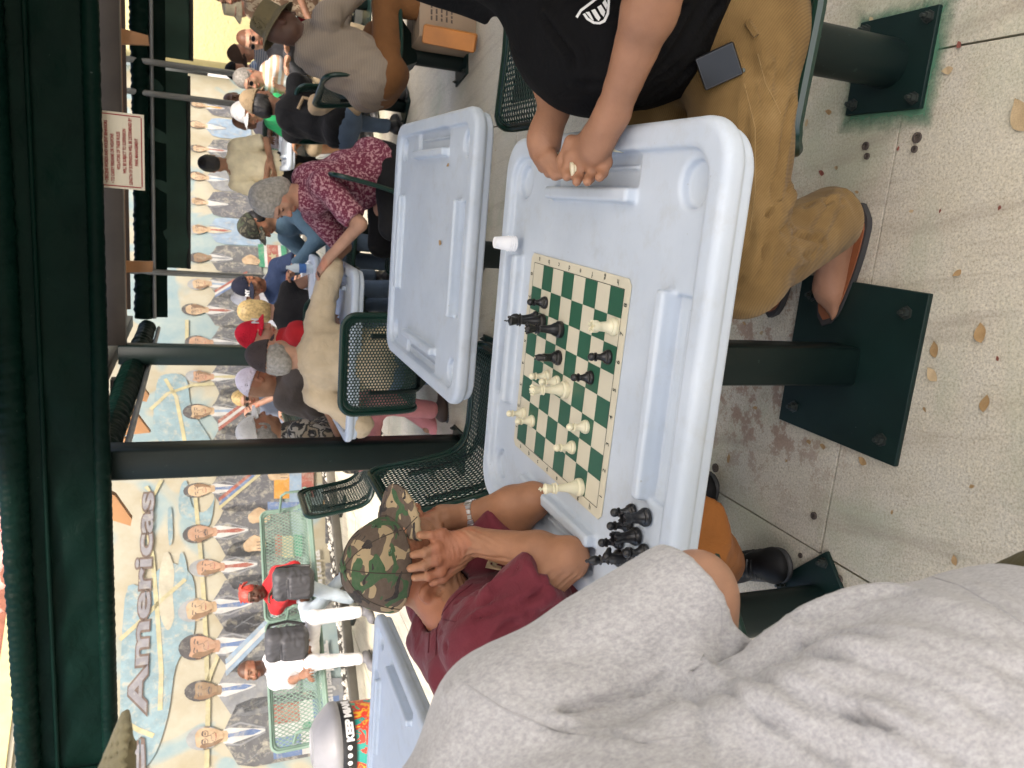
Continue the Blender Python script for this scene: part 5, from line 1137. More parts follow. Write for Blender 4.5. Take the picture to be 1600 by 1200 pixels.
# hood lying on the nape: a thick folded collar of cloth with a drawstring channel
s.cone(L(-.62, 1.62, .985), L(-.60, 1.80, .985), .060, .060, .03); s.cone(L(-.655, 1.60, .965), L(-.66, 1.74, .96), .050, .055, .03); s.cone(L(-.60, 1.615, .97), L(-.49, 1.60, .905), .042, .026, .03); s.cone(L(-.58, 1.81, .97), L(-.49, 1.82, .90), .04, .026, .03)
s.cone(H1.p(0, -.03, -.06), nk + V3(.03, 0, .02), .062, .078, .01, 's')
ch = elR - shR
def f1(V, N):
    a = fold_lines([(shR + V3(.02, -.06, -.02), shR + ch * .8 + V3(.0, -.07, .01), .012, .009), (shR + V3(-.02, -.07, -.06), shR + ch * .75 + V3(-.05, -.05, -.02), .014, .010), (shR + ch * .55 + V3(0, -.07, 0), shR + ch * .85 + V3(.05, -.03, .02), .010, .008),
                    (shR + V3(.06, -.02, .03), shR + ch * .5 + V3(.07, 0, .05), .012, .008), (nk + V3(.05, -.08, -.03), shR + V3(.08, .05, -.10), .012, .008), (shR + V3(-.06, -.03, 0), shR + V3(-.05, -.02, -.2), .02, .010), (shR + ch * .9 + V3(-.03, -.06, 0), shR + ch * .9 + V3(.06, .0, .06), .008, .006)])(V, N)
    t = (V - shR) @ unit(ch) / np.linalg.norm(ch); q = V[:, 2] > .93 - 0; return a * 1.5 + .006 * snoise(V, 13, 8, 3, (1, 1, .6), 1.4) + .006 * (1 - 2 * np.abs(snoise(V, 15, 4, 2, (1, .8, .6), 1.3)))
shirt1 = sdf_obj('shirt', s, MAR, e1, foldfn=f1)
def seam(name, pts, r, mat, parent, bv, org, lift=.001):
    """a stitched seam: a thin cord pressed on the cloth"""
    P = []
    off = parent.location
    for p in pts:
        d = (Vector(p) - Vector(org)).normalized(); h_ = bv.ray_cast(Vector(org), d)
        if h_[0] is not None: P.append(h_[0] - d * lift - off)
    if len(P) > 1: m = MB(); m.tube(P, r, 5); return m.build(name, mat, parent)
CAMP = Vector((0, 0, CAMH))
bvs = bvh_of([shirt1]); MARD = M('maroon_seam', (.085, .010, .018), rough=.9)
def pxline(pts, Y, n=6): 
    out = []
    for i in range(len(pts) - 1):
        for k in range(n): t = k / n; out.append(aty(pts[i][0] + (pts[i + 1][0] - pts[i][0]) * t, pts[i][1] + (pts[i + 1][1] - pts[i][1]) * t, Y))
    out.append(aty(*pts[-1], Y)); return out
seam('seam', pxline([(750, 960), (753, 985), (772, 1003)], 1.5), .002, MARD, e1, bvs, CAMP); seam('seam', pxline([(690, 967), (712, 972), (748, 962)], 1.5), .0016, MARD, e1, bvs, CAMP)
seam('seam', pxline([(670, 1020), (672, 985), (684, 950), (705, 925), (730, 905)], 1.55), .0035, MARD, e1, bvs, CAMP, -.001); seam('seam', pxline([(681, 1025), (682, 985), (693, 955), (714, 930), (738, 912)], 1.55), .0018, MARD, e1, bvs, CAMP)
CRM = M('cream_print', (.42, .32, .20), rough=.8, bstr=0)
o = txt('RFT', .042, CRM, frame(aty(780, 892, 1.45), Vector((.35, .05, -.15)), Vector((.15, 0, .6))), 'shirt_print', e1, .002, .0, 'LEFT', spacing=1.1)
for v in o.data.vertices: v.co = v.co
drape(o, bvs, CAMP)
o = MB(); o.poly([aty(*q, 1.45) for q in [(790, 878), (800, 872), (812, 880), (806, 892), (796, 897), (788, 905), (780, 912), (782, 900), (792, 888)]]); o = o.build('shirt_print', CRM, e1); drape(o, bvs, CAMP)
# cap, hair under it, watch
CAMO = camo_woodland(); capo = cap_obj(H1, CAMO, e1, h=.0036, vox=.0036)
seamm = M('cap_stitching', (.05, .04, .03), rough=.9)
bvc = bvh_of([capo])
for k in range(6):
    a = R(60 * k + 30); P = [Vector(H1.p(.16 * math.cos(a) * math.sin(R(t)), -.01 + .19 * math.sin(a) * math.sin(R(t)), .02 + .2 * math.cos(R(t)))) + e1.location for t in range(4, 82, 6)]
    seam('seam', P, .0011, seamm, capo if False else e1, bvc, Vector(H1.p(0, -.01, .03)) + e1.location, -.0005) if False else None
def cap_seam(name, fn_, n, r, mat):
    P = []; cen = Vector(H1.p(0, -.01, .01)) + e1.location
    for i in range(n + 1):
        d = (Vector(H1.p(*fn_(i / n))) + e1.location - cen).normalized(); far = cen + d * .3; h_ = bvc.ray_cast(far, -d)
        if h_[0] is not None: P.append(h_[0] + d * .0004 - e1.location)
    if len(P) > 2: m = MB(); m.tube(P, r, 5); return m.build(name, mat, e1)
for k in range(3): cap_seam('cap_seam', lambda t, k=k: (.2 * math.cos(R(60 * k)) * math.cos(PI * t), -.01 + .2 * math.sin(R(60 * k)) * math.cos(PI * t), .03 + .25 * math.sin(PI * t)), 40, .0011, seamm)
cap_seam('cap_seam', lambda t: (.2 * math.sin(2 * PI * t * .999), -.01 + .2 * math.cos(2 * PI * t * .999), .055 + .03 * math.cos(2 * PI * t)), 60, .0010, seamm)
m = MB(); q = H1.p(0, -.012, .153); m.lathe([(.009, -.003), (.008, .003), (0, .006)], tuple(q), 12, M=Matrix(H1.M.tolist())); m.build('cap_button', CAMO, e1)
for a_ in (35, 85, 145):
    d = Vector(H1.p(.2 * math.cos(R(a_)), -.01 + .2 * math.sin(R(a_)), .20)) - Vector(H1.p(0, -.01, .01)); d.normalize(); cen = Vector(H1.p(0, -.01, .01)) + e1.location; h_ = bvc.ray_cast(cen + d * .3, -d)
    if h_[0] is not None: m = MB(); m.tube([h_[0] - e1.location + d.orthogonal().normalized() * .004 * math.cos(t) + d.cross(d.orthogonal().normalized()) * .004 * math.sin(t) + d * .0006 for t in np.linspace(0, 2 * PI, 10)[:-1]], .0011, 5, closed=True); m.build('eyelet', M('green_thread', (.05, .12, .06)), e1)
s = SDF.box(H1.c - .16, H1.c + .16, .005); H1.ell(s, (0, -.045, -.022), (.070, .062, .048), 0); H1.ell(s, (0, .075, -.02), (.10, .085, .14), .01, 's'); s.half(H1.p(0, 0, .035), H1.u); sdf_obj('hair', s, GREYH, e1, folds=.003, fs=38, fine=.0012)
def ring_at(c, ax, r, w, name, mat, parent, links=18):
    ax = Vector(ax).normalized(); u_ = ax.orthogonal().normalized(); v_ = ax.cross(u_); ob = None
    m = MB()
    for k in range(links):
        a = 2 * PI * k / links; d = u_ * math.cos(a) + v_ * math.sin(a); Mx = Matrix((v_ * math.cos(a) - u_ * math.sin(a), ax, d)).transposed(); m.box(Vector(c) + d * r, (2 * PI * r / links * .86, w, .0035), Mx, bev=.0012)
    return m.build(name, mat, parent)
WST = M('watch_steel', (.55, .55, .56), rough=.28, metal=.9, bstr=0)
wt = empty('wrist_watch', tuple(wrL + root), 0, 'steel link watch on the wrist of the man in maroon', 'watch'); wax = unit(wrL - elL); wc = (elL - wrL) * .10
ring_at(wc, wax, .0345, .020, 'bracelet', WST, wt)
m = MB(); dirw = Vector(np.cross(wax, V3(0, 0, 1))).normalized() * -1; m.lathe([(.0, 0), (.019, 0), (.020, .008), (.017, .010), (0, .010)], tuple(Vector(wc) + dirw * .034), 20, M=dirw.to_track_quat('Z', 'Y').to_matrix()); m.build('watch_case', WST, wt)
# trousers and the shoe that shows under the table
ORP = cloth('rust_trousers', (.26, .095, .022), bscale=200)
knR, anR = L(-.325, 1.455, .49), L(-.525, 1.865, .105); knL, anL = L(-.26, 1.88, .52), L(-.46, 2.08, .10)
s = SDF.box(np.minimum(hipL, anR) - .2, np.maximum(knL, anL) + .2, .011); s.ell(hipL, (.15, .19, .12), None, 0)
for k_, a_, q in ((knR, anR, -1), (knL, anL, 1)): s.cone(hipL + V3(.04, (.09 if q > 0 else -.13), -.01) if q > 0 else hipL + V3(.04, -.11, -.01), k_, .09, .078, .04); s.cone(k_, a_ + (k_ - a_) * .16, .073, .062, .03)
sdf_obj('trousers', s, ORP, e1, folds=.008, fs=12, seed=2)
m = MB(); m.tube([anR + (knR - anR) * .22, anR], [.036, .038], 14); m.build('sock', M('white_sock', (.7, .7, .7), rough=.95), e1)
shoe_obj(anR, (.22, -.97), M('black_trainer', (.006, .006, .0065), rough=.6, spec=.25), e1, k=1.12); shoe_obj(anL, (.9, -.3), MATS['black_trainer'], e1)
m = MB(); ay = anR + V3(.015, -.07, -.01)
for i in range(5): m.tube([ay + V3(-.025, -.012 * i, .002 - .006 * i), ay + V3(.0, -.012 * i - .006, .010 - .006 * i), ay + V3(.025, -.012 * i, .002 - .006 * i)], .0025, 5)
m.tube([ay + V3(0, .01, .01), ay + V3(.03, -.01, .03), ay + V3(.06, -.05, .005)], .0022, 5); m.build('laces', BLACKP, e1)

def crease(o, segs, parentloc=None):
    bv = bvh_of([o]); off = np.array(o.parent.location); me = o.data; n = len(me.vertices); V = np.empty(n * 3, np.float32); me.vertices.foreach_get('co', V); V = V.reshape(-1, 3).astype(float); N = np.empty(n * 3, np.float32); me.vertices.foreach_get('normal', N); N = N.reshape(-1, 3)
    cf = []
    for pts, w, dep in segs:
        P = []
        for q in pts:
            h_ = bv.ray_cast(CAMP, (aty(*q, 1.0) - CAMP).normalized())
            if h_[0] is not None: P.append(np.array(h_[0]) - off)
        Q = []
        for i in range(len(P) - 1): Q.append((P[i], P[i + 1]))
        if not Q: continue
        d = np.full(n, 9.0)
        for a, b in Q: ba = b - a; t = np.clip(((V - a) @ ba) / max(ba @ ba, 1e-9), 0, 1); d = np.minimum(d, np.linalg.norm(V - a - t[:, None] * ba, axis=1))
        e_ = np.minimum(np.linalg.norm(V - P[-1], axis=1) / (3.0 * w) + .15, 1); f = dep * e_ * (np.exp(-((d - .9 * w) / w) ** 2) - 1.25 * np.exp(-(d / (.5 * w)) ** 2)); V = V + N * f[:, None]
    me.vertices.foreach_set('co', V.astype(np.float32).ravel()); me.update()
crease(shirt1, [([(700, 1010), (755, 965), (850, 925)], .011, .008), ([(738, 1030), (800, 965), (880, 905)], .011, .009), ([(770, 1040), (835, 970), (893, 897)], .010, .008), ([(716, 945), (768, 922), (812, 885)], .010, .008), ([(775, 1000), (812, 1004), (855, 985)], .010, .007), ([(690, 990), (730, 985), (770, 940)], .009, .006), ([(820, 960), (860, 935), (900, 905)], .008, .006)])
# ================================================================== man in black T-shirt and corduroy trousers
root = W0(.744, 1.374, 0); e2 = empty('person', tuple(root), 0, 'man in a black T-shirt and tan corduroy trousers leaning over the chess table', 'person')
nk = L(.93, 1.32, 1.20); hipC = L(.74, 1.36, .55); shL2, shR2 = L(.84, 1.12, 1.08), L(.84, 1.52, 1.10)
el_n, wr_n = L(.635, 1.015, .845), V3(*aty(957, 178, 1.255)) - root
el_f, wr_f = L(.80, 1.50, .875), V3(*aty(866, 172, 1.465)) - root
H2 = Head(L(.90, 1.32, 1.42), head_frame(184, -25, 0))
lo = np.minimum.reduce([wr_n - V3(.18, .10, .10), hipC - .2, el_n - .08, L(.1, 1.5, .0)]); hi = np.maximum.reduce([H2.c + .16, shR2 + .1, L(.5, 1.9, .2)])
hx = (min(wr_n[0], wr_f[0]) - .17, wr_n[0] + .10, .0042); hy = (wr_n[1] - .06, wr_f[1] + .06, .0042); hz = (wr_n[2] - .07, wr_n[2] + .07, .0042)
s = SDF(axis(lo[0], hi[0], .012, [hx]), axis(lo[1], hi[1], .012, [hy]), axis(lo[2], hi[2], .012, [hz]))
H2.sculpt(s, nk); s.ell(L(.86, 1.32, .98), (.12, .17, .18), None, .04); s.ell(L(.76, 1.35, .74), (.15, .17, .16), None, .05); s.ell(hipC, (.12, .16, .10), None, .05)
for S_, E_, W_, k_ in ((shL2, el_n, wr_n, 1.0), (shR2, el_f, wr_f, 1.0)):
    s.cone(nk, S_, .055, .055, .03); s.cone(S_, E_, .050, .042, .03); m_ = E_ + (W_ - E_) * .28; s.cone(E_, m_, .042, .043, .02); s.cone(m_, W_, .043, .028, .02)
fw = lambda x, y, Y: V3(*aty(x, y, Y)) - root
# near hand: back up, fingers curled down over the tray
pcn = fw(930, 225, 1.325); s.ell(pcn, (.050, .042, .022), np.stack([unit(pcn - wr_n), unit(np.cross(up, pcn - wr_n)), up], 1), .025); s.cone(wr_n, pcn, .030, .034, .02)
nt_ = []
for (k_, m_, t_) in (((893, 246, 1.375), (884, 268, 1.385), (886, 276, 1.375)), ((910, 256, 1.362), (903, 277, 1.365), (901, 284, 1.352)), ((928, 258, 1.342), (922, 278, 1.342), (918, 284, 1.332)), ((946, 254, 1.322), (942, 270, 1.320), (937, 277, 1.312))):
    a_, b_, c_ = fw(*k_), fw(*m_), fw(*t_); s.cone(pcn + (a_ - pcn) * .45, a_, .013, .0115, .012); s.cone(a_, b_, .0112, .0102, .006); s.cone(b_, c_, .0100, .0088, .004); s.ell(a_ + up * .002, (.0128, .0128, .0128), None, .007); nt_.append(c_)
a_, b_ = fw(893, 222, 1.375), fw(878, 250, 1.40); s.cone(pcn, a_, .016, .0135, .014); s.cone(a_, b_, .0125, .0105, .006); s.cone(b_, fw(879, 266, 1.395), .0105, .0090, .004)
# far hand: loosely closed, thumb meeting the near hand
pcf = fw(850, 222, 1.475); s.ell(pcf, (.045, .030, .030), np.stack([unit(pcf - wr_f), unit(np.cross(up, pcf - wr_f)), up], 1), .025); s.cone(wr_f, pcf, .029, .033, .02)
for (k_, m_, t_) in (((838, 240, 1.495), (848, 262, 1.475), (872, 268, 1.440)), ((843, 248, 1.475), (858, 270, 1.455), (882, 272, 1.425)), ((850, 250, 1.455), (868, 274, 1.435), (889, 270, 1.412)), ((862, 244, 1.440), (874, 256, 1.425), (887, 258, 1.410))):
    a_, b_, c_ = fw(*k_), fw(*m_), fw(*t_); s.cone(pcf + (a_ - pcf) * .45, a_, .013, .0118, .010); s.cone(a_, b_, .0112, .0102, .006); s.cone(b_, c_, .0100, .0085, .004); nt_.append(c_)
# bare foot in a flip-flop
anN = fw(1306, 352, 1.44); toe = L(.172, 1.568, .045); heel = L(.405, 1.468, .045); fd = unit(toe - heel)
s.cone(anN + up * .12 + V3(.0, .0, 0), anN, .042, .036, .02); s.cone(anN, heel + up * .005, .036, .030, .03); s.cone(anN + fd * .02 - up * .01, heel + fd * .17 + up * .0, .035, .028, .03); s.cone(heel, heel + fd * .18 - up * .012, .030, .034, .03)
lat = unit(np.cross(fd, up)); s.cone(heel + fd * .18 - up * .01, heel + fd * .19 - lat * .0 - up * .01, .036, .036, .02, flat=(up, .5))
for i, (o_, ln, r_) in enumerate(((.028, .072, .0125), (.012, .064, .0085), (-.002, .056, .008), (-.015, .046, .0078), (-.027, .036, .0075))): b_ = heel + fd * .185 + lat * -o_ - up * .018; s.cone(b_, b_ + fd * ln * .8 - up * .006, r_, r_ * .95, .006)
def t2(V):
    T = H2.tint(V, np.ones((len(V), 3)))
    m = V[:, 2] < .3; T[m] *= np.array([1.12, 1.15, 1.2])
    for t_ in nt_: q = np.linalg.norm(V - t_, axis=1); T *= (1 + .25 * np.exp(-(q / .008) ** 2))[:, None] * np.ones((1, 3))
    return T
sdf_obj('body', s, skin('olive', (.28, .14, .082)), e2, tint=t2, fine=.0006, foldfn=lambda V, N: .0008 * snoise(V, 55, 2, 2))
BLK = cloth('black_tshirt', (.004, .004, .0045), bscale=300, sheen=.0, spec=.1)
s = SDF.box(L(.36, .92, .40), L(1.12, 1.74, 1.32), .009)
s.ell(L(.87, 1.31, 1.0), (.165, .21, .20), None, 0); s.ell(L(.72, 1.32, .80), (.215, .20, .17), None, .08); s.ell(L(.75, 1.34, .66), (.19, .205, .14), None, .06); s.cone(nk - up * .05, nk, .09, .08, .05)
for S_, E_ in ((shL2, el_n), (shR2, el_f)): c = S_ + (E_ - S_) * .78; s.sleeve(S_ + V3(.02, 0, 0), c, .088, .082, .04)
s.half(L(.74, 1.36, .585), V3(.25, -.2, -1))
def f2(V, N): return .0085 * snoise(V, 7, 12, 3, (1.2, .7, .7), 1.3) + .008 * (1 - 2 * np.abs(snoise(V, 9, 31, 2, (.6, 1.4, .8), 1.2))) * .6
sh2 = sdf_obj('shirt', s, BLK, e2, foldfn=f2); crease(sh2, [([(1065, 10), (1005, 100), (910, 128)], .014, .012), ([(1150, 20), (1085, 90), (1015, 155)], .014, .012), ([(855, 30), (895, 85), (900, 120)], .012, .010), ([(1120, 5), (1040, 110), (960, 150)], .012, .010)]); bv2 = bvh_of([sh2])
# striped shield print on the chest
def fill(name, pxs, mat, parent, bv, Y=1.0, n=1):
    o = MB(); o.poly([aty(*q, Y) for q in pxs]); o = o.build(name, mat, parent); bm = bmesh.new(); bm.from_mesh(o.data); bmesh.ops.triangulate(bm, faces=bm.faces); bmesh.ops.subdivide_edges(bm, edges=bm.edges, cuts=3, use_grid_fill=True); bm.to_mesh(o.data); bm.free(); drape(o, bv, CAMP, .002); return o
PW = M('white_print', (.60, .60, .58), rough=.8, bstr=0)
z2 = lambda x, y: (780 + x / 2.728, y / 2.728)
for P in ([(326, 70), (345, 40), (385, 10), (415, -12), (420, -4), (392, 18), (352, 48), (334, 78)], [(356, 60), (372, 84), (402, 102), (430, 104), (452, 94), (468, 60), (472, 10), (470, -20), (460, -20), (462, 10), (458, 56), (444, 84), (426, 94), (406, 92), (380, 76), (366, 56)],
          [(368, 52), (384, 50), (404, 88), (392, 82)], [(392, 44), (408, 38), (432, 76), (424, 90), (412, 78)], [(418, 30), (434, 20), (452, 50), (446, 72), (434, 60)], [(440, 12), (452, -4), (462, 20), (456, 40)]):
    fill('shirt_print', [z2(*q) for q in P], PW, e2, bv2)
# corduroy trousers
def cord_mat():
    m, nt, bs = new_mat('tan_corduroy'); v = coords(nt); c = ramp(nt, noise(nt, v, 7, 6, .6), [(.3, (.125, .075, .026)), (.55, (.195, .122, .046)), (.8, (.29, .195, .09))])
    w = node(nt, 'ShaderNodeTexWave', _Scale=95.0, _Distortion=1.0); w.bands_direction = 'DIAGONAL'; nt.links.new(v, w.inputs['Vector']); w.inputs['Detail Scale'].default_value = .4
    c = mixc(nt, .35, c, mixc(nt, w.outputs['Fac'], (.5, .5, .5), (1.2, 1.2, 1.2)), 'MULTIPLY'); nt.links.new(c, bs.inputs['Base Color']); bs.inputs['Roughness'].default_value = .9; bs.inputs['Sheen Weight'].default_value = .06; bs.inputs['Specular IOR Level'].default_value = .2
    b1 = bump(nt, w.outputs['Fac'], .35, .0009, bs); bump(nt, noise(nt, v, 30, 5, .6), .4, .003, bs, b1); return m
CORD = cord_mat()
hN, hF = L(.67, 1.25, .52), L(.70, 1.50, .52); kN = L(.225, 1.27, .515); kF = L(.26, 1.54, .54); anF = L(.375, 1.72, .10)
s = SDF.box(L(.06, 1.0, .0), L(1.0, 1.9, .80), .0095)
s.ell(L(.76, 1.36, .56), (.19, .21, .13), None, 0); s.cone(hN + V3(.06, 0, .02), hN, .125, .118, .05); s.cone(hN, kN, .112, .088, .05); s.cone(hF, kF, .11, .088, .04)
hem = anN + up * .015 + V3(.012, -.006, 0); s.sleeve(kN, hem, .088, .076, .04); s.cone(kF, anF + up * .06, .084, .07, .03)
s.half(L(.74, 1.36, .655), V3(-.12, .0, 1))
def f3(V, N):
    k = kN; c = fold_lines([(k + V3(.02, -.09, .0), k + V3(.10, -.09, -.12), .014, .012), (k + V3(.06, -.09, .02), k + V3(.16, -.08, -.10), .014, .012), (k + V3(.0, -.08, -.05), hem + V3(-.06, -.06, .12), .016, .012), (k + V3(.07, -.08, -.10), hem + V3(.02, -.07, .10), .014, .010),
                            (k + V3(.03, -.06, -.15), hem + V3(.05, -.06, .05), .012, .010), (hN + V3(-.02, -.10, .06), hN + V3(-.22, -.11, -.01), .012, .009), (hN + V3(-.05, -.12, .0), hN + V3(-.28, -.10, -.04), .012, .007), (hN + V3(-.10, -.09, .07), hN + V3(-.33, -.09, .03), .012, .007)])(V, N)
    return c + .004 * snoise(V, 14, 21, 3, None, 1.3)
tr2 = sdf_obj('trousers', s, CORD, e2, foldfn=f3); crease(tr2, [([(1168, 150), (1165, 250), (1170, 390)], .012, .007), ([(1232, 160), (1206, 300), (1186, 430)], .013, .009), ([(1196, 335), (1240, 368), (1285, 378)], .011, .009), ([(1190, 365), (1230, 402), (1268, 398)], .010, .009), ([(1208, 318), (1262, 326), (1315, 318)], .011, .009), ([(1152, 440), (1186, 402), (1216, 350)], .011, .008), ([(1225, 300), (1270, 290), (1320, 300)], .010, .006), ([(1180, 150), (1200, 110), (1225, 90)], .010, .007)]); bvt = bvh_of([tr2]); STI = M('trouser_stitching', (.27, .18, .075), rough=.9)
for P in ([(1163, 130), (1180, 200), (1180, 300), (1172, 360)], [(1184, 84), (1196, 130), (1212, 160), (1220, 178)]):
    seam('seam', pxline(P, 1.1, 10), .0008, STI, e2, bvt, CAMP, .0002)
for P, w_ in (([(1168, 34), (1182, 56)], .007),):
    o_ = seam('belt_loop', pxline(P, 1.1, 5), w_, CORD, e2, bvt, CAMP, .004)
h_ = bvt.ray_cast(CAMP, (aty(1161, 110, 1.1) - CAMP).normalized())
if h_[0] is not None: m = MB(); m.lathe([(.0045, 0), (.004, .002), (0, .0025)], tuple(h_[0] - Vector(root)), 10, M=h_[1].to_track_quat('Z', 'Y').to_matrix()); m.build('rivet', STEEL, e2)
# flip-flops
FF = M('brown_leather_strap', (.16, .055, .025), rough=.45); FS = M('flip_flop_sole', (.030, .029, .030), rough=.7); FI = M('flip_flop_footbed', (.22, .075, .03), rough=.5)
def flipflop(heel, toe, parent, strap=True):
    f_ = unit(toe - heel); l_ = unit(np.cross(f_, up)); n = 22; P = []
    Ltot = np.linalg.norm(toe - heel) + .06
    for k in range(n):
        t = k / (n - 1); w_ = .034 + .018 * math.sin(PI * min(1, t * 1.0) ** .8) * (t > 0); P.append((t, w_ * (math.sin(PI * min(1, (t + .02) / .16) / 2) if t < .14 else (math.sqrt(max(0, 1 - ((t - .80) / .20) ** 2)) if t > .80 else 1))))
    ring = [heel - f_ * .035 + f_ * Ltot * t + l_ * w_ for t, w_ in P] + [heel - f_ * .035 + f_ * Ltot * t - l_ * w_ for t, w_ in reversed(P)]
    base = [V3(p[0], p[1], .003) for p in ring]; m = MB(); m.prism([Vector(p) for p in base], (0, 0, .016)); sl = m.build('sandal', FS, parent)
    cen = np.mean(base, 0); m = MB(); m.prism([Vector(cen + (p - cen) * .90 + V3(0, 0, .016)) for p in base], (0, 0, .0035)); m.build('footbed', FI, sl)
    if strap:
        tp = heel + f_ * .20 + V3(0, 0, .0); 
        for q in (-1, 1): a_ = heel + f_ * .085 + l_ * .045 * q - up * .022; b_ = heel + f_ * .135 + l_ * .034 * q + up * .018; c_ = tp + up * .012; m = MB(); m.tube([a_, b_, c_, tp + f_ * .012 - up * .012], [.010, .013, .009, .004], 8); m.build('strap', FF, sl)
flipflop(heel, toe, e2, False); flipflop(L(.44, 1.70, .045), L(.21, 1.775, .045), e2)
s = SDF.box(L(.1, 1.6, -.0), L(.56, 1.9, .2), .009); s.cone(anF + up * .08, anF, .04, .036, 0); s.cone(anF, L(.25, 1.76, .045), .036, .032, .02); s.cone(L(.42, 1.70, .05), L(.25, 1.76, .042), .03, .034, .02); sdf_obj('foot', s, MATS['skin_olive'], e2)
# phone in the pocket, laid on the hip
ph = empty('phone', (0, 0, 0), 0, 'black phone sticking out of the corduroy trouser pocket', 'phone')
cs = []
for q in ((1090, 96), (1141, 63), (1163, 108), (1100, 146)):
    d = (aty(*q, 1.1) - CAMP).normalized(); hs = [b.ray_cast(CAMP, d) for b in (bv2, bvt)]; dd = [x[3] for x in hs if x[0] is not None]; cs.append(CAMP + d * ((min(dd) if dd else 1.4)))
cen = sum(cs, Vector()) / 4; nrm = (cs[1] - cs[0]).cross(cs[3] - cs[0]).normalized(); nrm = nrm if nrm.dot(CAMP - cen) > 0 else -nrm
nrm = (nrm * .4 + (CAMP - cen).normalized() * .6).normalized(); dmin = min((c - cen).dot((CAMP - cen).normalized()) for c in cs)
pl_o = cen + (CAMP - cen).normalized() * .022
def on_plane(q): d = (aty(*q, 1.1) - CAMP).normalized(); t = (pl_o - CAMP).dot(nrm) / d.dot(nrm); return CAMP + d * t
K = [on_plane(q) for q in ((1090, 96), (1141, 63), (1163, 108), (1100, 146))]; ctr = sum(K, Vector()) / 4; ux = (K[0] - K[3] + K[1] - K[2]).normalized(); uy = nrm.cross(ux).normalized(); w_ = ((K[1] - K[0]).length + (K[2] - K[3]).length) / 2; h2_ = ((K[0] - K[3]).length + (K[1] - K[2]).length) / 2
Mx = Matrix((ux, uy, nrm)).transposed(); m = MB(); m.box((0, 0, 0), (h2_ + .004, w_, .008), Mx, bev=.003); ph.location = ctr; m.build('case', BLACKP, ph); m = MB(); m.box(nrm * .0043, (h2_ - .004, w_ - .008, .0008), Mx); m.build('screen', M('phone_glass', (.012, .014, .017), rough=.25, spec=.3, bstr=0), ph)

# ================================================================== person in grey close to the camera
root = W0(-.40, .58, 0); e3 = empty('person', tuple(root), 0, 'person in a heather grey T-shirt and olive cap right beside the camera', 'person')
sh3 = L(-.352, .745, 1.205); el3 = L(-.243, .755, .975); wr3 = L(-.46, .73, .955)
H3 = Head(L(-.486, .80, 1.572), head_frame(34, -14, 0), 1.05); nk3 = L(-.49, .71, 1.35)
s = SDF(axis(-.45, .35, .012, [(el3[0] - .12, el3[0] + .08, .006)]), axis(-.75, .45, .012, [(-.05, .27, .006)]), axis(.02, 1.72, .012, [(.80, 1.06, .006)]))
H3.sculpt(s, nk3); s.ell(L(-.47, .64, 1.10), (.13, .16, .2), None, .04); s.ell(L(-.42, .58, .80), (.13, .15, .2), None, .05)
s.cone(nk3, sh3, .05, .055, .03); s.cone(sh3, el3, .052, .044, .03); s.cone(el3, wr3, .044, .03, .02); s.ell(el3 + V3(.012, .01, -.008), (.036, .036, .034), None, .02); hand(s, wr3, V3(-.8, -.3, .1), V3(-.3, -.5, 0), 1)
for q in (0, 1): k3 = L(-.24 + .16 * q, .10 + .10 * q, .50); s.cone(L(-.42 + .16 * q, .46 + .08 * q, .57), k3, .08, .06, .03); s.cone(k3, k3 - up * .42, .055, .04, .03)
sdf_obj('body', s, skin('fair_tan', (.33, .18, .115)), e3, tint=lambda V: H3.tint(V, np.ones((len(V), 3))), fine=.0005)
def heather():
    m, nt, bs = new_mat('heather_grey_jersey'); v = coords(nt); f = noise(nt, coords(nt, (1, 1, .55)), 260, 4, .8); c = ramp(nt, f, [(.33, (.19, .19, .205)), (.5, (.34, .34, .355)), (.66, (.50, .50, .51))])
    c = mixc(nt, .5, c, ramp(nt, noise(nt, v, 70, 5, .7), [(.3, (.29, .29, .305)), (.7, (.40, .40, .415))])); nt.links.new(c, bs.inputs['Base Color']); bs.inputs['Roughness'].default_value = .95; bs.inputs['Sheen Weight'].default_value = .2
    bump(nt, f, .4, .0008, bs); return m
HG = heather()
s = SDF.box(L(-.80, .25, .52), L(-.02, 1.02, 1.42), .0085)
s.ell(L(-.485, .63, 1.10), (.175, .19, .22), None, 0); s.ell(L(-.41, .56, .82), (.205, .20, .24), None, .08); s.ell(L(-.38, .545, .66), (.185, .21, .14), None, .06); s.cone(nk3 - up * .03, nk3 - up * .01, .09, .085, .05)
ax3 = el3 - sh3; cu = sh3 + ax3 * 1.02; s.cone(nk3 - up * .05, sh3, .082, .078, .06); s.sleeve(sh3, cu, .078, .070, .035); s.half(L(-.35, .6, .655), V3(.22, .1, -1))
def f4(V, N):
    c = fold_lines([(L(-.33, .63, 1.13), L(-.20, .60, .95), .022, .016), (L(-.32, .60, 1.10), L(-.24, .52, .85), .026, .018), (L(-.30, .66, 1.02), L(-.17, .60, .80), .020, .012), (L(-.36, .52, 1.05), L(-.27, .42, .78), .026, .016), (sh3 + V3(-.02, -.09, -.05), sh3 + ax3 * .6 + V3(-.02, -.09, 0), .018, .010), (sh3 + V3(.06, -.06, .0), sh3 + ax3 * .5 + V3(.03, -.08, 0), .016, .007)])(V, N)
    return c + .007 * snoise(V, 8, 7, 3, (1, 1, .5), 1.3) + .006 * (1 - 2.2 * np.abs(snoise(V, 7, 19, 2, (1.3, 1, .45), 1.2)))
s.half(el3 - ax3 * .02, ax3) if False else None
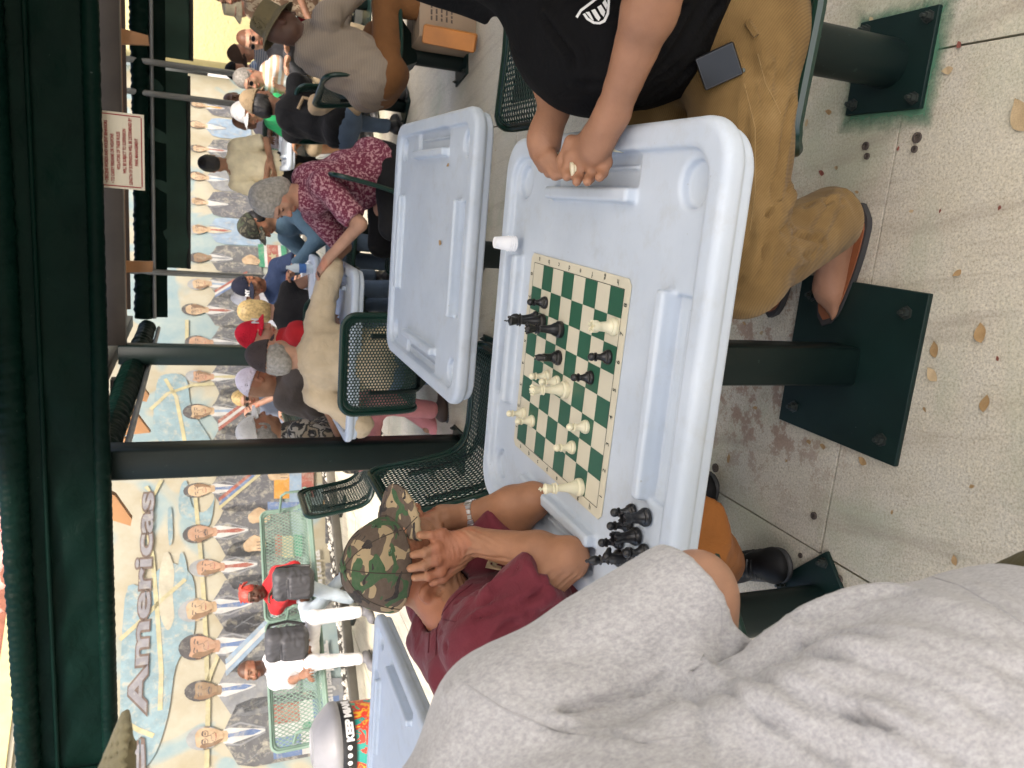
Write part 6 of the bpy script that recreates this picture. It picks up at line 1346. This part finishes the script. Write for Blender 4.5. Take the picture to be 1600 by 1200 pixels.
sg3 = sdf_obj('shirt', s, HG, e3, foldfn=f4); crease(sg3, [([(1075, 1050), (1250, 1090), (1500, 1190)], .012, .011), ([(1082, 1056), (1190, 1120), (1320, 1196)], .011, .010), ([(1100, 1040), (1300, 1030), (1560, 1120)], .013, .010), ([(1160, 1022), (1350, 1000), (1595, 1060)], .012, .008), ([(1070, 1062), (1098, 1130), (1118, 1195)], .012, .006), ([(880, 1112), (1000, 1085), (1062, 1050)], .011, .009), ([(705, 1075), (860, 1138), (1010, 1160)], .008, .006), ([(1428, 893), (1520, 915), (1598, 965)], .006, .004), ([(1250, 975), (1400, 930), (1590, 1000)], .012, .006), ([(1120, 1085), (1380, 1130), (1450, 1196)], .010, .008)]); bv3 = bvh_of([sg3]); HGS = M('grey_seam', (.33, .33, .345), rough=.95)
for P in ([(725, 1068), (790, 1110), (880, 1145), (1000, 1160), (1080, 1150)], [(1062, 880), (1105, 912), (1128, 950), (1128, 990)], [(1425, 892), (1500, 915), (1570, 955), (1600, 975)]): seam('seam', pxline(P, .6, 12), .0008, HGS, e3, bv3, CAMP, .0002)
s = SDF.box(L(-.66, -.12, .15), L(.15, .98, .72), .012); s.ell(L(-.36, .55, .58), (.18, .20, .10), None, 0)
for q in (0, 1): s.cone(L(-.42 + .16 * q, .46 + .08 * q, .57), L(-.24 + .16 * q, .10 + .10 * q, .51), .10, .088, .03)
sdf_obj('shorts', s, cloth('olive_short', (.085, .075, .035)), e3, folds=.005)
cap_obj(H3, cloth('olive_drab', (.21, .19, .12), bscale=200), e3, vox=.005); hair_obj(H3, 'short', DARKH, e3)
for q in (0, 1): shoe_obj(L(-.24 + .16 * q, .10 + .10 * q, .08), (.5, -.8), MATS['black_trainer'], e3)
# ------------------------------------------------------------------ chess board and pieces
TZ = TT + .001
q0, q1, q2, q3 = [atz(*q, TZ) for q in ((833, 393), (990, 428), (940, 820), (802, 697))]   # a8 side ... the mat's corners on the table
bc = (q0 + q1 + q2 + q3) / 4; bx = ((q0 - q3) + (q1 - q2)).normalized(); by_ = Vector((-bx.y, bx.x, 0)); MS = .489; SQ = .0555
bd = empty('chess_board', bc, 0, 'green and cream roll-up chess board lying on the front table', 'chess board')
VC = M('cream_vinyl', (.56, .525, .41), rough=.5, var=.06, bstr=.05); VG = M('green_vinyl', (.022, .095, .055), rough=.42, var=.08, bstr=.05); INK = M('board_ink', (.02, .03, .025), rough=.6, bstr=0)
def bp(u, v, z=0): return bx * u + by_ * v + ZX * z
m = MB(); hm = MS / 2; c = .012; rim = [bp(*q) for q in ((-hm + c, -hm), (hm - c, -hm), (hm, -hm + c), (hm, hm - c), (hm - c, hm), (-hm + c, hm), (-hm, hm - c), (-hm, -hm + c))]; m.prism([p + ZX * .0002 for p in rim], (0, 0, .0016)); m.build('mat', VC, bd)
m = MB()
for i in range(8):
    for j in range(8):
        if (i + j) % 2 == 1: u, v = (i - 4) * SQ, (j - 4) * SQ; m.poly([bp(u, v, .0022), bp(u + SQ, v, .0022), bp(u + SQ, v + SQ, .0022), bp(u, v + SQ, .0022)])
m.build('green_squares', VG, bd); m = MB(); w = 4 * SQ + .001
for a, b in (((-w, -w), (w, -w)), ((w, -w), (w, w)), ((w, w), (-w, w)), ((-w, w), (-w, -w))):
    A, B = bp(*a, .0024), bp(*b, .0024); n = (B - A).normalized().cross(ZX) * .0007; m.poly([A - n, B - n, B + n, A + n])
m.build('border_line', INK, bd)
for i in range(8):   # files run away from the camera side (h) to the far side (a); ranks from 1 (left) to 8 (right)
    v = (3.5 - i) * SQ
    for u, fx in ((w + .010, -1), (-w - .010, 1)): txt('abcdefgh'[i], .0165, INK, frame(bp(u - fx * .005, v, .0026), -by_ * fx if False else by_ * (-fx) , bx * fx), 'lettering', bd, .0002, .00001, 'CENTER')
    u = (i - 3.5) * SQ
    for v2, fx in ((w + .010, -1), (-w - .010, 1)): txt('12345678'[i], .0165, INK, frame(bp(u, v2 - fx * .006, .0026), bx * fx, by_ * fx), 'lettering', bd, .0002, .00001, 'CENTER')
WP = M('ivory_plastic', (.66, .62, .45), rough=.35, var=.04, bstr=.02, sss=.05); BP = M('black_chess_plastic', (.010, .010, .011), rough=.32, bstr=.02)
PROFS = {
 'pawn': ([(.0145, 0), (.0150, .003), (.0145, .006), (.012, .008), (.0125, .010), (.009, .013), (.0065, .020), (.0055, .027), (.009, .029), (.0085, .031), (.005, .032)], .046),
 'rook': ([(.0170, 0), (.0175, .003), (.0170, .007), (.014, .010), (.0145, .012), (.011, .017), (.0095, .028), (.0092, .034), (.0115, .038), (.0122, .041), (.0122, .049), (.0085, .049), (.0085, .044), (0, .044)], .049),
 'bishop': ([(.0165, 0), (.0170, .003), (.0165, .007), (.013, .010), (.0095, .018), (.0065, .032), (.006, .040), (.010, .043), (.007, .046), (.0095, .052), (.0085, .060), (.004, .067), (.003, .069), (.004, .071), (.002, .074), (0, .0745)], .0745),
 'queen': ([(.0190, 0), (.0196, .004), (.0188, .009), (.015, .012), (.0155, .015), (.011, .024), (.0078, .042), (.0068, .052), (.0120, .055), (.0085, .058), (.0115, .061), (.0075, .063), (.0095, .072), (.0125, .080), (.0100, .080), (.006, .083), (.0035, .086), (0, .088)], .088),
 'king': ([(.0190, 0), (.0196, .004), (.0188, .009), (.015, .012), (.0155, .015), (.011, .025), (.0080, .045), (.0070, .056), (.0125, .059), (.0085, .062), (.0115, .065), (.0078, .067), (.0105, .078), (.0115, .083), (.006, .086), (.003, .088)], .097),
 'knight': ([(.0170, 0), (.0175, .003), (.0170, .007), (.0135, .010), (.0140, .013), (.0105, .017), (.009, .020)], .06)}
CM = {}
def piece(kind, white, pos, label, rz=0.0, k=1.0, z=None, tilt=None):
    key = (kind, white); mat = WP if white else BP
    if key not in CM:
        r = empty('chess_' + kind, (0, 0, 0)); m = MB(); P = PROFS[kind][0]; m.lathe(P, n=24)
        if kind == 'pawn': m.lathe([(.0082 * math.sin(R(a)), .0385 - .0082 * math.cos(R(a))) for a in range(12, 181, 14)], n=18)
        if kind == 'king': m.box((0, 0, .0925), (.0032, .0022, .011), bev=.0006); m.box((0, 0, .0935), (.0095, .0022, .003), bev=.0006)
        if kind == 'queen':
            for a in range(9): m.lathe([(.0026 * math.sin(R(b)), -.0026 * math.cos(R(b))) for b in range(10, 181, 34)], (.0105 * math.cos(R(40 * a)), .0105 * math.sin(R(40 * a)), .0815), 8)
        if kind == 'rook':
            for a in range(6): q = R(60 * a); m.box((.0104 * math.cos(q), .0104 * math.sin(q), .0505), (.0040, .0062, .004), Matrix.Rotation(q, 3, 'Z'), bev=.0005)
        m.build('turned_body', mat, r)
        if kind == 'knight':
            s = SDF.box((-.026, -.014, .012), (.026, .014, .066), .0016); s.cone((.004, 0, .018), (.002, 0, .036), .0095, .0085, .004); s.cone((.002, 0, .036), (-.003, 0, .050), .0085, .0075, .004); s.cone((-.003, 0, .050), (-.016, 0, .042), .0072, .0048, .004); s.cone((.0, .003, .052), (.002, .004, .060), .0028, .0012, .002); s.cone((.0, -.003, .052), (.002, -.004, .060), .0028, .0012, .002)
            for q in range(5): s.cone((.006 + .001 * q, 0, .052 - .007 * q), (.011 + .0006 * q, 0, .050 - .007 * q), .0028, .0018, .002)
            sdf_obj('horse_head', s, mat, r)
        CM[key] = r; o = r
    else: o = copy_tree(CM[key])
    o.location = (pos[0], pos[1], TZ + .0022 if z is None else z); o.rotation_euler = (tilt or (0, 0, rz)); o.scale = (k, k, k)
    return tag(o, label, 'chess piece', 'white chess pieces' if white else 'black chess pieces')
def bz(x, y): return atz(x, y, TZ + .003)
for kind, wh, px, label, rz in (
 ('pawn', 0, (852, 473), 'black pawn standing alone nearest the board corner marked 8 and a', 0), ('king', 0, (848, 503), 'black king with its cross, at the far edge of the board', 1.2), ('bishop', 0, (838, 497), 'black bishop half hidden behind the black king', 0), ('queen', 0, (876, 515), 'black queen with wide skirted base in front of the black king', 0),
 ('knight', 0, (873, 559), 'black knight standing on the middle of the board', 1.5), ('pawn', 0, (951, 558), 'black pawn on the near side nearest the white rook', 0), ('pawn', 0, (923, 590), 'black pawn between the black knight and the near edge', 0), ('rook', 1, (960, 511), 'white rook at the near edge of the board', 0),
 ('pawn', 1, (855, 588), 'white pawn just behind the white queen group, nearest the black knight', 0), ('pawn', 1, (871, 597), 'white pawn pressed against the white queen', 0), ('queen', 1, (884, 609), 'white queen with a round crown in the middle of the board', 0), ('pawn', 1, (818, 646), 'white pawn farthest out at the far edge of the board', 0), ('pawn', 1, (832, 658), 'white pawn beside the outermost white pawn at the far edge', 0),
 ('pawn', 1, (916, 667), 'white pawn standing alone on a green square in the near half', 0), ('pawn', 1, (895, 699), 'white pawn between the lone white pawn and the white king', 0), ('king', 1, (907, 761), 'white king with its cross at the left end of the board', .5),
 ('pawn', 0, (988, 799), 'captured black pawn in the cluster off the board, nearest the board corner', 0), ('rook', 0, (1010, 808), 'captured black rook closest to the near rack', 0), ('pawn', 0, (982, 820), 'captured black pawn between the two captured rooks', 0), ('rook', 0, (995, 838), 'captured black rook in the middle of the cluster', 0), ('pawn', 0, (968, 846), 'captured black pawn beside the captured knight', 0),
 ('knight', 0, (985, 869), 'captured black knight beside the grey sleeve', 3.6), ('bishop', 0, (968, 872), 'captured black bishop nearest the elbow in maroon', 0), ('pawn', 0, (1008, 862), 'captured black pawn nearest the grey sleeve', 0)):
    piece(kind, bool(wh), bz(*px), label, rz)
g1 = aty(912, 268, 1.372); piece('pawn', True, g1, 'white pawn held head down in the fingers of the black T-shirt man', 0, 1, g1.z + .030, (R(165), 0, .3))
g2 = aty(868, 250, 1.452); piece('pawn', True, g2, 'white pawn tucked inside the loosely closed far hand', 0, 1, g2.z - .004, (R(95), 0, 2.4))
g3 = atz(962, 237, TT + .006); piece('pawn', True, g3, 'white pawn lying in the tray beside the near hand', 0, 1, TT + .004, (R(88), 0, 1.2))
# ------------------------------------------------------------------ foam cups, leaves, box, block, bag, bin, backpacks
FO = M('white_foam', (.80, .81, .83), rough=.6, var=.03, bstr=.1, bscale=300); cb = atz(805, 381, TT + .017)
for k in range(4):
    c_ = empty('foam_cup', cb + ZX * .006 * k if k else cb, 0, ['bottom foam cup of the small stack on the far table rim', 'second foam cup up in the nested stack', 'third foam cup up in the nested stack', 'top foam cup of the nested stack on the far table rim'][k], 'cup', 'nested white foam cups')
    m = MB(); m.lathe([(.0, .001), (.0135, .001), (.014, .0), (.0185, .034), (.0198, .0355), (.0188, .037), (.0175, .0355), (.013, .003), (0, .003)], n=24, M=Matrix.Rotation(PI, 3, 'X'), c=(0, 0, .037)); m.build('cup_shell', FO, c_)
LEAF = [M('dry_leaf_tan', (.34, .22, .10), rough=.7, var=.3, scale=40), M('dry_leaf_pale', (.44, .33, .19), rough=.7, var=.25, scale=40), M('dry_leaf_red', (.22, .07, .05), rough=.7, var=.3, scale=40)]
LM = []
def leaf_mesh(seed):
    r = random.Random(seed); n = 7; V = []; curl = r.uniform(.15, .5)
    for i in range(n + 1):
        t = i / n; w = .32 * math.sin(PI * t ** .85) * (1 - .15 * t)
        for q in (-1, 0, 1): V.append((t - .5, q * w + .05 * math.sin(5 * t), .12 * curl * (abs(q) * w * 3) + curl * .35 * (t - .5) ** 2 + (.02 * math.sin(9 * t + q))))
    F = []
    for i in range(n): a = i * 3; F += [(a, a + 3, a + 4, a + 1), (a + 1, a + 4, a + 5, a + 2)]
    me = mesh_np(V, F, 'leaf'); return me
for mt in LEAF:
    for sd_ in (1, 2): me = leaf_mesh(sd_ + len(LM)); me.materials.append(mt); LM.append(me)
def leaf(p, size, rz, mi, label):
    o = bpy.data.objects.new('dry_leaf', LM[mi]); COL.objects.link(o); o.location = (p[0], p[1], p[2] + size * .04 + .002); o.scale = (size, size, size); o.rotation_euler = (random.uniform(-.2, .2), random.uniform(-.2, .2), rz)
    return tag(o, label, 'leaf', 'dry leaves scattered on the concrete')
for (x, y, s_, rz, mi, lb) in ((1482, 110, .026, 1.5, 2, 'pale dry leaf beside the bolted plate at the top right'), (1598, 180, .065, .3, 3, 'large pale dry leaf at the right edge of the photo'), (1296, 175, .020, 1.2, 0, 'small curled tan leaf between the plate and the trousers'), (1262, 192, .020, .2, 3, 'small pale leaf next to the corduroy trousers'),
   (1308, 262, .016, 1.4, 3, 'tiny pale leaf near the old bolt holes'), (1285, 270, .020, 1.0, 5, 'reddish curled leaf near the corduroy knee'), (1534, 520, .040, .2, 1, 'tan leaf lying alone on the open concrete'), (1497, 427, .020, 2.2, 0, 'small tan leaf on the concrete right of the flip-flop'), (1462, 546, .034, .1, 1, 'leaf touching the long edge of the big base plate'),
   (1458, 585, .034, .6, 3, 'second leaf along the long edge of the big base plate'), (1541, 630, .034, -.1, 0, 'narrow curled leaf on the greenish concrete'), (1164, 505, .016, 1.2, 0, 'tiny leaf on the red stain near the table edge'), (1191, 520, .018, 1.8, 3, 'pale leaf on the red stain'), (1181, 637, .016, 1.7, 0, 'tiny leaf below the pedestal on the stain'),
   (1265, 690, .020, 1.7, 0, 'leaf under the corner of the big base plate'), (1287, 697, .022, 1.4, 1, 'second leaf under the corner of the big base plate'), (1349, 720, .026, 1.0, 1, 'leaf just below the big base plate'), (1140, 716, .028, .2, 0, 'thin leaf near the round floor bolt'), (1493, 875, .022, .2, 0, 'small brown leaf near the grey shirt hem'), (1363, 32, .02, .5, 2, 'leaf resting on the painted halo of the top plate'),
   (1247, 642, .018, .5, 3, 'tiny leaf on the corner of the base plate'), (1500, 70, .018, .5, 5, 'red leaf in the slab joint')): leaf(atz(x, y, .0), s_ * 1.1, rz, mi, lb)
for k_, (x, y, s_, mi) in enumerate(((1405, 232, .012, 4), (1340, 300, .012, 0), (1563, 325, .012, 4), (1446, 640, .014, 0), (1520, 760, .014, 1), (1395, 800, .012, 0), (1330, 640, .012, 3), (1120, 560, .012, 0), (1180, 585, .014, 2), (1230, 720, .012, 0), (1560, 560, .012, 5), (1425, 330, .012, 2), (1470, 330, .010, 4), (775, 235, .02, 0), (765, 330, .02, 2), (770, 500, .02, 0))):
    leaf(atz(x, y, 0), s_, k_ * 1.3, mi, ('tiny leaf crumb on the concrete, ' + ['near the short joint', 'beside the corduroy hem', 'on the open slab at the far right', 'past the long plate edge', 'low on the greenish slab', 'on the slab left of the black shoe', 'close to the pedestal foot', 'on the stain by the table', 'in the stain below the first', 'under the plate corner', 'out on the pale slab', 'above the sandal', 'above the sandal farther right', 'in the gap between the two tables, right end', 'in the gap between the two tables', 'between the tables by the pedestal'][k_]))
leaf(atz(689, 379, TT + .002), .028, 1.0, 0, 'dry leaf lying in the middle of the empty table'); leaf(atz(701, 258, TT + .002), .018, 2.0, 1, 'crumb of dry leaf at the right end of the empty table')
dm = []
for k_, (x, y, r_) in enumerate(((1352, 228, .010), (1354, 244, .008), (1432, 215, .012), (1428, 233, .008), (1446, 104, .012), (1117, 731, .014), (1105, 734, .006), (1271, 806, .010), (1310, 905, .011), (1250, 868, .007))):
    m = MB(); p = atz(x, y, .0035); m.lathe([(r_, -.004), (r_, .001), (r_ * .55, .001), (r_ * .5, -.002), (0, -.002)], tuple(p), 14); tag(m.build('old_floor_bolt', M('rusty_stub', (.07, .055, .045), rough=.8, var=.4, scale=60)), ['first bolt stub below the top right plate, nearest the trousers', 'second bolt stub below the top right plate, by the first', 'ringed bolt stub below the top right plate, right of the joint', 'dark stub just under the ringed one', 'rusty bolt beside the long side of the top right plate', 'round dark bolt below the big pedestal plate near the table edge', 'tiny stub touching the table edge', 'dark stub on the open slab left of the black shoe', 'rusty stub at the corner of the lower left plate', 'small stub above the lower left plate'][k_], 'bolt', 'old bolt stubs in the concrete')
# painted green halo around the top right base plate
halo = MB(); hc_ = ab(.393, 1.505, .0015); n = 48; P1_ = []; 
for k in range(n): a = 2 * PI * k / n; rr = 1 / max(abs(math.cos(a)) / .16, abs(math.sin(a)) / .165); P1_.append(hc_ + AX * rr * math.cos(a) + BX * rr * math.sin(a))
halo.poly(P1_)
def spray_mat():
    m, nt, bs = new_mat('green_overspray'); v = coords(nt); bs.inputs['Base Color'].default_value = (.07, .20, .12, 1); bs.inputs['Roughness'].default_value = .9
    tc = node(nt, 'ShaderNodeVectorMath', operation='SUBTRACT'); nt.links.new(v, tc.inputs[0]); tc.inputs[1].default_value = tuple(hc_); mp = node(nt, 'ShaderNodeMapping'); mp.vector_type = 'TEXTURE'; mp.inputs['Rotation'].default_value = (0, 0, TH); nt.links.new(tc.outputs[0], mp.inputs[0])
    ab_ = node(nt, 'ShaderNodeVectorMath', operation='ABSOLUTE'); nt.links.new(mp.outputs[0], ab_.inputs[0]); sp = node(nt, 'ShaderNodeSeparateXYZ'); nt.links.new(ab_.outputs[0], sp.inputs[0]); mxn = node(nt, 'ShaderNodeMath', operation='MAXIMUM'); nt.links.new(sp.outputs[0], mxn.inputs[0]); nt.links.new(sp.outputs[1], mxn.inputs[1])
    ad = node(nt, 'ShaderNodeMath', operation='MULTIPLY_ADD'); nt.links.new(noise(nt, v, 22, 4, .6), ad.inputs[0]); ad.inputs[1].default_value = .05; nt.links.new(mxn.outputs[0], ad.inputs[2])
    k = ramp(nt, ad.outputs[0], [(.128, (.85, .85, .85)), (.172, (0, 0, 0))]); tr = node(nt, 'ShaderNodeBsdfTransparent'); mx = node(nt, 'ShaderNodeMixShader'); nt.links.new(k, mx.inputs[0]); nt.links.new(tr.outputs[0], mx.inputs[1]); nt.links.new(bs.outputs[0], mx.inputs[2]); nt.links.new(mx.outputs[0], nt.nodes['Material Output'].inputs['Surface']); return m
tag(halo.build('paint_overspray', spray_mat()), kind='structure')
CARD = M('kraft_cardboard', (.30, .22, .15), rough=.85, var=.08)
bx_ = empty('cardboard_box', atz(742, 62, 0) + Vector((.22, .12, .0)), TH + .22, 'flat brown cardboard box standing on the floor at the top edge', 'box')
m = MB(); m.box((0, 0, .17), (.52, .30, .34), bev=.004); m.build('carton', CARD, bx_); m = MB(); m.box((0, 0, .3415), (.5, .004, .001)); m.build('flap_seam', M('flap_seam_brown', (.12, .08, .05)), bx_)
PRT = M('carton_print', (.07, .05, .04), bstr=0); m = MB()
for i in range(5):
    x_ = -.16
    while x_ < .10 + .03 * (i % 2): w_ = random.uniform(.012, .035); m.box((x_ + w_ / 2, -.1508, .27 - .03 * i), (w_, .0008, .010)); x_ += w_ + .008
m.build('printed_lines', PRT, bx_)
wb = empty('wooden_block', atz(742, 78, 0) + Vector((.12, .06, 0)), 0, 'varnished orange wooden block leaning by the cardboard box', 'block')
pA_, pB_ = aty(662, 52, 4.35), aty(744, 68, 4.25); d_ = (pB_ - pA_); wb.location = (pA_ + pB_) / 2; m = MB(); Mw = d_.to_track_quat('X', 'Z').to_matrix(); m.box((0, 0, 0), (d_.length, .10, .10), Mw, bev=.008); m.build('timber', M('varnished_orange_wood', (.42, .15, .02), rough=.4, var=.25, scale=4), wb)
bg_ = empty('canvas_bag', aty(520, 178, 5.75), TH + .3, 'tan canvas bag hanging on the back of the far chair', 'bag'); bz0 = V3(0, 0, 0)
s = SDF.box((-.16, -.26, -.26), (.18, .26, .28), .011); s.rbox((0, 0, 0), (.055, .19, .18), .04, None, 0); sdf_obj('bag_body', s, cloth('canvas_tan', (.33, .245, .15), bscale=200), bg_, folds=.014, fs=9, seed=5)
for q in (-1, 1): m = MB(); m.tube([(.04, q * .10, .12), (.05, q * .10, .22), (-.02, q * .06, .25)], .012, 6); m.build('strap', MATS['cloth_canvas_tan'], bg_)
# trash barrel
tb_c = atz(640, 1150, 0); tb_c = aty(535, 1150, 6.05); tb = empty('trash_bin', (tb_c.x - .04, tb_c.y, 0), 0, 'trash barrel with a grey domed lid, black band and colourful painted drum', 'bin'); zt = tb_c.z
m = MB(); m.lathe([(.27, .02), (.275, zt - .06), (.27, zt - .05)], n=36)
def drum_mat():
    m, nt, bs = new_mat('painted_drum'); v = coords(nt); c = ramp(nt, noise(nt, v, 7, 3, .6, .9), [(0, (.02, .25, .20)), (.42, (.55, .04, .02)), (.52, (.70, .35, .03)), (.57, (.55, .05, .03)), (.64, (.05, .35, .20))], True); nt.links.new(c, bs.inputs['Base Color']); bs.inputs['Roughness'].default_value = .45; return m
m.build('drum', drum_mat(), tb); m = MB(); m.lathe([(.285, zt - .06), (.290, zt - .05), (.290, zt + .03), (.285, zt + .04)], n=36); m.build('band', BLACKP, tb)
m = MB(); m.lathe([(.29, zt + .04), (.295, zt + .05), (.295, zt + .085), (.275, zt + .11), (.20, zt + .19), (.13, zt + .23), (.12, zt + .22)], n=36); m.build('lid', M('grey_moulded_lid', (.22, .22, .23), rough=.45, var=.1), tb)
def wrap_text(body, size, r, z, a0, mat, parent):
    o = txt(body, size, mat, Matrix.Identity(4), 'lettering', parent, .004, .001)
    for v in o.data.vertices: a = a0 + v.co.x / r; v.co = Vector((math.cos(a) * (r + .002 + v.co.z), math.sin(a) * (r + .002 + v.co.z), z + v.co.y))
    return o
wrap_text('KEEP MIAMI', .072, .290, zt - .040, R(-68), M('white_ink', (.75, .75, .75), bstr=0), tb)
for k in range(5): a = R(-76 - 11 * k); m = MB(); m.lathe([(.018, 0), (.016, .003), (0, .004)], (math.cos(a) * .291, math.sin(a) * .291, zt - .01), 12, M=Vector((math.cos(a), math.sin(a), 0)).to_track_quat('Z', 'Y').to_matrix()); m.build('white_disc', MATS['white_ink'], tb)
PACK = M('grey_nylon', (.045, .045, .050), rough=.6, var=.15)
def backpack(px, Y, rz, label, sc=1.0):
    b = empty('backpack', aty(*px, Y), R(rz), label, 'backpack'); s = SDF.box((-.17, -.23, -.26), (.17, .23, .28), .009); s.rbox((0, 0, 0), (.10 * sc, .155 * sc, .20 * sc), .06, None, 0); s.rbox((.09 * sc, 0, -.05), (.04, .12 * sc, .11 * sc), .03, None, .02); sdf_obj('pack_body', s, PACK, b, folds=.008, fs=14, seed=6)
    for k in range(4): m = MB(); m.box((.125 * sc, 0, .07 - .045 * k), (.012, .20 * sc, .006), bev=.002); m.build('webbing', BLACKP, b)
    for q in (-1, 1): m = MB(); m.tube([(-.05, q * .09, .19 * sc), (-.14, q * .11, .14), (-.16, q * .12, -.02), (-.08, q * .13, -.16)], .014, 6); m.build('shoulder_strap', BLACKP, b)
    return b
backpack((458, 912), 7.62, 262, 'large dark grey backpack on the lap of the woman in red', .92); backpack((448, 1006), 7.25, 250, 'dark grey quilted backpack held by the bearded man in white', .92)
# domino tiles and a bottle on the far tables
DT = M('ivory_domino', (.70, .68, .60), rough=.4, bstr=0)
for k in range(10):
    o = MB(); o.box((0, 0, 0), (.045, .022, .009), bev=.002); o = o.build('domino_tile', DT); o.location = ab(-1.05 + .30 * random.random(), 4.38 + .35 * random.random(), TT + .006); o.rotation_euler = (0, 0, random.uniform(0, 3)); tag(o, 'ivory domino tile on the table of the beige sweatshirt man', 'domino', 'domino tiles on the middle table')
bo = empty('water_bottle', ab(-.55, 5.75, TT), 0, 'small clear water bottle on the table behind the floral shirt woman', 'bottle'); m = MB(); m.lathe([(.0, .0), (.03, .0), (.032, .01), (.032, .13), (.012, .17), (.012, .185), (0, .185)], n=16); m.build('bottle_body', M('clear_bottle', (.5, .58, .62), rough=.1, bstr=0), bo); m = MB(); m.lathe([(.033, .05), (.033, .10)], n=16); m.build('label_band', M('blue_label', (.05, .15, .40), bstr=0), bo)
